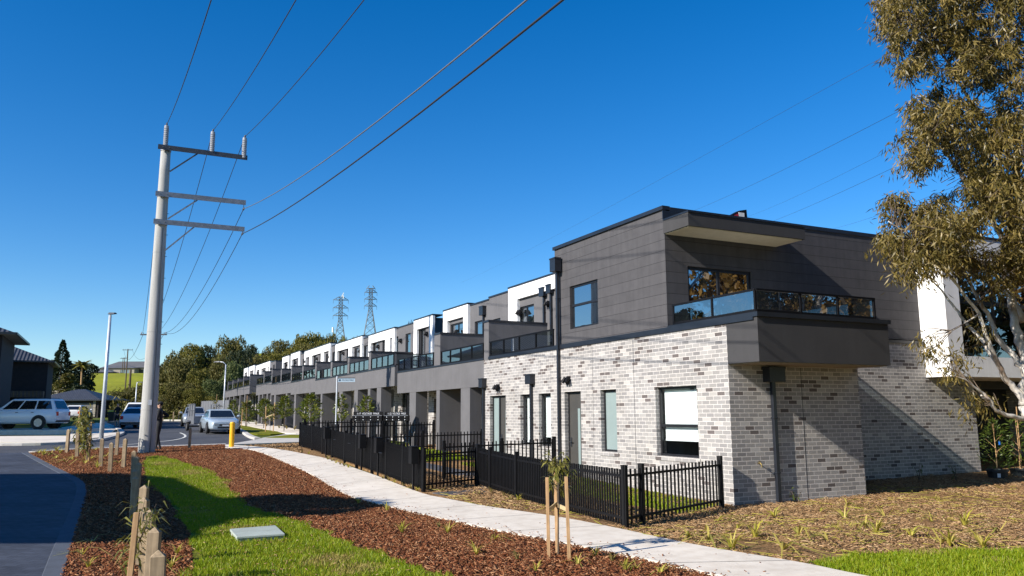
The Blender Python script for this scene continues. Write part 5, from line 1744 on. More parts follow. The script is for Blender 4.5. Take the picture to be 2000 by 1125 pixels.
def hip_roof(mb, x0, x1, y0, y1, z, rise, over=.5, mat=0):
    """hip roof: ridge along the longer side"""
    X0, X1, Y0, Y1 = x0 - over, x1 + over, y0 - over, y1 + over
    w, d = X1 - X0, Y1 - Y0
    if w >= d:
        r0, r1 = (X0 + d / 2, (Y0 + Y1) / 2, z + rise), (X1 - d / 2, (Y0 + Y1) / 2, z + rise)
        sl = math.hypot(d / 2, rise)
        mb.face([(X0, Y0, z), (X1, Y0, z), r1, r0], mat, [(X0, 0), (X1, 0), (r1[0], sl), (r0[0], sl)])
        mb.face([(X1, Y1, z), (X0, Y1, z), r0, r1], mat, [(X1, 0), (X0, 0), (r0[0], sl), (r1[0], sl)])
        mb.face([(X1, Y0, z), (X1, Y1, z), r1], mat, [(Y0, 0), (Y1, 0), (r1[1], sl)])
        mb.face([(X0, Y1, z), (X0, Y0, z), r0], mat, [(Y1, 0), (Y0, 0), (r0[1], sl)])
    else:
        r0, r1 = ((X0 + X1) / 2, Y0 + w / 2, z + rise), ((X0 + X1) / 2, Y1 - w / 2, z + rise)
        sl = math.hypot(w / 2, rise)
        mb.face([(X1, Y0, z), (X1, Y1, z), r1, r0], mat, [(Y0, 0), (Y1, 0), (r1[1], sl), (r0[1], sl)])
        mb.face([(X0, Y1, z), (X0, Y0, z), r0, r1], mat, [(Y1, 0), (Y0, 0), (r0[1], sl), (r1[1], sl)])
        mb.face([(X0, Y0, z), (X1, Y0, z), r0], mat, [(X0, 0), (X1, 0), (r0[0], sl)])
        mb.face([(X1, Y1, z), (X0, Y1, z), r1], mat, [(X1, 0), (X0, 0), (r1[0], sl)])
    return mb


def two_storey(lab, cx, cy, w, d, zb, ze, rise, wallmat, rot=0.0, wins=(), group=None, cat='house', tile='tile', trim='tan', over=.6, single=False):
    o = empty('house', (cx, cy, zb), rot); tag(o, lab, cat, group)
    x0, x1, y0, y1 = -w / 2, w / 2, -d / 2, d / 2
    m = MB()
    fh = [(a, b, c, e) for side, a, b, c, e in wins if side == 'f']; rh = [(a, b, c, e) for side, a, b, c, e in wins if side == 'r']
    m.wall('y', y0, x0, x1, -.5, ze, fh, .12); m.wall('y', y1, x0, x1, -.5, ze)
    m.wall('x', x1, y0, y1, -.5, ze, rh, .12, flip=True); m.wall('x', x0, y0, y1, -.5, ze)
    m.build('wall', M[wallmat], o)
    hip_roof(MB(), x0, x1, y0, y1, ze + .02, rise, over).build('roof', M[tile], o)
    e = MB()
    e.box(x0 - over, x1 + over, y0 - over, y1 + over, ze - .06, ze + .0); 
    e.build('eave_soffit', M[trim], o)
    gt = MB()
    for a, b in (((x0 - over, y0 - over), (x1 + over, y0 - over)), ((x1 + over, y0 - over), (x1 + over, y1 + over)), ((x1 + over, y1 + over), (x0 - over, y1 + over)), ((x0 - over, y1 + over), (x0 - over, y0 - over))):
        gt.bar((*a, ze + .0), (*b, ze + .0), .12, .14)
    gt.build('gutter', M['flash'], o)
    for side, a, b, c, e_ in wins:
        if side == 'f': window(o, 'y', y0 + .06, a, b, c, e_, M['gdark'], fw=.07)
        else: window(o, 'x', x1 - .06, a, b, c, e_, M['gdark'], fw=.07, flip=True)
    return o


def corner_house(lab, px, py, Y, w, d, ze_px, rise, wins, over):
    """house turned with the street; (px, py, Y) is its near right eave corner"""
    q = at(px, py, Y); zb = gz(Y) + .1
    c = q[:2] - E2[:2] * (w / 2 + over) + E1[:2] * (d / 2 + over)
    return two_storey(lab, c[0], c[1], w, d, zb, q[2] - zb, rise, 'dbrick', AZ, wins, 'dark tiled houses on the left', over=over), q[2] - zb


hs, ze = corner_house('dark brick two storey house at the left edge with deep tiled eaves', 32, 651, 53, 12, 7.6, 0, 1.9, [('f', -4.0, -2.6, 3.4, 5.0), ('f', 3.6, 3.95, 3.2, 5.4), ('f', 4.6, 4.95, 3.2, 5.4), ('f', -4.5, -2, .3, 2.2)], .85)
MB().box(2.9, 3.2, -3.84, -3.801, 0, ze - .07).build('corner_pier', M['dgrey'], hs)
MB().hexa([(-6, -5.9, 2.75), (4.4, -5.9, 2.75), (4.4, -3.805, 2.75), (-6, -3.805, 2.75)], [(-6, -5.9, 2.9), (4.4, -5.9, 2.9), (4.4, -3.806, 3.3), (-6, -3.806, 3.3)]).build('porch_roof', M['tile'], hs)
for x in (-5.5, 3.9): MB().box(x - .15, x + .15, -5.8, -5.5, 0, 2.749).build('porch_post', M['tan'], hs)
h_, ze = corner_house('second dark two storey house on the left, behind the white wagon', 106, 706.5, 75, 9, 7.5, 0, 1.8, [('f', -3.4, -2.0, 3.2, 4.6), ('f', 0, 1.6, .4, 2.2)], .5)
MB().box(-.9, -.55, -3.79, -3.751, 2.2, ze - .07).build('wall_strip', M['dgrey'], h_)
MB().box(1.2, 4.4, -5.4, -3.751, 2.2, 2.75).build('porch_roof', M['tile'], h_)
hip_roof(MB(), -4.4, -.6, -4.6, -1, ze + .03, .9, .4).build('lower_roof', M['tile'], h_)
A = at(199, 781.5, 100)
zb = gz(100) + .1
cp_ = two_storey('low carport with dark hip roof beyond the two storey houses', A[0] - 4.7, 100 + 4, 8.4, 7.5, zb, A[2] - zb, 1.45, 'dbrick', 0, [], None, over=.5, cat='garage')
cpd = MB()
cpd.box(-2.6, 3.6, -3.80, -3.76, 0, A[2] - zb - .35); cpd.build('garage_door', M['room'], cp_)
MB().box(-2.9, -2.6, -3.85, -3.751, 0, A[2] - zb - .07).box(3.6, 3.9, -3.85, -3.751, 0, A[2] - zb - .07).build('pier', M['tan'], cp_)
# far houses on the hill
for x, yt, ye, Y, w, lab, wl in ((252, 704.5, 718, 330, 22, 'large pale house with dark roof on top of the green hill', 'tan'), (228, 712, 719, 326, 14, 'wide low grey roofed house on the hill, left of the larger one', 'tan'), (197, 719.5, 727, 322, 9, 'small dark house at the left end of the hill top', 'dgrey')):
    t = at(x, yt, Y); e = at(x, ye, Y); zb = H(t[0], t[1])
    two_storey(lab, t[0], t[1] + 5, w, 9, zb, e[2] - zb, t[2] - e[2], wl, 0, [('f', -w * .3, -w * .1, max(.4, e[2] - zb - 2.2), e[2] - zb - .7), ('f', w * .1, w * .35, max(.4, e[2] - zb - 2.2), e[2] - zb - .7)], 'houses on the far hill', tile='hroof', trim='white', over=.5)
t, e = at(116, 731, 150), at(116, 748, 150); zb = H(t[0], t[1])
two_storey('small pale shed among the trees behind the dark houses', t[0], t[1] + 3, 3.6, 4, zb, t[2] - .9 - zb, .9, 'tan', 0, [('f', -1, -.2, 1.0, 2.0)], None, tile='hroof', trim='white', over=.3)
# wheelie bin by the carport
g = at(85.5 + 0, 0, 1) if False else G(175, 826)
o = empty('wheelie_bin', (g[0], g[1] + 4, gz(g[1] + 4)), R(10)); tag(o, 'dark wheelie bin with yellow lid by the carport', 'bin')
MB().hexa([(-.22, -.25, .08), (.22, -.25, .08), (.22, .25, .08), (-.22, .25, .08)], [(-.29, -.33, .95), (.29, -.33, .95), (.29, .33, .95), (-.29, .33, .95)]).build('body', M['pot'], o)
MB().hexa([(-.31, -.36, .951), (.31, -.36, .951), (.31, .36, .951), (-.31, .36, .951)], [(-.27, -.32, 1.03), (.27, -.32, 1.03), (.27, .30, 1.06), (-.27, .30, 1.06)]).build('lid', M['ygreen'], o)
for sg in (-1, 1):
    t = MB().lathe([(0, -.03), (.1, -.03), (.1, .03), (0, .03)], n=12).build('wheel', M['tyre'], o); t.location = (sg * .26, .26, .1); t.rotation_euler = (0, R(90), 0)

# ------------------------------------------------------------------ transmission towers


def pylon(lab, x, ytop, yb, Y, arms, wpx):
    t = at(x, ytop, Y); b = at(x, yb, Y)
    zb = H(t[0], t[1]) - 1
    o = empty('transmission_tower', (t[0], t[1], zb), R(14)); tag(o, lab, 'transmission tower', 'steel lattice towers on the horizon')
    h = t[2] - zb; k = FPX / Y
    m = MB()
    hw = lambda z: 1.15 if z > h - 15 else 1.15 + (h - 15 - z) * .155
    zs = [0]
    while zs[-1] < h - .5:
        zs.append(min(h, zs[-1] + max(2.0, hw(zs[-1]) * 1.5)))
    T = .30
    for z0, z1 in zip(zs, zs[1:]):
        a, c = hw(z0), hw(z1)
        P0 = [(-a, -a, z0), (a, -a, z0), (a, a, z0), (-a, a, z0)]; P1 = [(-c, -c, z1), (c, -c, z1), (c, c, z1), (-c, c, z1)]
        for i in range(4):
            j = (i + 1) % 4
            m.bar(P0[i], P1[i], T); m.bar(P0[i], P1[j], T * .55); m.bar(P0[j], P1[i], T * .55); m.bar(P1[i], P1[j], T * .5)
    m.build('lattice_body', M['lattice'], o)
    for dz, w in arms:
        z = h - dz; c = MB()
        for y in (-1.1, 1.1): c.bar((-1.1, y, z), (1.1, y, z), .24)
        for sg in (-1, 1):
            tip = (sg * w, 0, z)
            for y in (-1.1, 1.1):
                c.bar((sg * 1.1, y, z), tip, .26); c.bar((sg * 1.1, y, z + 2.1), tip, .22)
            c.bar((sg * w * .55, 0, z), (sg * w * .55, 0, z + 1.1), .16)
        ao = c.build('crossarm', M['lattice'], o)
        q = MB()
        for sg in (-1, 1): q.tube([(sg * w, 0, z), (sg * w, 0, z - 2.4)], .10, 6)
        q.build('insulator', M['lattice'], ao)
    return o


PY1 = pylon('lattice tower on the left with white aerials on it', 666, 580, 660, 520, [(2.0, 4.8), (7.2, 4.8), (12.3, 4.7)], 30)
hh = at(666, 580, 520)[2] - PY1.location.z
MB().bar((.4, -1.2, hh), (1.6, -1.2, hh + 2.6), .5).bar((1.4, -1.2, hh - 1.2), (1.4, -1.2, hh + .8), .6).build('aerial', M['white'], PY1)
zz = at(654, 645, 520)[2] - PY1.location.z
MB().tube([(-4.6, -1.5, zz - 1.6), (-4.6, -1.5, zz + 1.6)], .55, 8).bar((-4.6, -1.5, zz), (-2.6, -1, zz), .2).build('aerial', M['white'], PY1)
PY2 = pylon('taller lattice tower on the right, farther off and paler', 724.5, 562, 660, 560, [(.6, 3.0), (3.4, 4.3), (8.2, 4.3), (13.0, 4.3)], 26)
# ------------------------------------------------------------------ people


def skin_body(name, label, loc, rz, J, edges, radii, cloth_of, scale=1.0):
    """one continuous figure grown round a skeleton; J joints, cloth_of(z, x, y) gives the material slot"""
    me = bpy.data.meshes.new('body')
    names = list(J)
    me.from_pydata([J[n] for n in names], [(names.index(a), names.index(b)) for a, b in edges], [])
    o = bpy.data.objects.new(name, me); col.objects.link(o)
    sm = o.modifiers.new('skin', 'SKIN'); sm.use_smooth_shade = True
    sv = me.skin_vertices[0].data
    for i, n in enumerate(names):
        r = radii[n]; sv[i].radius = r if isinstance(r, tuple) else (r, r)
        sv[i].use_root = (n == 'pelvis')
    o.modifiers.new('sub', 'SUBSURF').levels = 2
    o.modifiers['sub'].render_levels = 2
    dg = bpy.context.evaluated_depsgraph_get()
    me2 = bpy.data.meshes.new_from_object(o.evaluated_get(dg))
    bpy.data.objects.remove(o)
    for m in (M['cloth'], M['skin'], M['hair'], M['trim']): me2.materials.append(m)
    for p in me2.polygons:
        p.material_index = cloth_of(*p.center); p.use_smooth = True
    o = bpy.data.objects.new(name, me2); col.objects.link(o)
    o.location = [float(a) for a in loc]; o.rotation_euler = (0, 0, rz); o.scale = (scale,) * 3
    return tag(o, label, 'person')


def hand(J, E_, rad, side, wrist, d, up, s=1.0):
    """palm and five fingers growing from a wrist; d direction of the fingers, up the thumb side"""
    d, up = Vector(d).normalized(), Vector(up).normalized()
    sd = d.cross(up).normalized()
    w = Vector(wrist)
    pm = side + 'palm'; J[pm] = tuple(w + d * .05); E_.append((side + 'wrist', pm)); rad[pm] = (.036, .018)
    for i, (off, ln) in enumerate(((-.028, .075), (-.010, .085), (.010, .08), (.026, .062))):
        a, b, c = (f'{side}f{i}{q}' for q in 'abc')
        k = w + d * .085 + up * (-off)
        J[a] = tuple(k); J[b] = tuple(k + d * ln * .55 + sd * .012); J[c] = tuple(k + d * ln * .85 + sd * .035)
        E_ += [(pm, a), (a, b), (b, c)]; rad[a] = rad[b] = .0095; rad[c] = .008
    a, b = side + 'ta', side + 'tb'
    J[a] = tuple(w + d * .035 + up * .038); J[b] = tuple(w + d * .075 + up * .052 + sd * .01)
    E_ += [(pm, a), (a, b)]; rad[a] = .012; rad[b] = .0095


def person(name, label, loc, rz, arms, legs, bare_legs=False, cap=False, scale=1.0):
    J = dict(pelvis=(0, 0, .95), waist=(0, .01, 1.08), chest=(0, .015, 1.28), upper=(0, .01, 1.42), neck=(0, -.005, 1.52), chin=(0, -.02, 1.58), head=(0, -.015, 1.66), crown=(0, -.005, 1.745))
    rad = dict(pelvis=(.155, .115), waist=(.14, .10), chest=(.17, .115), upper=(.15, .09), neck=.055, chin=(.062, .075), head=(.076, .094), crown=(.06, .075))
    E_ = [('pelvis', 'waist'), ('waist', 'chest'), ('chest', 'upper'), ('upper', 'neck'), ('neck', 'chin'), ('chin', 'head'), ('head', 'crown')]
    for sg, s in ((-1, 'l'), (1, 'r')):
        el, wr, hd, hu = arms[s]
        J[s + 'sh'] = (sg * .175, .01, 1.43); J[s + 'el'] = el; J[s + 'wrist'] = wr
        rad[s + 'sh'] = .068; rad[s + 'el'] = .048; rad[s + 'wrist'] = .030
        E_ += [('upper', s + 'sh'), (s + 'sh', s + 'el'), (s + 'el', s + 'wrist')]
        hand(J, E_, rad, s, wr, hd, hu)
        kn, an = legs[s]
        J[s + 'hip'] = (sg * .09, 0, .88); J[s + 'kn'] = kn; J[s + 'an'] = an
        J[s + 'heel'] = (an[0], an[1] + .05, .045); J[s + 'toe'] = (an[0] + sg * .02, an[1] - .19, .035)
        rad[s + 'hip'] = .098; rad[s + 'kn'] = .062; rad[s + 'an'] = .042; rad[s + 'heel'] = .045; rad[s + 'toe'] = (.04, .03)
        E_ += [('pelvis', s + 'hip'), (s + 'hip', s + 'kn'), (s + 'kn', s + 'an'), (s + 'an', s + 'heel'), (s + 'heel', s + 'toe')]

    def slot(x, y, z):
        if z > 1.535: return 1
        if z < .10: return 3
        if bare_legs and z < .52: return 1
        for s in 'lr':
            q = Vector((x, y, z)) - Vector(arms[s][1]); d = Vector(arms[s][2]).normalized(); al = q.dot(d)
            if .0 < al < .20 and (q - d * al).length < .062: return 1
        return 0
    o = skin_body(name, label, loc, rz, J, E_, rad, slot, scale)
    # face and hair
    hr = MB()
    if cap:
        hr.ball((0, .0, 1.70), .108, 14, sz=(.88, 1.05, .82)); hr.hexa([(-.07, -.10, 1.70), (.07, -.10, 1.70), (.07, -.19, 1.69), (-.07, -.19, 1.69)][::-1], [(-.07, -.10, 1.712), (.07, -.10, 1.712), (.06, -.18, 1.70), (-.06, -.18, 1.70)][::-1])
    else:
        hr.ball((0, .032, 1.722), .088, 14, sz=(.86, .92, .60))
    hr.build('cap' if cap else 'hair', M['cloth' if cap else 'hair'], o, smooth=True)
    fc = MB()
    for sg in (-1, 1): fc.ball((sg * .032, -.102, 1.665), .011, 8)
    fc.build('eyes', M['trim'], o)
    MB().hexa([(-.014, -.105, 1.615), (.014, -.105, 1.615), (.016, -.085, 1.615), (-.016, -.085, 1.615)], [(-.006, -.112, 1.66), (.006, -.112, 1.66), (.006, -.09, 1.66), (-.006, -.09, 1.66)]).ball((0, -.115, 1.626), .014, 8).build('nose', M['skin'], o, smooth=True)
    MB().box(-.024, .024, -.104, -.092, 1.588, 1.596).build('mouth', M['red'], o)
    e = MB()
    for sg in (-1, 1): e.ball((sg * .083, .0, 1.65), .026, 8, sz=(.4, .7, 1.1))
    e.build('ears', M['skin'], o, smooth=True)
    return o


# man by the white hatchback, hands on hips, facing the camera
g = G(227.5, 835.5)
person('person', 'person in black jumper and shorts with hands on hips beside the white hatchback', (g[0], g[1], gz(g[1]) - .0), R(-16),
       dict(l=((-.36, .05, 1.18), (-.20, -.08, 1.06), (.7, -.1, -.6), (0, -1, .3)), r=((.36, .05, 1.18), (.20, -.08, 1.06), (-.7, -.1, -.6), (0, -1, .3))),
       dict(l=((-.11, -.03, .50), (-.13, .02, .09)), r=((.12, -.02, .50), (.16, -.05, .09))), bare_legs=True, scale=1.0)
# person in dark clothes half behind the big pole, side on, looking left
g = at(307.5, 877, 32.4)
o = person('person', 'person in black clothing and cap half hidden behind the concrete pole, arm raised', (g[0], g[1], gz(g[1])), R(-78),
           dict(l=((-.22, .30, 1.22), (-.12, .02, 1.20), (.2, -1, .3), (0, 0, 1)), r=((.25, -.02, 1.14), (.14, -.26, 1.22), (-.3, -1, .3), (0, 0, 1))),
           dict(l=((-.09, -.04, .50), (-.10, .06, .09)), r=((.10, .0, .50), (.10, -.03, .09))), cap=True, scale=1.06)
# ------------------------------------------------------------------ plants


def unit(v):
    return v / np.maximum(np.linalg.norm(v, axis=-1, keepdims=True), 1e-9)


def leaf_mesh(P, D, Ln, W, roll=None):
    """rhombic leaves: foot P, direction D, length Ln, width W"""
    n = len(P)
    D = unit(D)
    S = np.cross(D, unit(rng.normal(size=(n, 3)))); S = unit(S)
    N = np.cross(S, D)
    Ln = np.broadcast_to(Ln, (n,))[:, None]; W = np.broadcast_to(W, (n,))[:, None]
    m = P + D * Ln * .45 + N * Ln * .06
    v = np.stack([P, m + S * W / 2, P + D * Ln, m - S * W / 2], 1).reshape(-1, 3)
    return v, np.arange(n * 4).reshape(n, 4)


def in_ball(n):
    return unit(rng.normal(size=(n, 3))) * (rng.random((n, 1)) ** (1 / 3))


def shell_clumps(n, c, r, inner=.55):
    """points spread through the outer part of an ellipsoid"""
    q = unit(rng.normal(size=(n, 3))) * (inner + (1 - inner) * rng.random((n, 1)) ** .6)
    return np.array(c) + q * np.array(r)


# ---- the big gum at the right edge
def inside_px(P, poly): return inside(P, poly)


def gum_tree():
    Y0 = 14.3
    base = at(2055, 1000, Y0); base[2] = gz(Y0)
    o = empty('gum_tree', base); tag(o, 'tall gum tree with pale limbs and hanging olive leaves at the right edge', 'tree')
    rel = lambda x, y, Y=Y0: tuple(at(x, y, Y) - base)
    limbs = [([(2062, 1010, Y0), (2050, 930, Y0), (2032, 860, Y0), (2003, 792, Y0)], [.19, .17, .15, .12]),
             ([(2003, 792, Y0), (1990, 769, Y0), (1967, 745, Y0), (1950, 712, Y0 - .1), (1936, 682, Y0 - .2), (1922, 645, Y0 - .3), (1913, 613, Y0 - .3), (1894, 590, Y0 - .4), (1862, 548, Y0 - .5), (1820, 500, Y0 - .7), (1770, 455, Y0 - .8), (1735, 432, Y0 - .9)], [.095, .07, .06, .052, .046, .04, .036, .032, .026, .02, .014, .008]),
             ([(1946, 706, Y0 - .1), (1911, 656, Y0 + .2), (1888, 633, Y0 + .3), (1865, 602, Y0 + .4), (1840, 568, Y0 + .5), (1812, 540, Y0 + .6)], [.045, .04, .034, .028, .02, .01]),
             ([(2003, 792, Y0), (2001, 722, Y0), (1987, 704, Y0 + .1), (1967, 682, Y0 + .2), (1945, 656, Y0 + .2), (1936, 628, Y0 + .3), (1916, 594, Y0 + .3), (1899, 562, Y0 + .4), (1880, 520, Y0 + .4), (1850, 450, Y0 + .5), (1818, 410, Y0 + .6)], [.10, .085, .065, .058, .052, .046, .04, .034, .028, .018, .01]),
             ([(2003, 792, Y0), (2015, 730, Y0 + .2), (2000, 690, Y0 + .3), (1985, 645, Y0 + .4), (1976, 600, Y0 + .5), (1973, 534, Y0 + .6), (1960, 470, Y0 + .6), (1935, 420, Y0 + .5), (1891, 366, Y0 + .4), (1869, 328, Y0 + .3), (1850, 302, Y0 + .2), (1815, 262, Y0), (1780, 235, Y0 - .2)], [.13, .11, .10, .09, .08, .075, .06, .05, .042, .036, .03, .02, .01]),
             ([(2000, 628, Y0 + .7), (1965, 565, Y0 + .9), (1960, 500, Y0 + 1.1), (1985, 400, Y0 + 1.1), (1992, 295, Y0 + .8), (1951, 272, Y0 + .6), (1929, 243, Y0 + .4), (1890, 190, Y0 + .1), (1850, 120, Y0 - .2), (1800, 60, Y0 - .5), (1750, 40, Y0 - .6)], [.085, .08, .07, .06, .05, .042, .036, .03, .022, .015, .008]),
             ([(2015, 730, Y0 + .2), (2060, 600, Y0 + .6), (2080, 430, Y0 + .8), (2060, 260, Y0 + .6), (2030, 120, Y0 + .4), (1990, 0, Y0 + .2), (1960, -120, Y0), (1940, -260, Y0)], [.13, .12, .10, .085, .07, .055, .035, .015]),
             ([(2060, 260, Y0 + .6), (2120, 120, Y0 + .7), (2190, 0, Y0 + .8), (2240, -140, Y0 + .8)], [.06, .05, .035, .012]),
             ([(2080, 430, Y0 + .8), (2150, 330, Y0 + 1.2), (2240, 250, Y0 + 1.4), (2330, 200, Y0 + 1.5)], [.06, .045, .03, .01]),
             ([(2040, 835, Y0), (2000, 817, Y0 - .2), (1971, 812, Y0 - .4), (1945, 801, Y0 - .5), (1932.5, 782, Y0 - .6), (1922, 769, Y0 - .6), (1903, 756, Y0 - .7), (1888, 743, Y0 - .8), (1868, 735, Y0 - .9)], [.06, .05, .042, .036, .032, .028, .022, .016, .008]),
             ([(1932, 783, Y0 - .6), (1921, 777, Y0 - .7), (1916, 772, Y0 - .75)], [.03, .022, .015]),
             ([(1913, 613, Y0 - .3), (1870, 640, Y0 - .8), (1830, 665, Y0 - 1.0), (1800, 690, Y0 - 1.1)], [.018, .012, .008, .005]),
             ([(1990, 0, Y0 + .2), (1900, -60, Y0 - .1), (1820, -70, Y0 - .3), (1745, -30, Y0 - .5)], [.045, .03, .018, .008])]
    t = MB()
    allp = []
    for pts, rad in limbs:
        q = [np.array(rel(*p)) for p in pts]
        # a slight waviness between the set points
        out, rr = [], []
        for i in range(len(q) - 1):
            for k in range(4):
                f = k / 4
                a = q[i] * (1 - f) + q[i + 1] * f
                if k: a = a + rng.normal(size=3) * rad[i] * .18
                out.append(a); rr.append((rad[i] * (1 - f) + rad[i + 1] * f) * .85)
        out.append(q[-1]); rr.append(rad[-1])
        t.tube(out, rr, 9 if rad[0] > .04 else 6)
        allp += out
    allp = np.array(allp)
    # leaf clumps in the parts of the picture the crown fills
    polyA = [(1702, 10), (1722, 45), (1733, 85), (1744, 118), (1756, 140), (1785, 140), (1800, 120), (1830, 150), (1850, 172), (1880, 165), (2080, 190), (2080, -330), (1930, -420), (1800, -300), (1720, -120)]
    polyB = [(1742, 215), (1752, 195), (1795, 178), (1850, 182), (2080, 190), (2080, 420), (1925, 400), (1890, 350), (1855, 300), (1832, 322), (1797, 340), (1775, 330), (1756, 300), (1742, 260)]
    polyC = [(1716, 398), (1765, 380), (1800, 400), (1850, 385), (1890, 360), (2080, 390), (2080, 500), (1985, 520), (1930, 500), (1890, 520), (1850, 545), (1820, 540), (1790, 560), (1760, 525), (1706, 480), (1738, 440)]
    polyC1 = [(1716, 385), (1765, 375), (1790, 430), (1740, 470), (1705, 500), (1700, 470), (1735, 430)]
    polyD = [(1785, 640), (1815, 630), (1840, 660), (1835, 710), (1810, 715), (1785, 680)]
    polyE = [(1845, 690), (1880, 680), (1900, 715), (1905, 755), (1880, 750), (1850, 745)]
    polyF = [(1885, 770), (1915, 760), (1945, 780), (1930, 835), (1895, 830)]
    polyG = [(1870, 600), (1960, 590), (1960, 660), (1890, 680)]
    polyH = [(1835, 440), (2080, 440), (2080, 575), (1965, 560), (1900, 572), (1850, 556)]
    polyR = [(2080, 500), (2080, -330), (2230, -250), (2360, 60), (2380, 320), (2300, 520), (2150, 560)]
    clumps = []
    for poly, dens, ds, nl in ((polyA, 1 / 215, 1.5, 84), (polyB, 1 / 210, 1.4, 84), (polyC, 1 / 220, 1.3, 80), (polyH, 1 / 340, .9, 60), (polyC1, 1 / 700, .5, 45), (polyD, 1 / 380, .3, 36), (polyE, 1 / 400, .3, 38), (polyF, 1 / 400, .3, 34), (polyG, 1 / 1300, .5, 30), (polyR, 1 / 1500, 1.3, 80)):
        a = np.array(poly, float); lo, hi = a.min(0), a.max(0)
        n = int((hi - lo).prod() * dens)
        p = lo + rng.random((n, 2)) * (hi - lo)
        p = p[inside(p, poly)]
        for x, y in p:
            g = math.sin(x * .031 + 1.3) * math.cos(y * .027 + .4) + .5 * math.sin(x * .011 + y * .017)
            if g < -.75 and poly is not polyD: continue
            Y = Y0 - .35 + rng.normal() * ds * .5
            clumps.append((np.array(rel(x, y, Y)), nl))
    Ps, Ds = [], []
    tw_ = MB()
    for c, nl in clumps:
        nl = int(nl * (0.6 + .8 * rng.random()))
        k = allp[np.argmin(((allp - c) ** 2).sum(1))]
        if ((k - c) ** 2).sum() < 1.2: tw_.tube([k, k * .45 + c * .55 + in_ball(1)[0] * .12 + np.array([0, 0, .1]), c + np.array([0, 0, .12])], [.010, .006, .003], 4, caps=False)
        else: tw_.tube([c + in_ball(1)[0] * .5, c + in_ball(1)[0] * .2, c], [.006, .005, .003], 4, caps=False)
        # a few hanging twigs, leaves along them
        for j in range(4):
            d = in_ball(1)[0] * np.array([.34, .34, .22])
            m = nl // 4
            f = rng.random((m, 1))
            tip = c + d + np.array([0, 0, -.22 * rng.random()])
            q = (c + np.array([0, 0, .10])) * (1 - f) + tip * f + rng.normal(size=(m, 3)) * .045
            Ps.append(q)
            Ds.append(unit(rng.normal(size=(m, 3)) * np.array([.55, .55, .35]) + np.array([0, 0, -.75]) + d * .6))
    P, D = np.concatenate(Ps), np.concatenate(Ds)
    v, f = leaf_mesh(P, D, .085 + rng.random(len(P)) * .085, .016 + rng.random(len(P)) * .015)
    np_mesh('crown', v, f, M['lgum'], o)
    t.build('trunk', M['bark'], o, smooth=True)
    tw_.build('twigs', M['dbark'], o)
    return len(P)


NG = gum_tree()


def round_tree(name, label, loc, h, rad, leaf, n=2600, size=.42, lobes=9, trunk=.16, group=None, stretch=1.0, cat='tree', flat=1.0, warp=.35):
    o = empty(name, loc); tag(o, label, cat, group)
    cr = make_crown(h, rad, n, size, lobes, flat)
    np_mesh('crown', cr[0], cr[1], M[leaf], o)
    t = MB()
    t.tube([(0, 0, -.5), (.05 * h * .1, 0, h * .3), (0, .03 * h * .1, h * .62)], [trunk * h / 8, trunk * .7 * h / 8, trunk * .25 * h / 8], 7)
    for k in range(6):
        a = rng.random() * 6.28; r = rad * (.35 + .45 * rng.random())
        t.tube([(0, 0, h * (.25 + .05 * k)), (r * .5 * math.cos(a), r * .5 * math.sin(a), h * (.42 + .05 * k)), (r * math.cos(a), r * math.sin(a), h * (.55 + .05 * k))], [trunk * .45 * h / 8, trunk * .3 * h / 8, .01], 5)
    t.build('trunk', M['dbark'], o)
    return o


def make_crown(h, rad, n, size, lobes, flat=1.0):
    P, Nn = [], []
    k = n // lobes
    for i in range(lobes):
        a = i * 2.4 + rng.random(); rr = rad * (.0 if i == 0 else .28 + .42 * rng.random())
        z = h * (.78 if i == 0 else .40 + .42 * rng.random())
        lr = rad * (.40 + .22 * rng.random())
        c = np.array([rr * math.cos(a), rr * math.sin(a), min(z, h - lr * .72 * flat)])
        q = unit(rng.normal(size=(k, 3)))
        q[:, 2] = np.where(rng.random(k) < .7, np.abs(q[:, 2]), q[:, 2])
        rad_j = (.62 + .38 * rng.random((k, 1)) ** .5) * (1 + .12 * np.sin(q[:, :1] * 7 + i) * np.cos(q[:, 1:2] * 6))
        P.append(c + q * rad_j * np.array([lr, lr, lr * .72 * flat])); Nn.append(q)
    P = np.concatenate(P); Nn = np.concatenate(Nn)
    m = len(P)
    D = unit(np.cross(Nn, unit(rng.normal(size=(m, 3)))) + Nn * .5 + rng.normal(size=(m, 3)) * .25)
    Ln = size * (.6 + .8 * rng.random(m))
    P = P - D * Ln[:, None] * .5
    return leaf_mesh(P, D, Ln, Ln * .62)


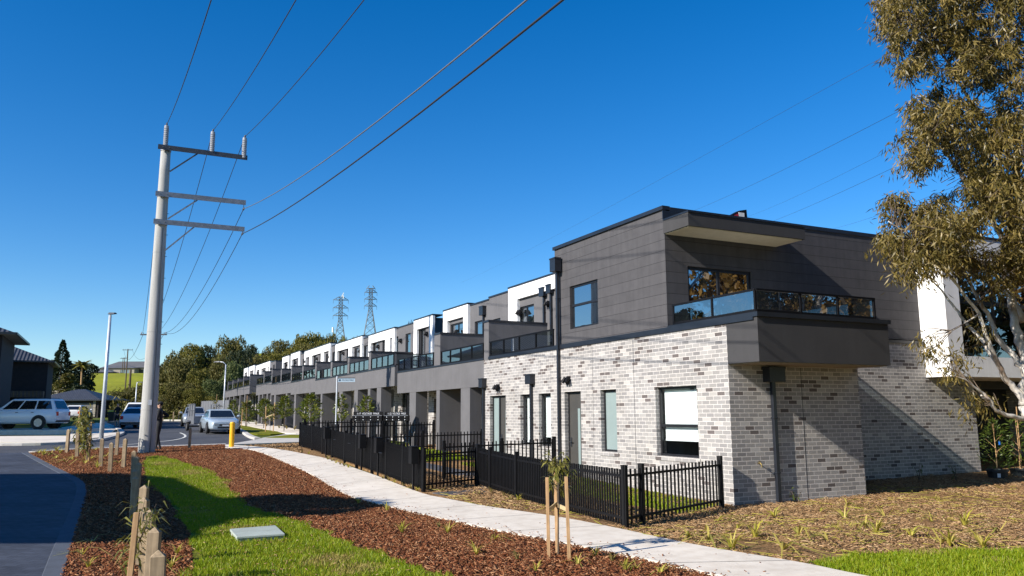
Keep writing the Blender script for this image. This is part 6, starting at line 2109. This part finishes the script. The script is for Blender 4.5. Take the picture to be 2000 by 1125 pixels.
# ---- the wooded hill
WOOD = 'trees of the wooded hillside'
KIND = dict(lbush='brownish olive', lbush2='sunlit olive', lbush3='fresh green', ldark='dark')
wood = [  # x, y of the top, distance, half width in pixels, leaf, words
    (308, 752, 97, 20, 'lbush2', 'low shrubby', 'right beside the concrete pole'), (332, 700, 103, 30, 'lbush', 'broad', 'right of the concrete pole at mid height'), (362, 696, 100, 27, 'lbush', 'rounded', 'above the silver white hatchback'),
    (391, 716, 98, 20, 'lbush2', 'middling', 'above the trailer'), (418, 738, 96, 19, 'lbush3', 'pale upright', 'left of the far curved street light'), (446, 728, 101, 18, 'lbush3', 'small', 'just right of the far curved street light'),
    (352, 745, 94, 22, 'lbush', 'low dense', 'above the hatchback roof'), (384, 757, 93, 19, 'lbush2', 'low dense', 'behind the trailer cage'), (412, 772, 93, 14, 'lbush2', 'small bushy', 'behind the grey metal fence'), (330, 768, 94, 18, 'lbush', 'low spreading', 'over the pale bollards'),
    (340, 684, 122, 26, 'lbush', 'tall', 'on the skyline right of the concrete pole'), (372, 671, 126, 26, 'lbush2', 'tall round', 'on the skyline above the hatchback'), (404, 672, 130, 24, 'ldark', 'dark topped', 'on the skyline left of the highest crown'),
    (428, 690, 118, 24, 'lbush', 'full', 'behind the far curved street light'), (455, 654, 138, 26, 'lbush', 'highest', 'that tops the left skyline'), (470, 682, 124, 22, 'ldark', 'dark', 'in the shade right of the highest crown'), (458, 702, 108, 18, 'lbush3', 'light', 'above the end of the terrace'),
    (492, 671, 150, 22, 'ldark', 'dark', 'at the dip of the skyline'), (500, 692, 128, 24, 'lbush', 'brown', 'above the far white frames'), (522, 676, 150, 20, 'lbush', 'broad', 'right of the skyline dip'), (532, 688, 132, 24, 'lbush2', 'olive', 'behind the far white frames'),
    (552, 663, 165, 22, 'lbush', 'rising', 'on the skyline left of the towers, lower one'), (566, 676, 146, 24, 'lbush2', 'sunny', 'above the middle white frames'), (588, 654, 170, 24, 'lbush2', 'rising', 'on the skyline left of the towers, upper one'),
    (600, 668, 152, 24, 'lbush', 'middle', 'below the left skyline crest'), (620, 648, 172, 24, 'lbush2', 'crest', 'left of the left lattice tower'), (648, 650, 175, 20, 'lbush', 'crest', 'at the foot of the left lattice tower'), (672, 655, 178, 17, 'lbush2', 'crest', 'right of the left lattice tower'),
    (640, 664, 155, 22, 'lbush2', 'sunny', 'just over the terrace roof under the left tower'), (692, 657, 180, 14, 'lbush', 'small', 'between the two lattice towers'), (731, 652, 185, 8, 'ldark', 'tiny dark', 'at the foot of the right lattice tower'),
    (802, 627, 150, 7, 'ldark', 'tiny dark', 'peeping over the terrace roof beside the third white frame'),
    (238, 761, 112, 24, 'lbush', 'low brown', 'below the pasture, left one'), (266, 755, 116, 22, 'lbush', 'low brown', 'below the pasture next to the concrete pole'), (216, 778, 104, 16, 'lbush2', 'low', 'behind the carport edge'), (288, 742, 108, 20, 'lbush', 'low brown', 'behind the concrete pole'),
]
variants = {}
for i, (x, yt, Y, hwpx, leaf, wd, where) in enumerate(wood):
    t = at(x, yt, Y); zb = H(t[0], t[1]); h = t[2] - zb; r = hwpx * Y / FPX * 1.18
    low = h < r * 1.25
    key = (leaf, i % 3, low)
    if key not in variants:
        o = empty('bush_tree', (t[0], t[1], zb))
        hh = 1.0
        v, f = make_crown(10, 5.0 if not low else 6.0, 6800, .40, 15, 1.15 if not low else 1.0)
        np_mesh('crown', v, f, M[leaf], o)
        tm = MB().tube([(0, 0, -1.5), (.15, .1, 3), (0, -.1, 6.5)], [.22, .16, .05], 7)
        for k in range(6):
            a = rng.random() * 6.28
            tm.tube([(0, 0, 2.2 + .6 * k), (1.4 * math.cos(a), 1.4 * math.sin(a), 4 + .6 * k), (2.7 * math.cos(a), 2.7 * math.sin(a), 5.2 + .6 * k)], [.11, .07, .02], 5)
        tm.build('trunk', M['dbark'], o)
        variants[key] = o
    else:
        o = copy_tree(variants[key])
    o.location = (t[0], t[1], zb - .1); o.scale = (r / 5.0, r / 5.0, h / 10.0); o.rotation_euler = (0, 0, rng.random() * 6.28)
    tag(o, f'{wd} {KIND[leaf]} tree {where}', 'tree', WOOD)
# undergrowth closing the foot of the wood
Pu = []
for _ in range(30000):
    Y = 92 + 75 * rng.random() ** 1.4; x = 215 + 520 * rng.random()
    t = ray(x, 800); X = t[0] / t[1] * Y
    if (np.array([X, Y]) - CORNER[:2]) @ E2[:2] > -3 and (np.array([X, Y]) - CORNER[:2]) @ E1[:2] < 92: continue
    hgt = (.6 + 2.2 * rng.random() * (1 if Y > 97 else .5))
    Pu.append((X, Y, H(X, Y) + hgt * rng.random()))
Pu = np.array(Pu)
v, f = leaf_mesh(Pu, rng.normal(size=(len(Pu), 3)) + np.array([0, 0, .5]), .3 + .35 * rng.random(len(Pu)), .2)
tag(np_mesh('undergrowth', v, f, M['lbush']), kind='stuff')
# ---- trees at the left
def conifer(label, loc, h, rad):
    o = empty('conifer', loc); tag(o, label, 'tree')
    n = 4200
    f = rng.random(n) ** .75
    a = rng.random(n) * 6.28
    rr = rad * (1 - f) ** .95 * (.35 + .65 * rng.random(n) ** .5) * (1 + .25 * np.sin(f * 40 + a * 2))
    P = np.c_[rr * np.cos(a), rr * np.sin(a), h * (.08 + .92 * f) - rr * .15]
    D = np.c_[np.cos(a), np.sin(a), -.2 + rng.normal(size=n) * .4]
    v, q = leaf_mesh(P, D, (.25 + .55 * (1 - f)) * (.6 + .8 * rng.random(n)), .22)
    np_mesh('crown', v, q, M['ldark'], o)
    MB().tube([(0, 0, -.5), (0, 0, h * .96)], [.25, .04], 7).build('trunk', M['dbark'], o)


t = at(124, 664, 140); zb = H(t[0], t[1]); conifer('tall pointed dark conifer above the second dark house', (t[0], t[1], zb), t[2] - zb, 3.4)
t = at(106, 690, 142); zb = H(t[0], t[1]); round_tree('leafy_tree', 'feathery dark tree leaning left of the conifer', (t[0], t[1], zb), t[2] - zb, 3.0, 'ldark', 2600, .4)
t = at(160, 699, 150); zb = H(t[0], t[1]); round_tree('leafy_tree', 'round dark tree crown right of the conifer', (t[0], t[1], zb), t[2] - zb, 2.9, 'ldark', 4200, .4, 14)
t = at(136, 722, 128); zb = H(t[0], t[1]); round_tree('leafy_tree', 'dark olive shrub tree below the conifer', (t[0], t[1], zb), t[2] - zb, 2.0, 'lbush', 2600, .4)
t = at(150, 748, 122); zb = H(t[0], t[1]); round_tree('hedge_shrub', 'dark hedge shrub at the left edge of the pasture', (t[0], t[1], zb), t[2] - zb, 1.6, 'ldark', 1800, .4, cat='shrub')
t = at(167, 737, 150); zb = H(t[0], t[1]); round_tree('hedge_shrub', 'dark hedge climbing beside the pasture', (t[0], t[1], zb), t[2] - zb, 1.8, 'ldark', 1800, .4, cat='shrub')
t = at(167, 727, 160); zb = H(t[0], t[1])
o = empty('bare_shrub', (t[0], t[1], zb)); tag(o, 'leafless pinkish grey shrub before the round dark tree', 'shrub')
tw = MB(); hh = t[2] - zb
for k in range(70):
    a = rng.random() * 6.28; r = 1.6 * rng.random()
    tw.tube([(0, 0, 0), (r * .4 * math.cos(a), r * .4 * math.sin(a), hh * .55), (r * math.cos(a), r * math.sin(a), hh * (.75 + .25 * rng.random()))], [.06, .035, .015], 4)
tw.build('twigs', pmat('pale_twigs', (.20, .16, .15), .8, .15, 3), o)
# palm
t = at(161, 704, 138); zb = H(t[0], t[1]); hh = t[2] - zb - .6
o = empty('palm_tree', (t[0], t[1], zb)); tag(o, 'small palm with pale trunk before the round dark tree', 'tree')
MB().tube([(0, 0, -.5), (.1, 0, hh * .5), (0, 0, hh)], [.2, .15, .13], 8).build('trunk', M['stake'], o)
fr_ = MB()
for k in range(22):
    a = k * 2.4; el = .9 - k * .06
    pts = [np.array([math.cos(a) * r, math.sin(a) * r, hh + math.sin(el) * r - r * r * .22]) for r in np.linspace(0, 1.7, 6)]
    sd = np.array([-math.sin(a), math.cos(a), 0])
    for p, q, w0, w1 in zip(pts, pts[1:], (.05, .2, .26, .22, .14), (.2, .26, .22, .14, .02)):
        fr_.face([p - sd * w0 + np.array([0, 0, -w0 * .5]), q - sd * w1 + np.array([0, 0, -w1 * .5]), q, p]); fr_.face([p, q, q + sd * w1 + np.array([0, 0, -w1 * .5]), p + sd * w0 + np.array([0, 0, -w0 * .5])])
fr_.build('fronds', M['lbush2'], o)
# ---- young trees over the far fence
YT = 'young trees along the terrace fence'


def young_tree(label, x, ytop, Y, crown_h, rad, n=420, yb=None):
    t = at(x, ytop, Y); zb = gz(t[1])
    o = empty('young_tree', (t[0], t[1], zb)); tag(o, label, 'young tree', YT)
    h = t[2] - zb; z0 = h - crown_h
    f = rng.random(n)
    prof = np.sin(np.clip(f, .03, .97) * math.pi) ** .6 * (1.25 - .75 * f)
    a = rng.random(n) * 6.28; rr = rad * prof * rng.random(n) ** .5 * (1 + .3 * np.sin(a * 3 + f * 9))
    P = np.c_[rr * np.cos(a), rr * np.sin(a), z0 + crown_h * f]
    D = np.c_[np.cos(a), np.sin(a), rng.normal(size=n) * .5 + .5]
    v, q = leaf_mesh(P, D, .16 + .12 * rng.random(n), .075)
    np_mesh('crown', v, q, M['lmag'], o)
    tb = MB().tube([(0, 0, -.1), (.02, 0, h * .5), (0, 0, h * .92)], [.03, .02, .008], 6)
    for k in range(7):
        aa = rng.random() * 6.28; z = z0 + crown_h * (.1 + .11 * k)
        tb.tube([(0, 0, z), (rad * .7 * math.cos(aa), rad * .7 * math.sin(aa), z + .3)], [.010, .004], 4)
    tb.build('trunk', M['dbark'], o)


for x, yt, Y, ch, r, lab in ((716, 777, 37.5, .95, .30, 'young tree just above the left name board'), (667, 775, 41, 1.2, .30, 'narrow young tree right of the street sign pole'), (607, 772, 46, 1.45, .62, 'bushiest young tree left of the street sign'),
                             (557, 776, 52, 1.25, .55, 'round young tree above the fence, second left of the street sign'), (517, 781, 57, 1.2, .6, 'young tree behind the staked sapling on the verge'), (484, 785, 62, 1.5, .55, 'young tree right of the silver sedan roof'), (456.5, 783, 68, 1.3, .35, 'small young tree above the silver sedan')):
    young_tree(lab, x, yt, Y, ch, r, int(420 * (r / .45) ** 1.5))
# ---- saplings held by stakes
SAP = 'staked saplings in the verge'


def staked(label, foot, stakes, hs, crown, n, leafL, tie, group=SAP, leafW=.028, top=None):
    o = empty('staked_sapling', foot); tag(o, label, 'sapling', group)
    for (dx, dy), h in zip(stakes, hs):
        s = MB().hexa([(-.021, -.021, -.15), (.021, -.021, -.15), (.021, .021, -.15), (-.021, .021, -.15)], [(-.021, -.021, h), (.021, -.021, h), (.021, .021, h), (-.021, .021, h)]).build('stake', M['stake'], o, bevel=.003)
        s.location = (dx, dy, 0); s.rotation_euler = (R(random.uniform(-1.5, 1.5)), R(random.uniform(-1.5, 1.5)), R(random.uniform(-20, 20)))
    if tie:
        for (a, b) in tie:
            m = MB()
            pa = (*stakes[a], hs[a] * .58); pb = (*stakes[b], hs[b] * .60)
            m.bar((pa[0], pa[1] - .024, pa[2]), (pb[0], pb[1] - .024, pb[2]), .006, .05).bar((pa[0], pa[1] + .024, pa[2]), (pb[0], pb[1] + .024, pb[2]), .006, .05)
            m.build('tie', pmat('jute_tie', (.50, .38, .20), .9, .15, 40), o)
    cx, cz, cr, chh = crown
    st = MB().tube([(0, 0, -.05), (.01, .01, cz * .5), (.015, 0, cz), (.0, 0, cz + chh * .5)], [.012, .010, .008, .003], 6)
    Ps, Ds = [], []
    for k in range(max(8, n // 16)):
        a = rng.random() * 6.28; el = rng.random() * .9 + .1
        b = np.array([.01, 0, cz - chh * .5 + chh * .8 * rng.random()])
        tip = b + np.array([math.cos(a) * cr * (1.1 - el * .5), math.sin(a) * cr * (1.1 - el * .5), chh * .5 * el])
        st.tube([b, tip], [.005, .002], 4)
        f = .3 + .7 * rng.random((16, 1))
        Ps.append(b * (1 - f) + tip * f); Ds.append(unit(rng.normal(size=(16, 3)) * .8 + (tip - b) * 3 + np.array([0, 0, -.45])))
    st.build('stem', M['dbark'], o)
    P, D = np.concatenate(Ps), np.concatenate(Ds)
    # bent leaves: two joined pieces
    n_ = len(P); Ln = leafL * (.7 + .6 * rng.random(n_))[:, None]
    S = unit(np.cross(D, np.array([0, 0, 1.0]) + rng.normal(size=(n_, 3)) * .3)) * leafW / 2
    m1 = P + D * Ln * .5; tip = m1 + unit(D + np.array([0, 0, -.9])) * Ln * .5
    v = np.stack([P, m1 + S, tip, m1 - S], 1).reshape(-1, 3)
    np_mesh('crown', v, np.arange(n_ * 4).reshape(-1, 4), M['lsap'], o)
    return o


g = G(1090, 1085); ga, gb, gc_ = G(1072, 1089), G(1112, 1097), G(1089, 1083)
staked('young tree held between three pale timber stakes beside the footpath', g, [tuple((q - g)[:2]) for q in (ga, gb, gc_)], [1.0, 1.03, 1.08], (0, 1.0, .26, .46), 230, .14, [(0, 2), (2, 1)], None)
g = G(527, 843.5)
staked('sapling tied between two stakes on the verge behind the yellow bollard', g, [(-.28, .05), (.22, -.05)], [1.55, 1.8], (0, 1.05, .45, 1.0), 260, .22, [(0, 1)], leafW=.07)
g = G(479, 833)
staked('sapling with one tall stake beside the silver sedan', g, [(.0, .12), (-.25, -.1)], [2.3, 1.3], (0, 1.4, .4, .9), 160, .2, None, leafW=.06)
g = G(413, 822); g = np.array([g[0], g[1] + 1, gz(g[1])])
staked('thin sapling and stake before the grey metal fence', g, [(.0, .15)], [2.6], (0, 1.4, .5, 1.2), 140, .25, None, leafW=.07)


# ---- leafy plants among the bollards
def wispy(label, foot, h, n, leafL, W, stake=0.0, mat='lsap', spread=.28, name='wispy_plant'):
    o = empty(name, foot); tag(o, label, 'plant')
    st = MB(); Ps, Ds = [], []
    for k in range(3):
        a = rng.random() * 6.28
        q = [np.array([0, 0, 0]), np.array([math.cos(a) * spread * .3, math.sin(a) * spread * .3, h * .5]), np.array([math.cos(a) * spread * .8, math.sin(a) * spread * .8, h * (.8 + .2 * rng.random())])]
        st.tube(q, [.008, .006, .002], 5)
        m = n // 3
        f = .25 + .75 * rng.random((m, 1)); P = np.where(f < .5, q[0] * (1 - 2 * f) + q[1] * 2 * f, q[1] * (2 - 2 * f) + q[2] * (2 * f - 1)) + rng.normal(size=(m, 3)) * spread * .18
        Ps.append(P); Ds.append(unit(rng.normal(size=(m, 3)) * np.array([1, 1, .6]) + np.array([0, 0, .1])))
    st.build('stem', M['dbark'], o)
    P, D = np.concatenate(Ps), np.concatenate(Ds); n_ = len(P)
    Ln = leafL * (.6 + .8 * rng.random(n_))[:, None]
    S = unit(np.cross(D, np.array([0, 0, 1.0]) + rng.normal(size=(n_, 3)) * .3)) * W / 2
    m1 = P + D * Ln * .5; tip = m1 + unit(D * .8 + np.array([0, 0, -.9])) * Ln * .5
    np_mesh('leaves', np.stack([P, m1 + S, tip, m1 - S], 1).reshape(-1, 3), np.arange(n_ * 4).reshape(-1, 4), M[mat], o)
    if stake:
        MB().box(-.02, .02, -.02, .02, -.1, stake).build('stake', M['stake'], o, bevel=.003)
    return o


g = at(250, 1080, 8.6); g[2] = gz(8.6)
o = wispy('wispy plant with long curved leaves tied to a square stake in the left mulch', g, 1.0, 130, .20, .024, spread=.30)
s_ = MB().box(-.025, .025, -.02, .02, -.1, .90).build('stake', M['stake'], o, bevel=.003); s_.location = (at(253, 1100, 7.9)[0] - g[0], 7.9 - 8.6, 0); s_.rotation_euler = (R(-1), R(2), .2)
rb = MB().tube([(-.03, -.025, .2), (-.07, -.03, .24), (-.06, -.03, .32), (-.02, -.026, .28), (-.05, -.03, .2)], .006, 6).build('blue_tag', M['bluet'], s_)
g = G(134, 893)
wispy('leafy plant with drooping leaves at the leftmost bollard', g + np.array([0, .5, 0]), 1.75, 330, .26, .06, 1.75, spread=.45)
g = G(157, 905)
wispy('leafy plant with drooping leaves between the two left bollards', g + np.array([0, .5, 0]), 1.55, 260, .24, .055, 1.3, spread=.42)
# ---- potted plants at the right
PT = 'potted plants by the dark garage'
for x, yb, lab, hh, lf in ((1946, 948, 'bushy green plant in a black pot with white sticker, beside the brick wall end', 1.35, 'lpot'), (1990, 950, 'slender potted plant with a cane at the right edge', 1.5, 'lpot')):
    g = {1946: np.array([12.45, 21.25, 0]), 1990: np.array([13.2, 21.5, 0])}[x]
    o = empty('potted_plant', g); tag(o, lab, 'potted plant', PT)
    MB().lathe([(.20, 0), (.24, .30), (.265, .31), (.265, .36), (.235, .36), (.225, .30), (.0, .30)], n=20).build('pot', M['pot'], o)
    if x < 1960: 
        q = MB().box(-.04, .04, -.268, -.262, .12, .22).build('sticker', M['text'], o); q.location = (-.10, .03, .05)
    n = 760 if x < 1960 else 260
    f = rng.random(n)
    if x < 1960: rr = .42 * np.sin(np.clip(.15 + f * .85, 0, 1) * math.pi) ** .7 * (1.1 - .4 * f) * rng.random(n) ** .5
    else: rr = .25 * rng.random(n) ** .5
    a = rng.random(n) * 6.28
    P = np.c_[rr * np.cos(a), rr * np.sin(a), .38 + hh * f * .92]
    D = np.c_[np.cos(a), np.sin(a), rng.normal(size=n) * .6 + (.4 if x < 1960 else -.4)]
    v, q = leaf_mesh(P, D, (.075 if x < 1960 else .16) * (.7 + .6 * rng.random(n)), .018 if x < 1960 else .03)
    np_mesh('foliage', v, q, M[lf], o)
    s = MB().tube([(0, 0, .28), (.02, .01, .8), (0, 0, .3 + hh * .9)], [.018, .013, .004], 6)
    for k in range(8):
        aa = rng.random() * 6.28; z = .5 + hh * .1 * k
        s.tube([(0, 0, z), (.25 * math.cos(aa), .25 * math.sin(aa), z + .22)], [.007, .002], 4)
    s.build('stem', M['stake'], o)
    if x > 1960: MB().tube([(.05, .02, .25), (.07, .02, 1.95)], .012, 6).build('cane', M['stake'], o)
    else: MB().box(-.01, .03, -.2, -.19, .98, 1.08).build('blue_tag', M['bluet'], o)
# ---- strappy grass tufts
def tuft_mesh(n, h, lean, flat=0.0):
    v, f = [], []
    for i in range(n):
        a = rng.random() * 6.28; L_ = h * (.55 + .6 * rng.random()); w = .007 + .006 * rng.random()
        d = np.array([math.cos(a), math.sin(a), 0]); s = np.array([-d[1], d[0], 0]) * w
        k0 = len(v); ln = lean * (.4 + rng.random())
        for j in range(5):
            t = j / 4
            p = d * (ln * L_ * t ** 1.6 + .02 * rng.random()) + np.array([0, 0, L_ * (t - (.55 + flat) * ln * t ** 2.4)])
            p[2] = max(p[2], .012)
            ww = s * (1 - t ** 2 * .9)
            v += [p - ww, p + ww]
        f += [(k0 + 2 * j, k0 + 2 * j + 1, k0 + 2 * j + 3, k0 + 2 * j + 2) for j in range(4)]
    return np.array(v), np.array(f)


TV = []
for k, (n, h, ln, fl, mt) in enumerate(((16, .30, .8, .0, 'ltuft'), (10, .38, 1.1, .3, 'ltuft'), (22, .22, .7, .0, 'ldry'), (6, .62, 1.75, .60, 'ltuft'))):
    v, f = tuft_mesh(n, h, ln, fl)
    TV.append(np_mesh(f'grass_tuft', v, f, M[mt]))


def tufts(pxs, label, group, kinds, sc=(.7, 1.2)):
    for i, (x, y) in enumerate(pxs):
        g = G(x, y)
        s = TV[kinds[i % len(kinds)]]
        if s.get('used'):
            o = s.copy(); col.objects.link(o)
        else: o = s; s['used'] = 1
        o.location = g; o.rotation_euler = (0, 0, rng.random() * 6.28); k = sc[0] + rng.random() * (sc[1] - sc[0]); o.scale = (k, k, k)
        tag(o, label, 'grass tuft', group)


tufts([(1047, 1118), (1128, 1105), (1163, 1090), (1195, 1098), (1222, 1116), (1243, 1112), (875, 1042), (857, 1032), (785, 1042), (965, 1056), (756, 1000), (1010, 1096), (700, 985), (1290, 1122), (930, 1085)],
      'small yellow green grass tuft in the red mulch beside the footpath', 'grass tufts in the red mulch', (0, 1, 0, 2), (.6, 1.1))
tufts([(1400, 1020), (1440, 1035), (1385, 1058), (1475, 1052), (1600, 1002), (1650, 1015), (1690, 1030), (1712, 1042), (1730, 1012), (1780, 1050), (1840, 1062), (1855, 1068), (1770, 1003), (1512, 1012), (1560, 1045), (1920, 1072), (1655, 988), (1345, 1052), (1620, 1060), (1885, 1030), (1950, 1040), (1820, 1020), (1530, 1075), (1430, 1075)],
      'leaning yellow green strap leaf clump on the brown bed before the brick wall', 'strap leaf clumps on the brown bed', (3, 1, 3, 0), (1.0, 1.6))
tufts([(590, 884), (603, 888), (640, 899), (648, 902), (656, 906), (664, 909), (672, 912), (680, 915), (748, 937), (760, 941), (770, 945), (788, 951), (802, 956), (815, 960), (960, 964), (995, 976), (1012, 980), (985, 972), (935, 968)],
      'low grass tuft at the foot of the black fence', 'grass tufts along the fence', (2, 0, 2), (.6, 1.0))
tufts([(75, 886), (85, 890), (98, 889), (108, 897), (118, 886), (128, 903), (140, 899), (150, 890), (165, 906), (178, 897), (190, 915), (205, 893), (186, 880), (110, 882), (230, 905)],
      'floppy yellow green grass clump among the far left bollards', 'grass clumps among the left bollards', (1, 0, 3), (.9, 1.5))
tufts([(172, 1110), (160, 1085), (335, 1110), (300, 1118), (345, 1085), (180, 1060)], 'thin grass tuft in the near left mulch', 'grass tufts in the near left mulch', (0, 3), (.6, 1.0))
tufts([(500, 830), (520, 833), (545, 837), (560, 838.5), (575, 840), (470, 828)], 'dry grass tuft at the foot of the far terrace fence', 'grass tufts along the far fence', (2,), (1.4, 2.2))
for x, y in ((1730, 935), (1795, 938), (1868, 940), (1612, 968), (1556, 985)):
    g = G(x, y)
    wispy({1730: 'seedling in the shade at the recessed brick wall, left one', 1795: 'seedling in the shade at the recessed brick wall, middle one', 1868: 'seedling at the recessed brick wall near its right end', 1612: 'pale small seedling at the foot of the brick wall right of the downpipe', 1556: 'thin seedling at the foot of the black downpipe'}[x], g, .45 if x > 1700 else .3, 24, .10, .035, mat='lpot', spread=.14, name='seedling')
# ------------------------------------------------------------------ unseen casters added beyond the left edge to throw the long shadows
def add_shadow_roof():  # added roof out of view, outline cut to shape the shadow band
    o = empty('shadow_roof', (-22.6, 11.1, gz(11.1))); tag(o, 'unseen flat roof on tall posts added to shade the driveway and lawn', 'shadow caster')
    fp = [(-7, -5.6), (8.6, -5.6), (7.0, 0), (4.6, 4.0), (2.6, 5.4), (-7, 5.4)]
    MB().hexa([(*q, 6.3) for q in fp], [(*q, 6.6) for q in fp]).build('roof', M['dgrey'], o)
    for x in (-6, -2):
        for y in (-5, 5): MB().box(x - .1, x + .1, y - .1, y + .1, -.2, 6.3).build('post', M['black'], o)


add_shadow_roof()
round_tree('leafy_tree', 'unseen leafy tree added for the rounded end of the lawn shadow', (-13.3, 10.4, 0), 7.9, 2.2, 'lbush', 3800, .42, 10)  # added out of view to round off the right end of the shadow
for i, (x, y, h) in enumerate(((-41, 43, 10), (-46, 41, 11), (-45.5, 58, 12.5), (-44, 60.5, 12), (-49, 61, 12.5), (-54, 67, 13), (-58, 66, 13), (-51, 64, 12.5), (-36.8, 46.0, 9), (-34.8, 45.6, 8.5), (-38.5, 44.0, 10))):  # trees added out of view to shade the left houses and parked wagon
    if i == 0:
        pr_ = round_tree('shade_tree', 'added shade tree', (x, y, gz(y)), 9, 2.7, 'ldark', 3600, .5, 12, group='added shade trees left of the dark houses', cat='tree'); o = pr_
    else: o = copy_tree(pr_)
    o.location = (x, y, gz(y)); o.scale = (1, 1, h / 9); o.rotation_euler = (0, 0, i * 1.3)
    tag(o, f'tall dark unseen tree added to shade the left houses, {["first", "second", "third", "fourth", "fifth", "sixth", "seventh", "eighth", "ninth", "tenth", "eleventh"][i]} in its row', 'tree')
# gums beyond the right edge: seen in the upper glass, and they close off that side of the sky
gums = [(-6.0, 12.3, 9.5, 2.9), (-11.5, 15.0, 11, 3.4), (-5.2, 16.0, 10, 3.0), (-20, 10, 11, 3.0), (-11, 5.0, 11, 3.0), (-15.5, 2.5, 12, 3.3), (-20, 6.5, 13, 3.6), (-18, -3.5, 12, 3.4), (-22, -9, 13, 3.5), (-24, 0, 14, 3.8), (-8.5, 21, 12, 3.5), (-14, 22, 13, 3.8), (-3.5, 22.5, 11, 3.3), (-22, 13, 13, 3.4)]
words = 'nearest second third fourth fifth sixth seventh eighth ninth tenth eleventh twelfth thirteenth fourteenth'.split()
g0_ = None
for i, (s_, p_, h, r) in enumerate(gums):
    g = L(s_, p_)
    if i < 2:
        g0_ = round_tree('bronze_gum', 'bronze gum', (g[0], g[1], gz(g[1])), 10, 3.2, 'lwarm', 6800, .34, 15); o = g0_
    else: o = copy_tree(g0_)
    o.location = (g[0], g[1], gz(g[1])); o.scale = (r / 3.2, r / 3.2, h / 10); o.rotation_euler = (0, 0, i * 1.9)
    tag(o, f'bronze leaved gum beyond the right edge of the photo, {words[i]} of its stand', 'tree', 'bronze gums beyond the right edge')
# ------------------------------------------------------------------ sun, sky, camera
SUN = Vector((-.823, -.593, .575)).normalized()
el = math.asin(SUN.z); rot = math.atan2(SUN.x, SUN.y)
w = bpy.data.worlds.new('World'); scn.world = w; w.use_nodes = True
nt = w.node_tree; bg = nt.nodes['Background']
sky = nt.nodes.new('ShaderNodeTexSky'); sky.sky_type = 'NISHITA'; sky.sun_disc = False
sky.sun_elevation = el; sky.sun_rotation = rot % (2 * math.pi)
sky.air_density = 1.0; sky.dust_density = .1; sky.ozone_density = 4.0; sky.altitude = 300
hs_ = nt.nodes.new('ShaderNodeHueSaturation'); hs_.inputs['Saturation'].default_value = 1.36; hs_.inputs['Hue'].default_value = .506; hs_.inputs['Value'].default_value = 1.0
nt.links.new(sky.outputs[0], hs_.inputs['Color']); nt.links.new(hs_.outputs[0], bg.inputs[0])
bg.inputs[1].default_value = .098
sl_ = bpy.data.lights.new('sun', 'SUN'); sl_.energy = 4.8; sl_.angle = R(.53); sl_.color = (1.0, .935, .845)
so = bpy.data.objects.new('sun', sl_); col.objects.link(so); so.rotation_euler = SUN.to_track_quat('Z', 'Y').to_euler()
cam = bpy.data.cameras.new('camera'); cam.sensor_width = 36; cam.lens = 36 * FPX / 2000; cam.clip_start = .1; cam.clip_end = 9000
co_ = bpy.data.objects.new('camera', cam); col.objects.link(co_)
rt, dn, fw = CAM[0], CAM[1], CAM[2]
m4 = Matrix(((rt[0], -dn[0], -fw[0], 0), (rt[1], -dn[1], -fw[1], 0), (rt[2], -dn[2], -fw[2], CZ), (0, 0, 0, 1)))
co_.matrix_world = m4
scn.camera = co_
vs = scn.view_settings
vs.view_transform = 'Standard'; vs.look = 'None'; vs.exposure = 0.75; vs.gamma = 1.0; vs.use_curve_mapping = False
scn.cycles.max_bounces = 6; scn.cycles.transparent_max_bounces = 12
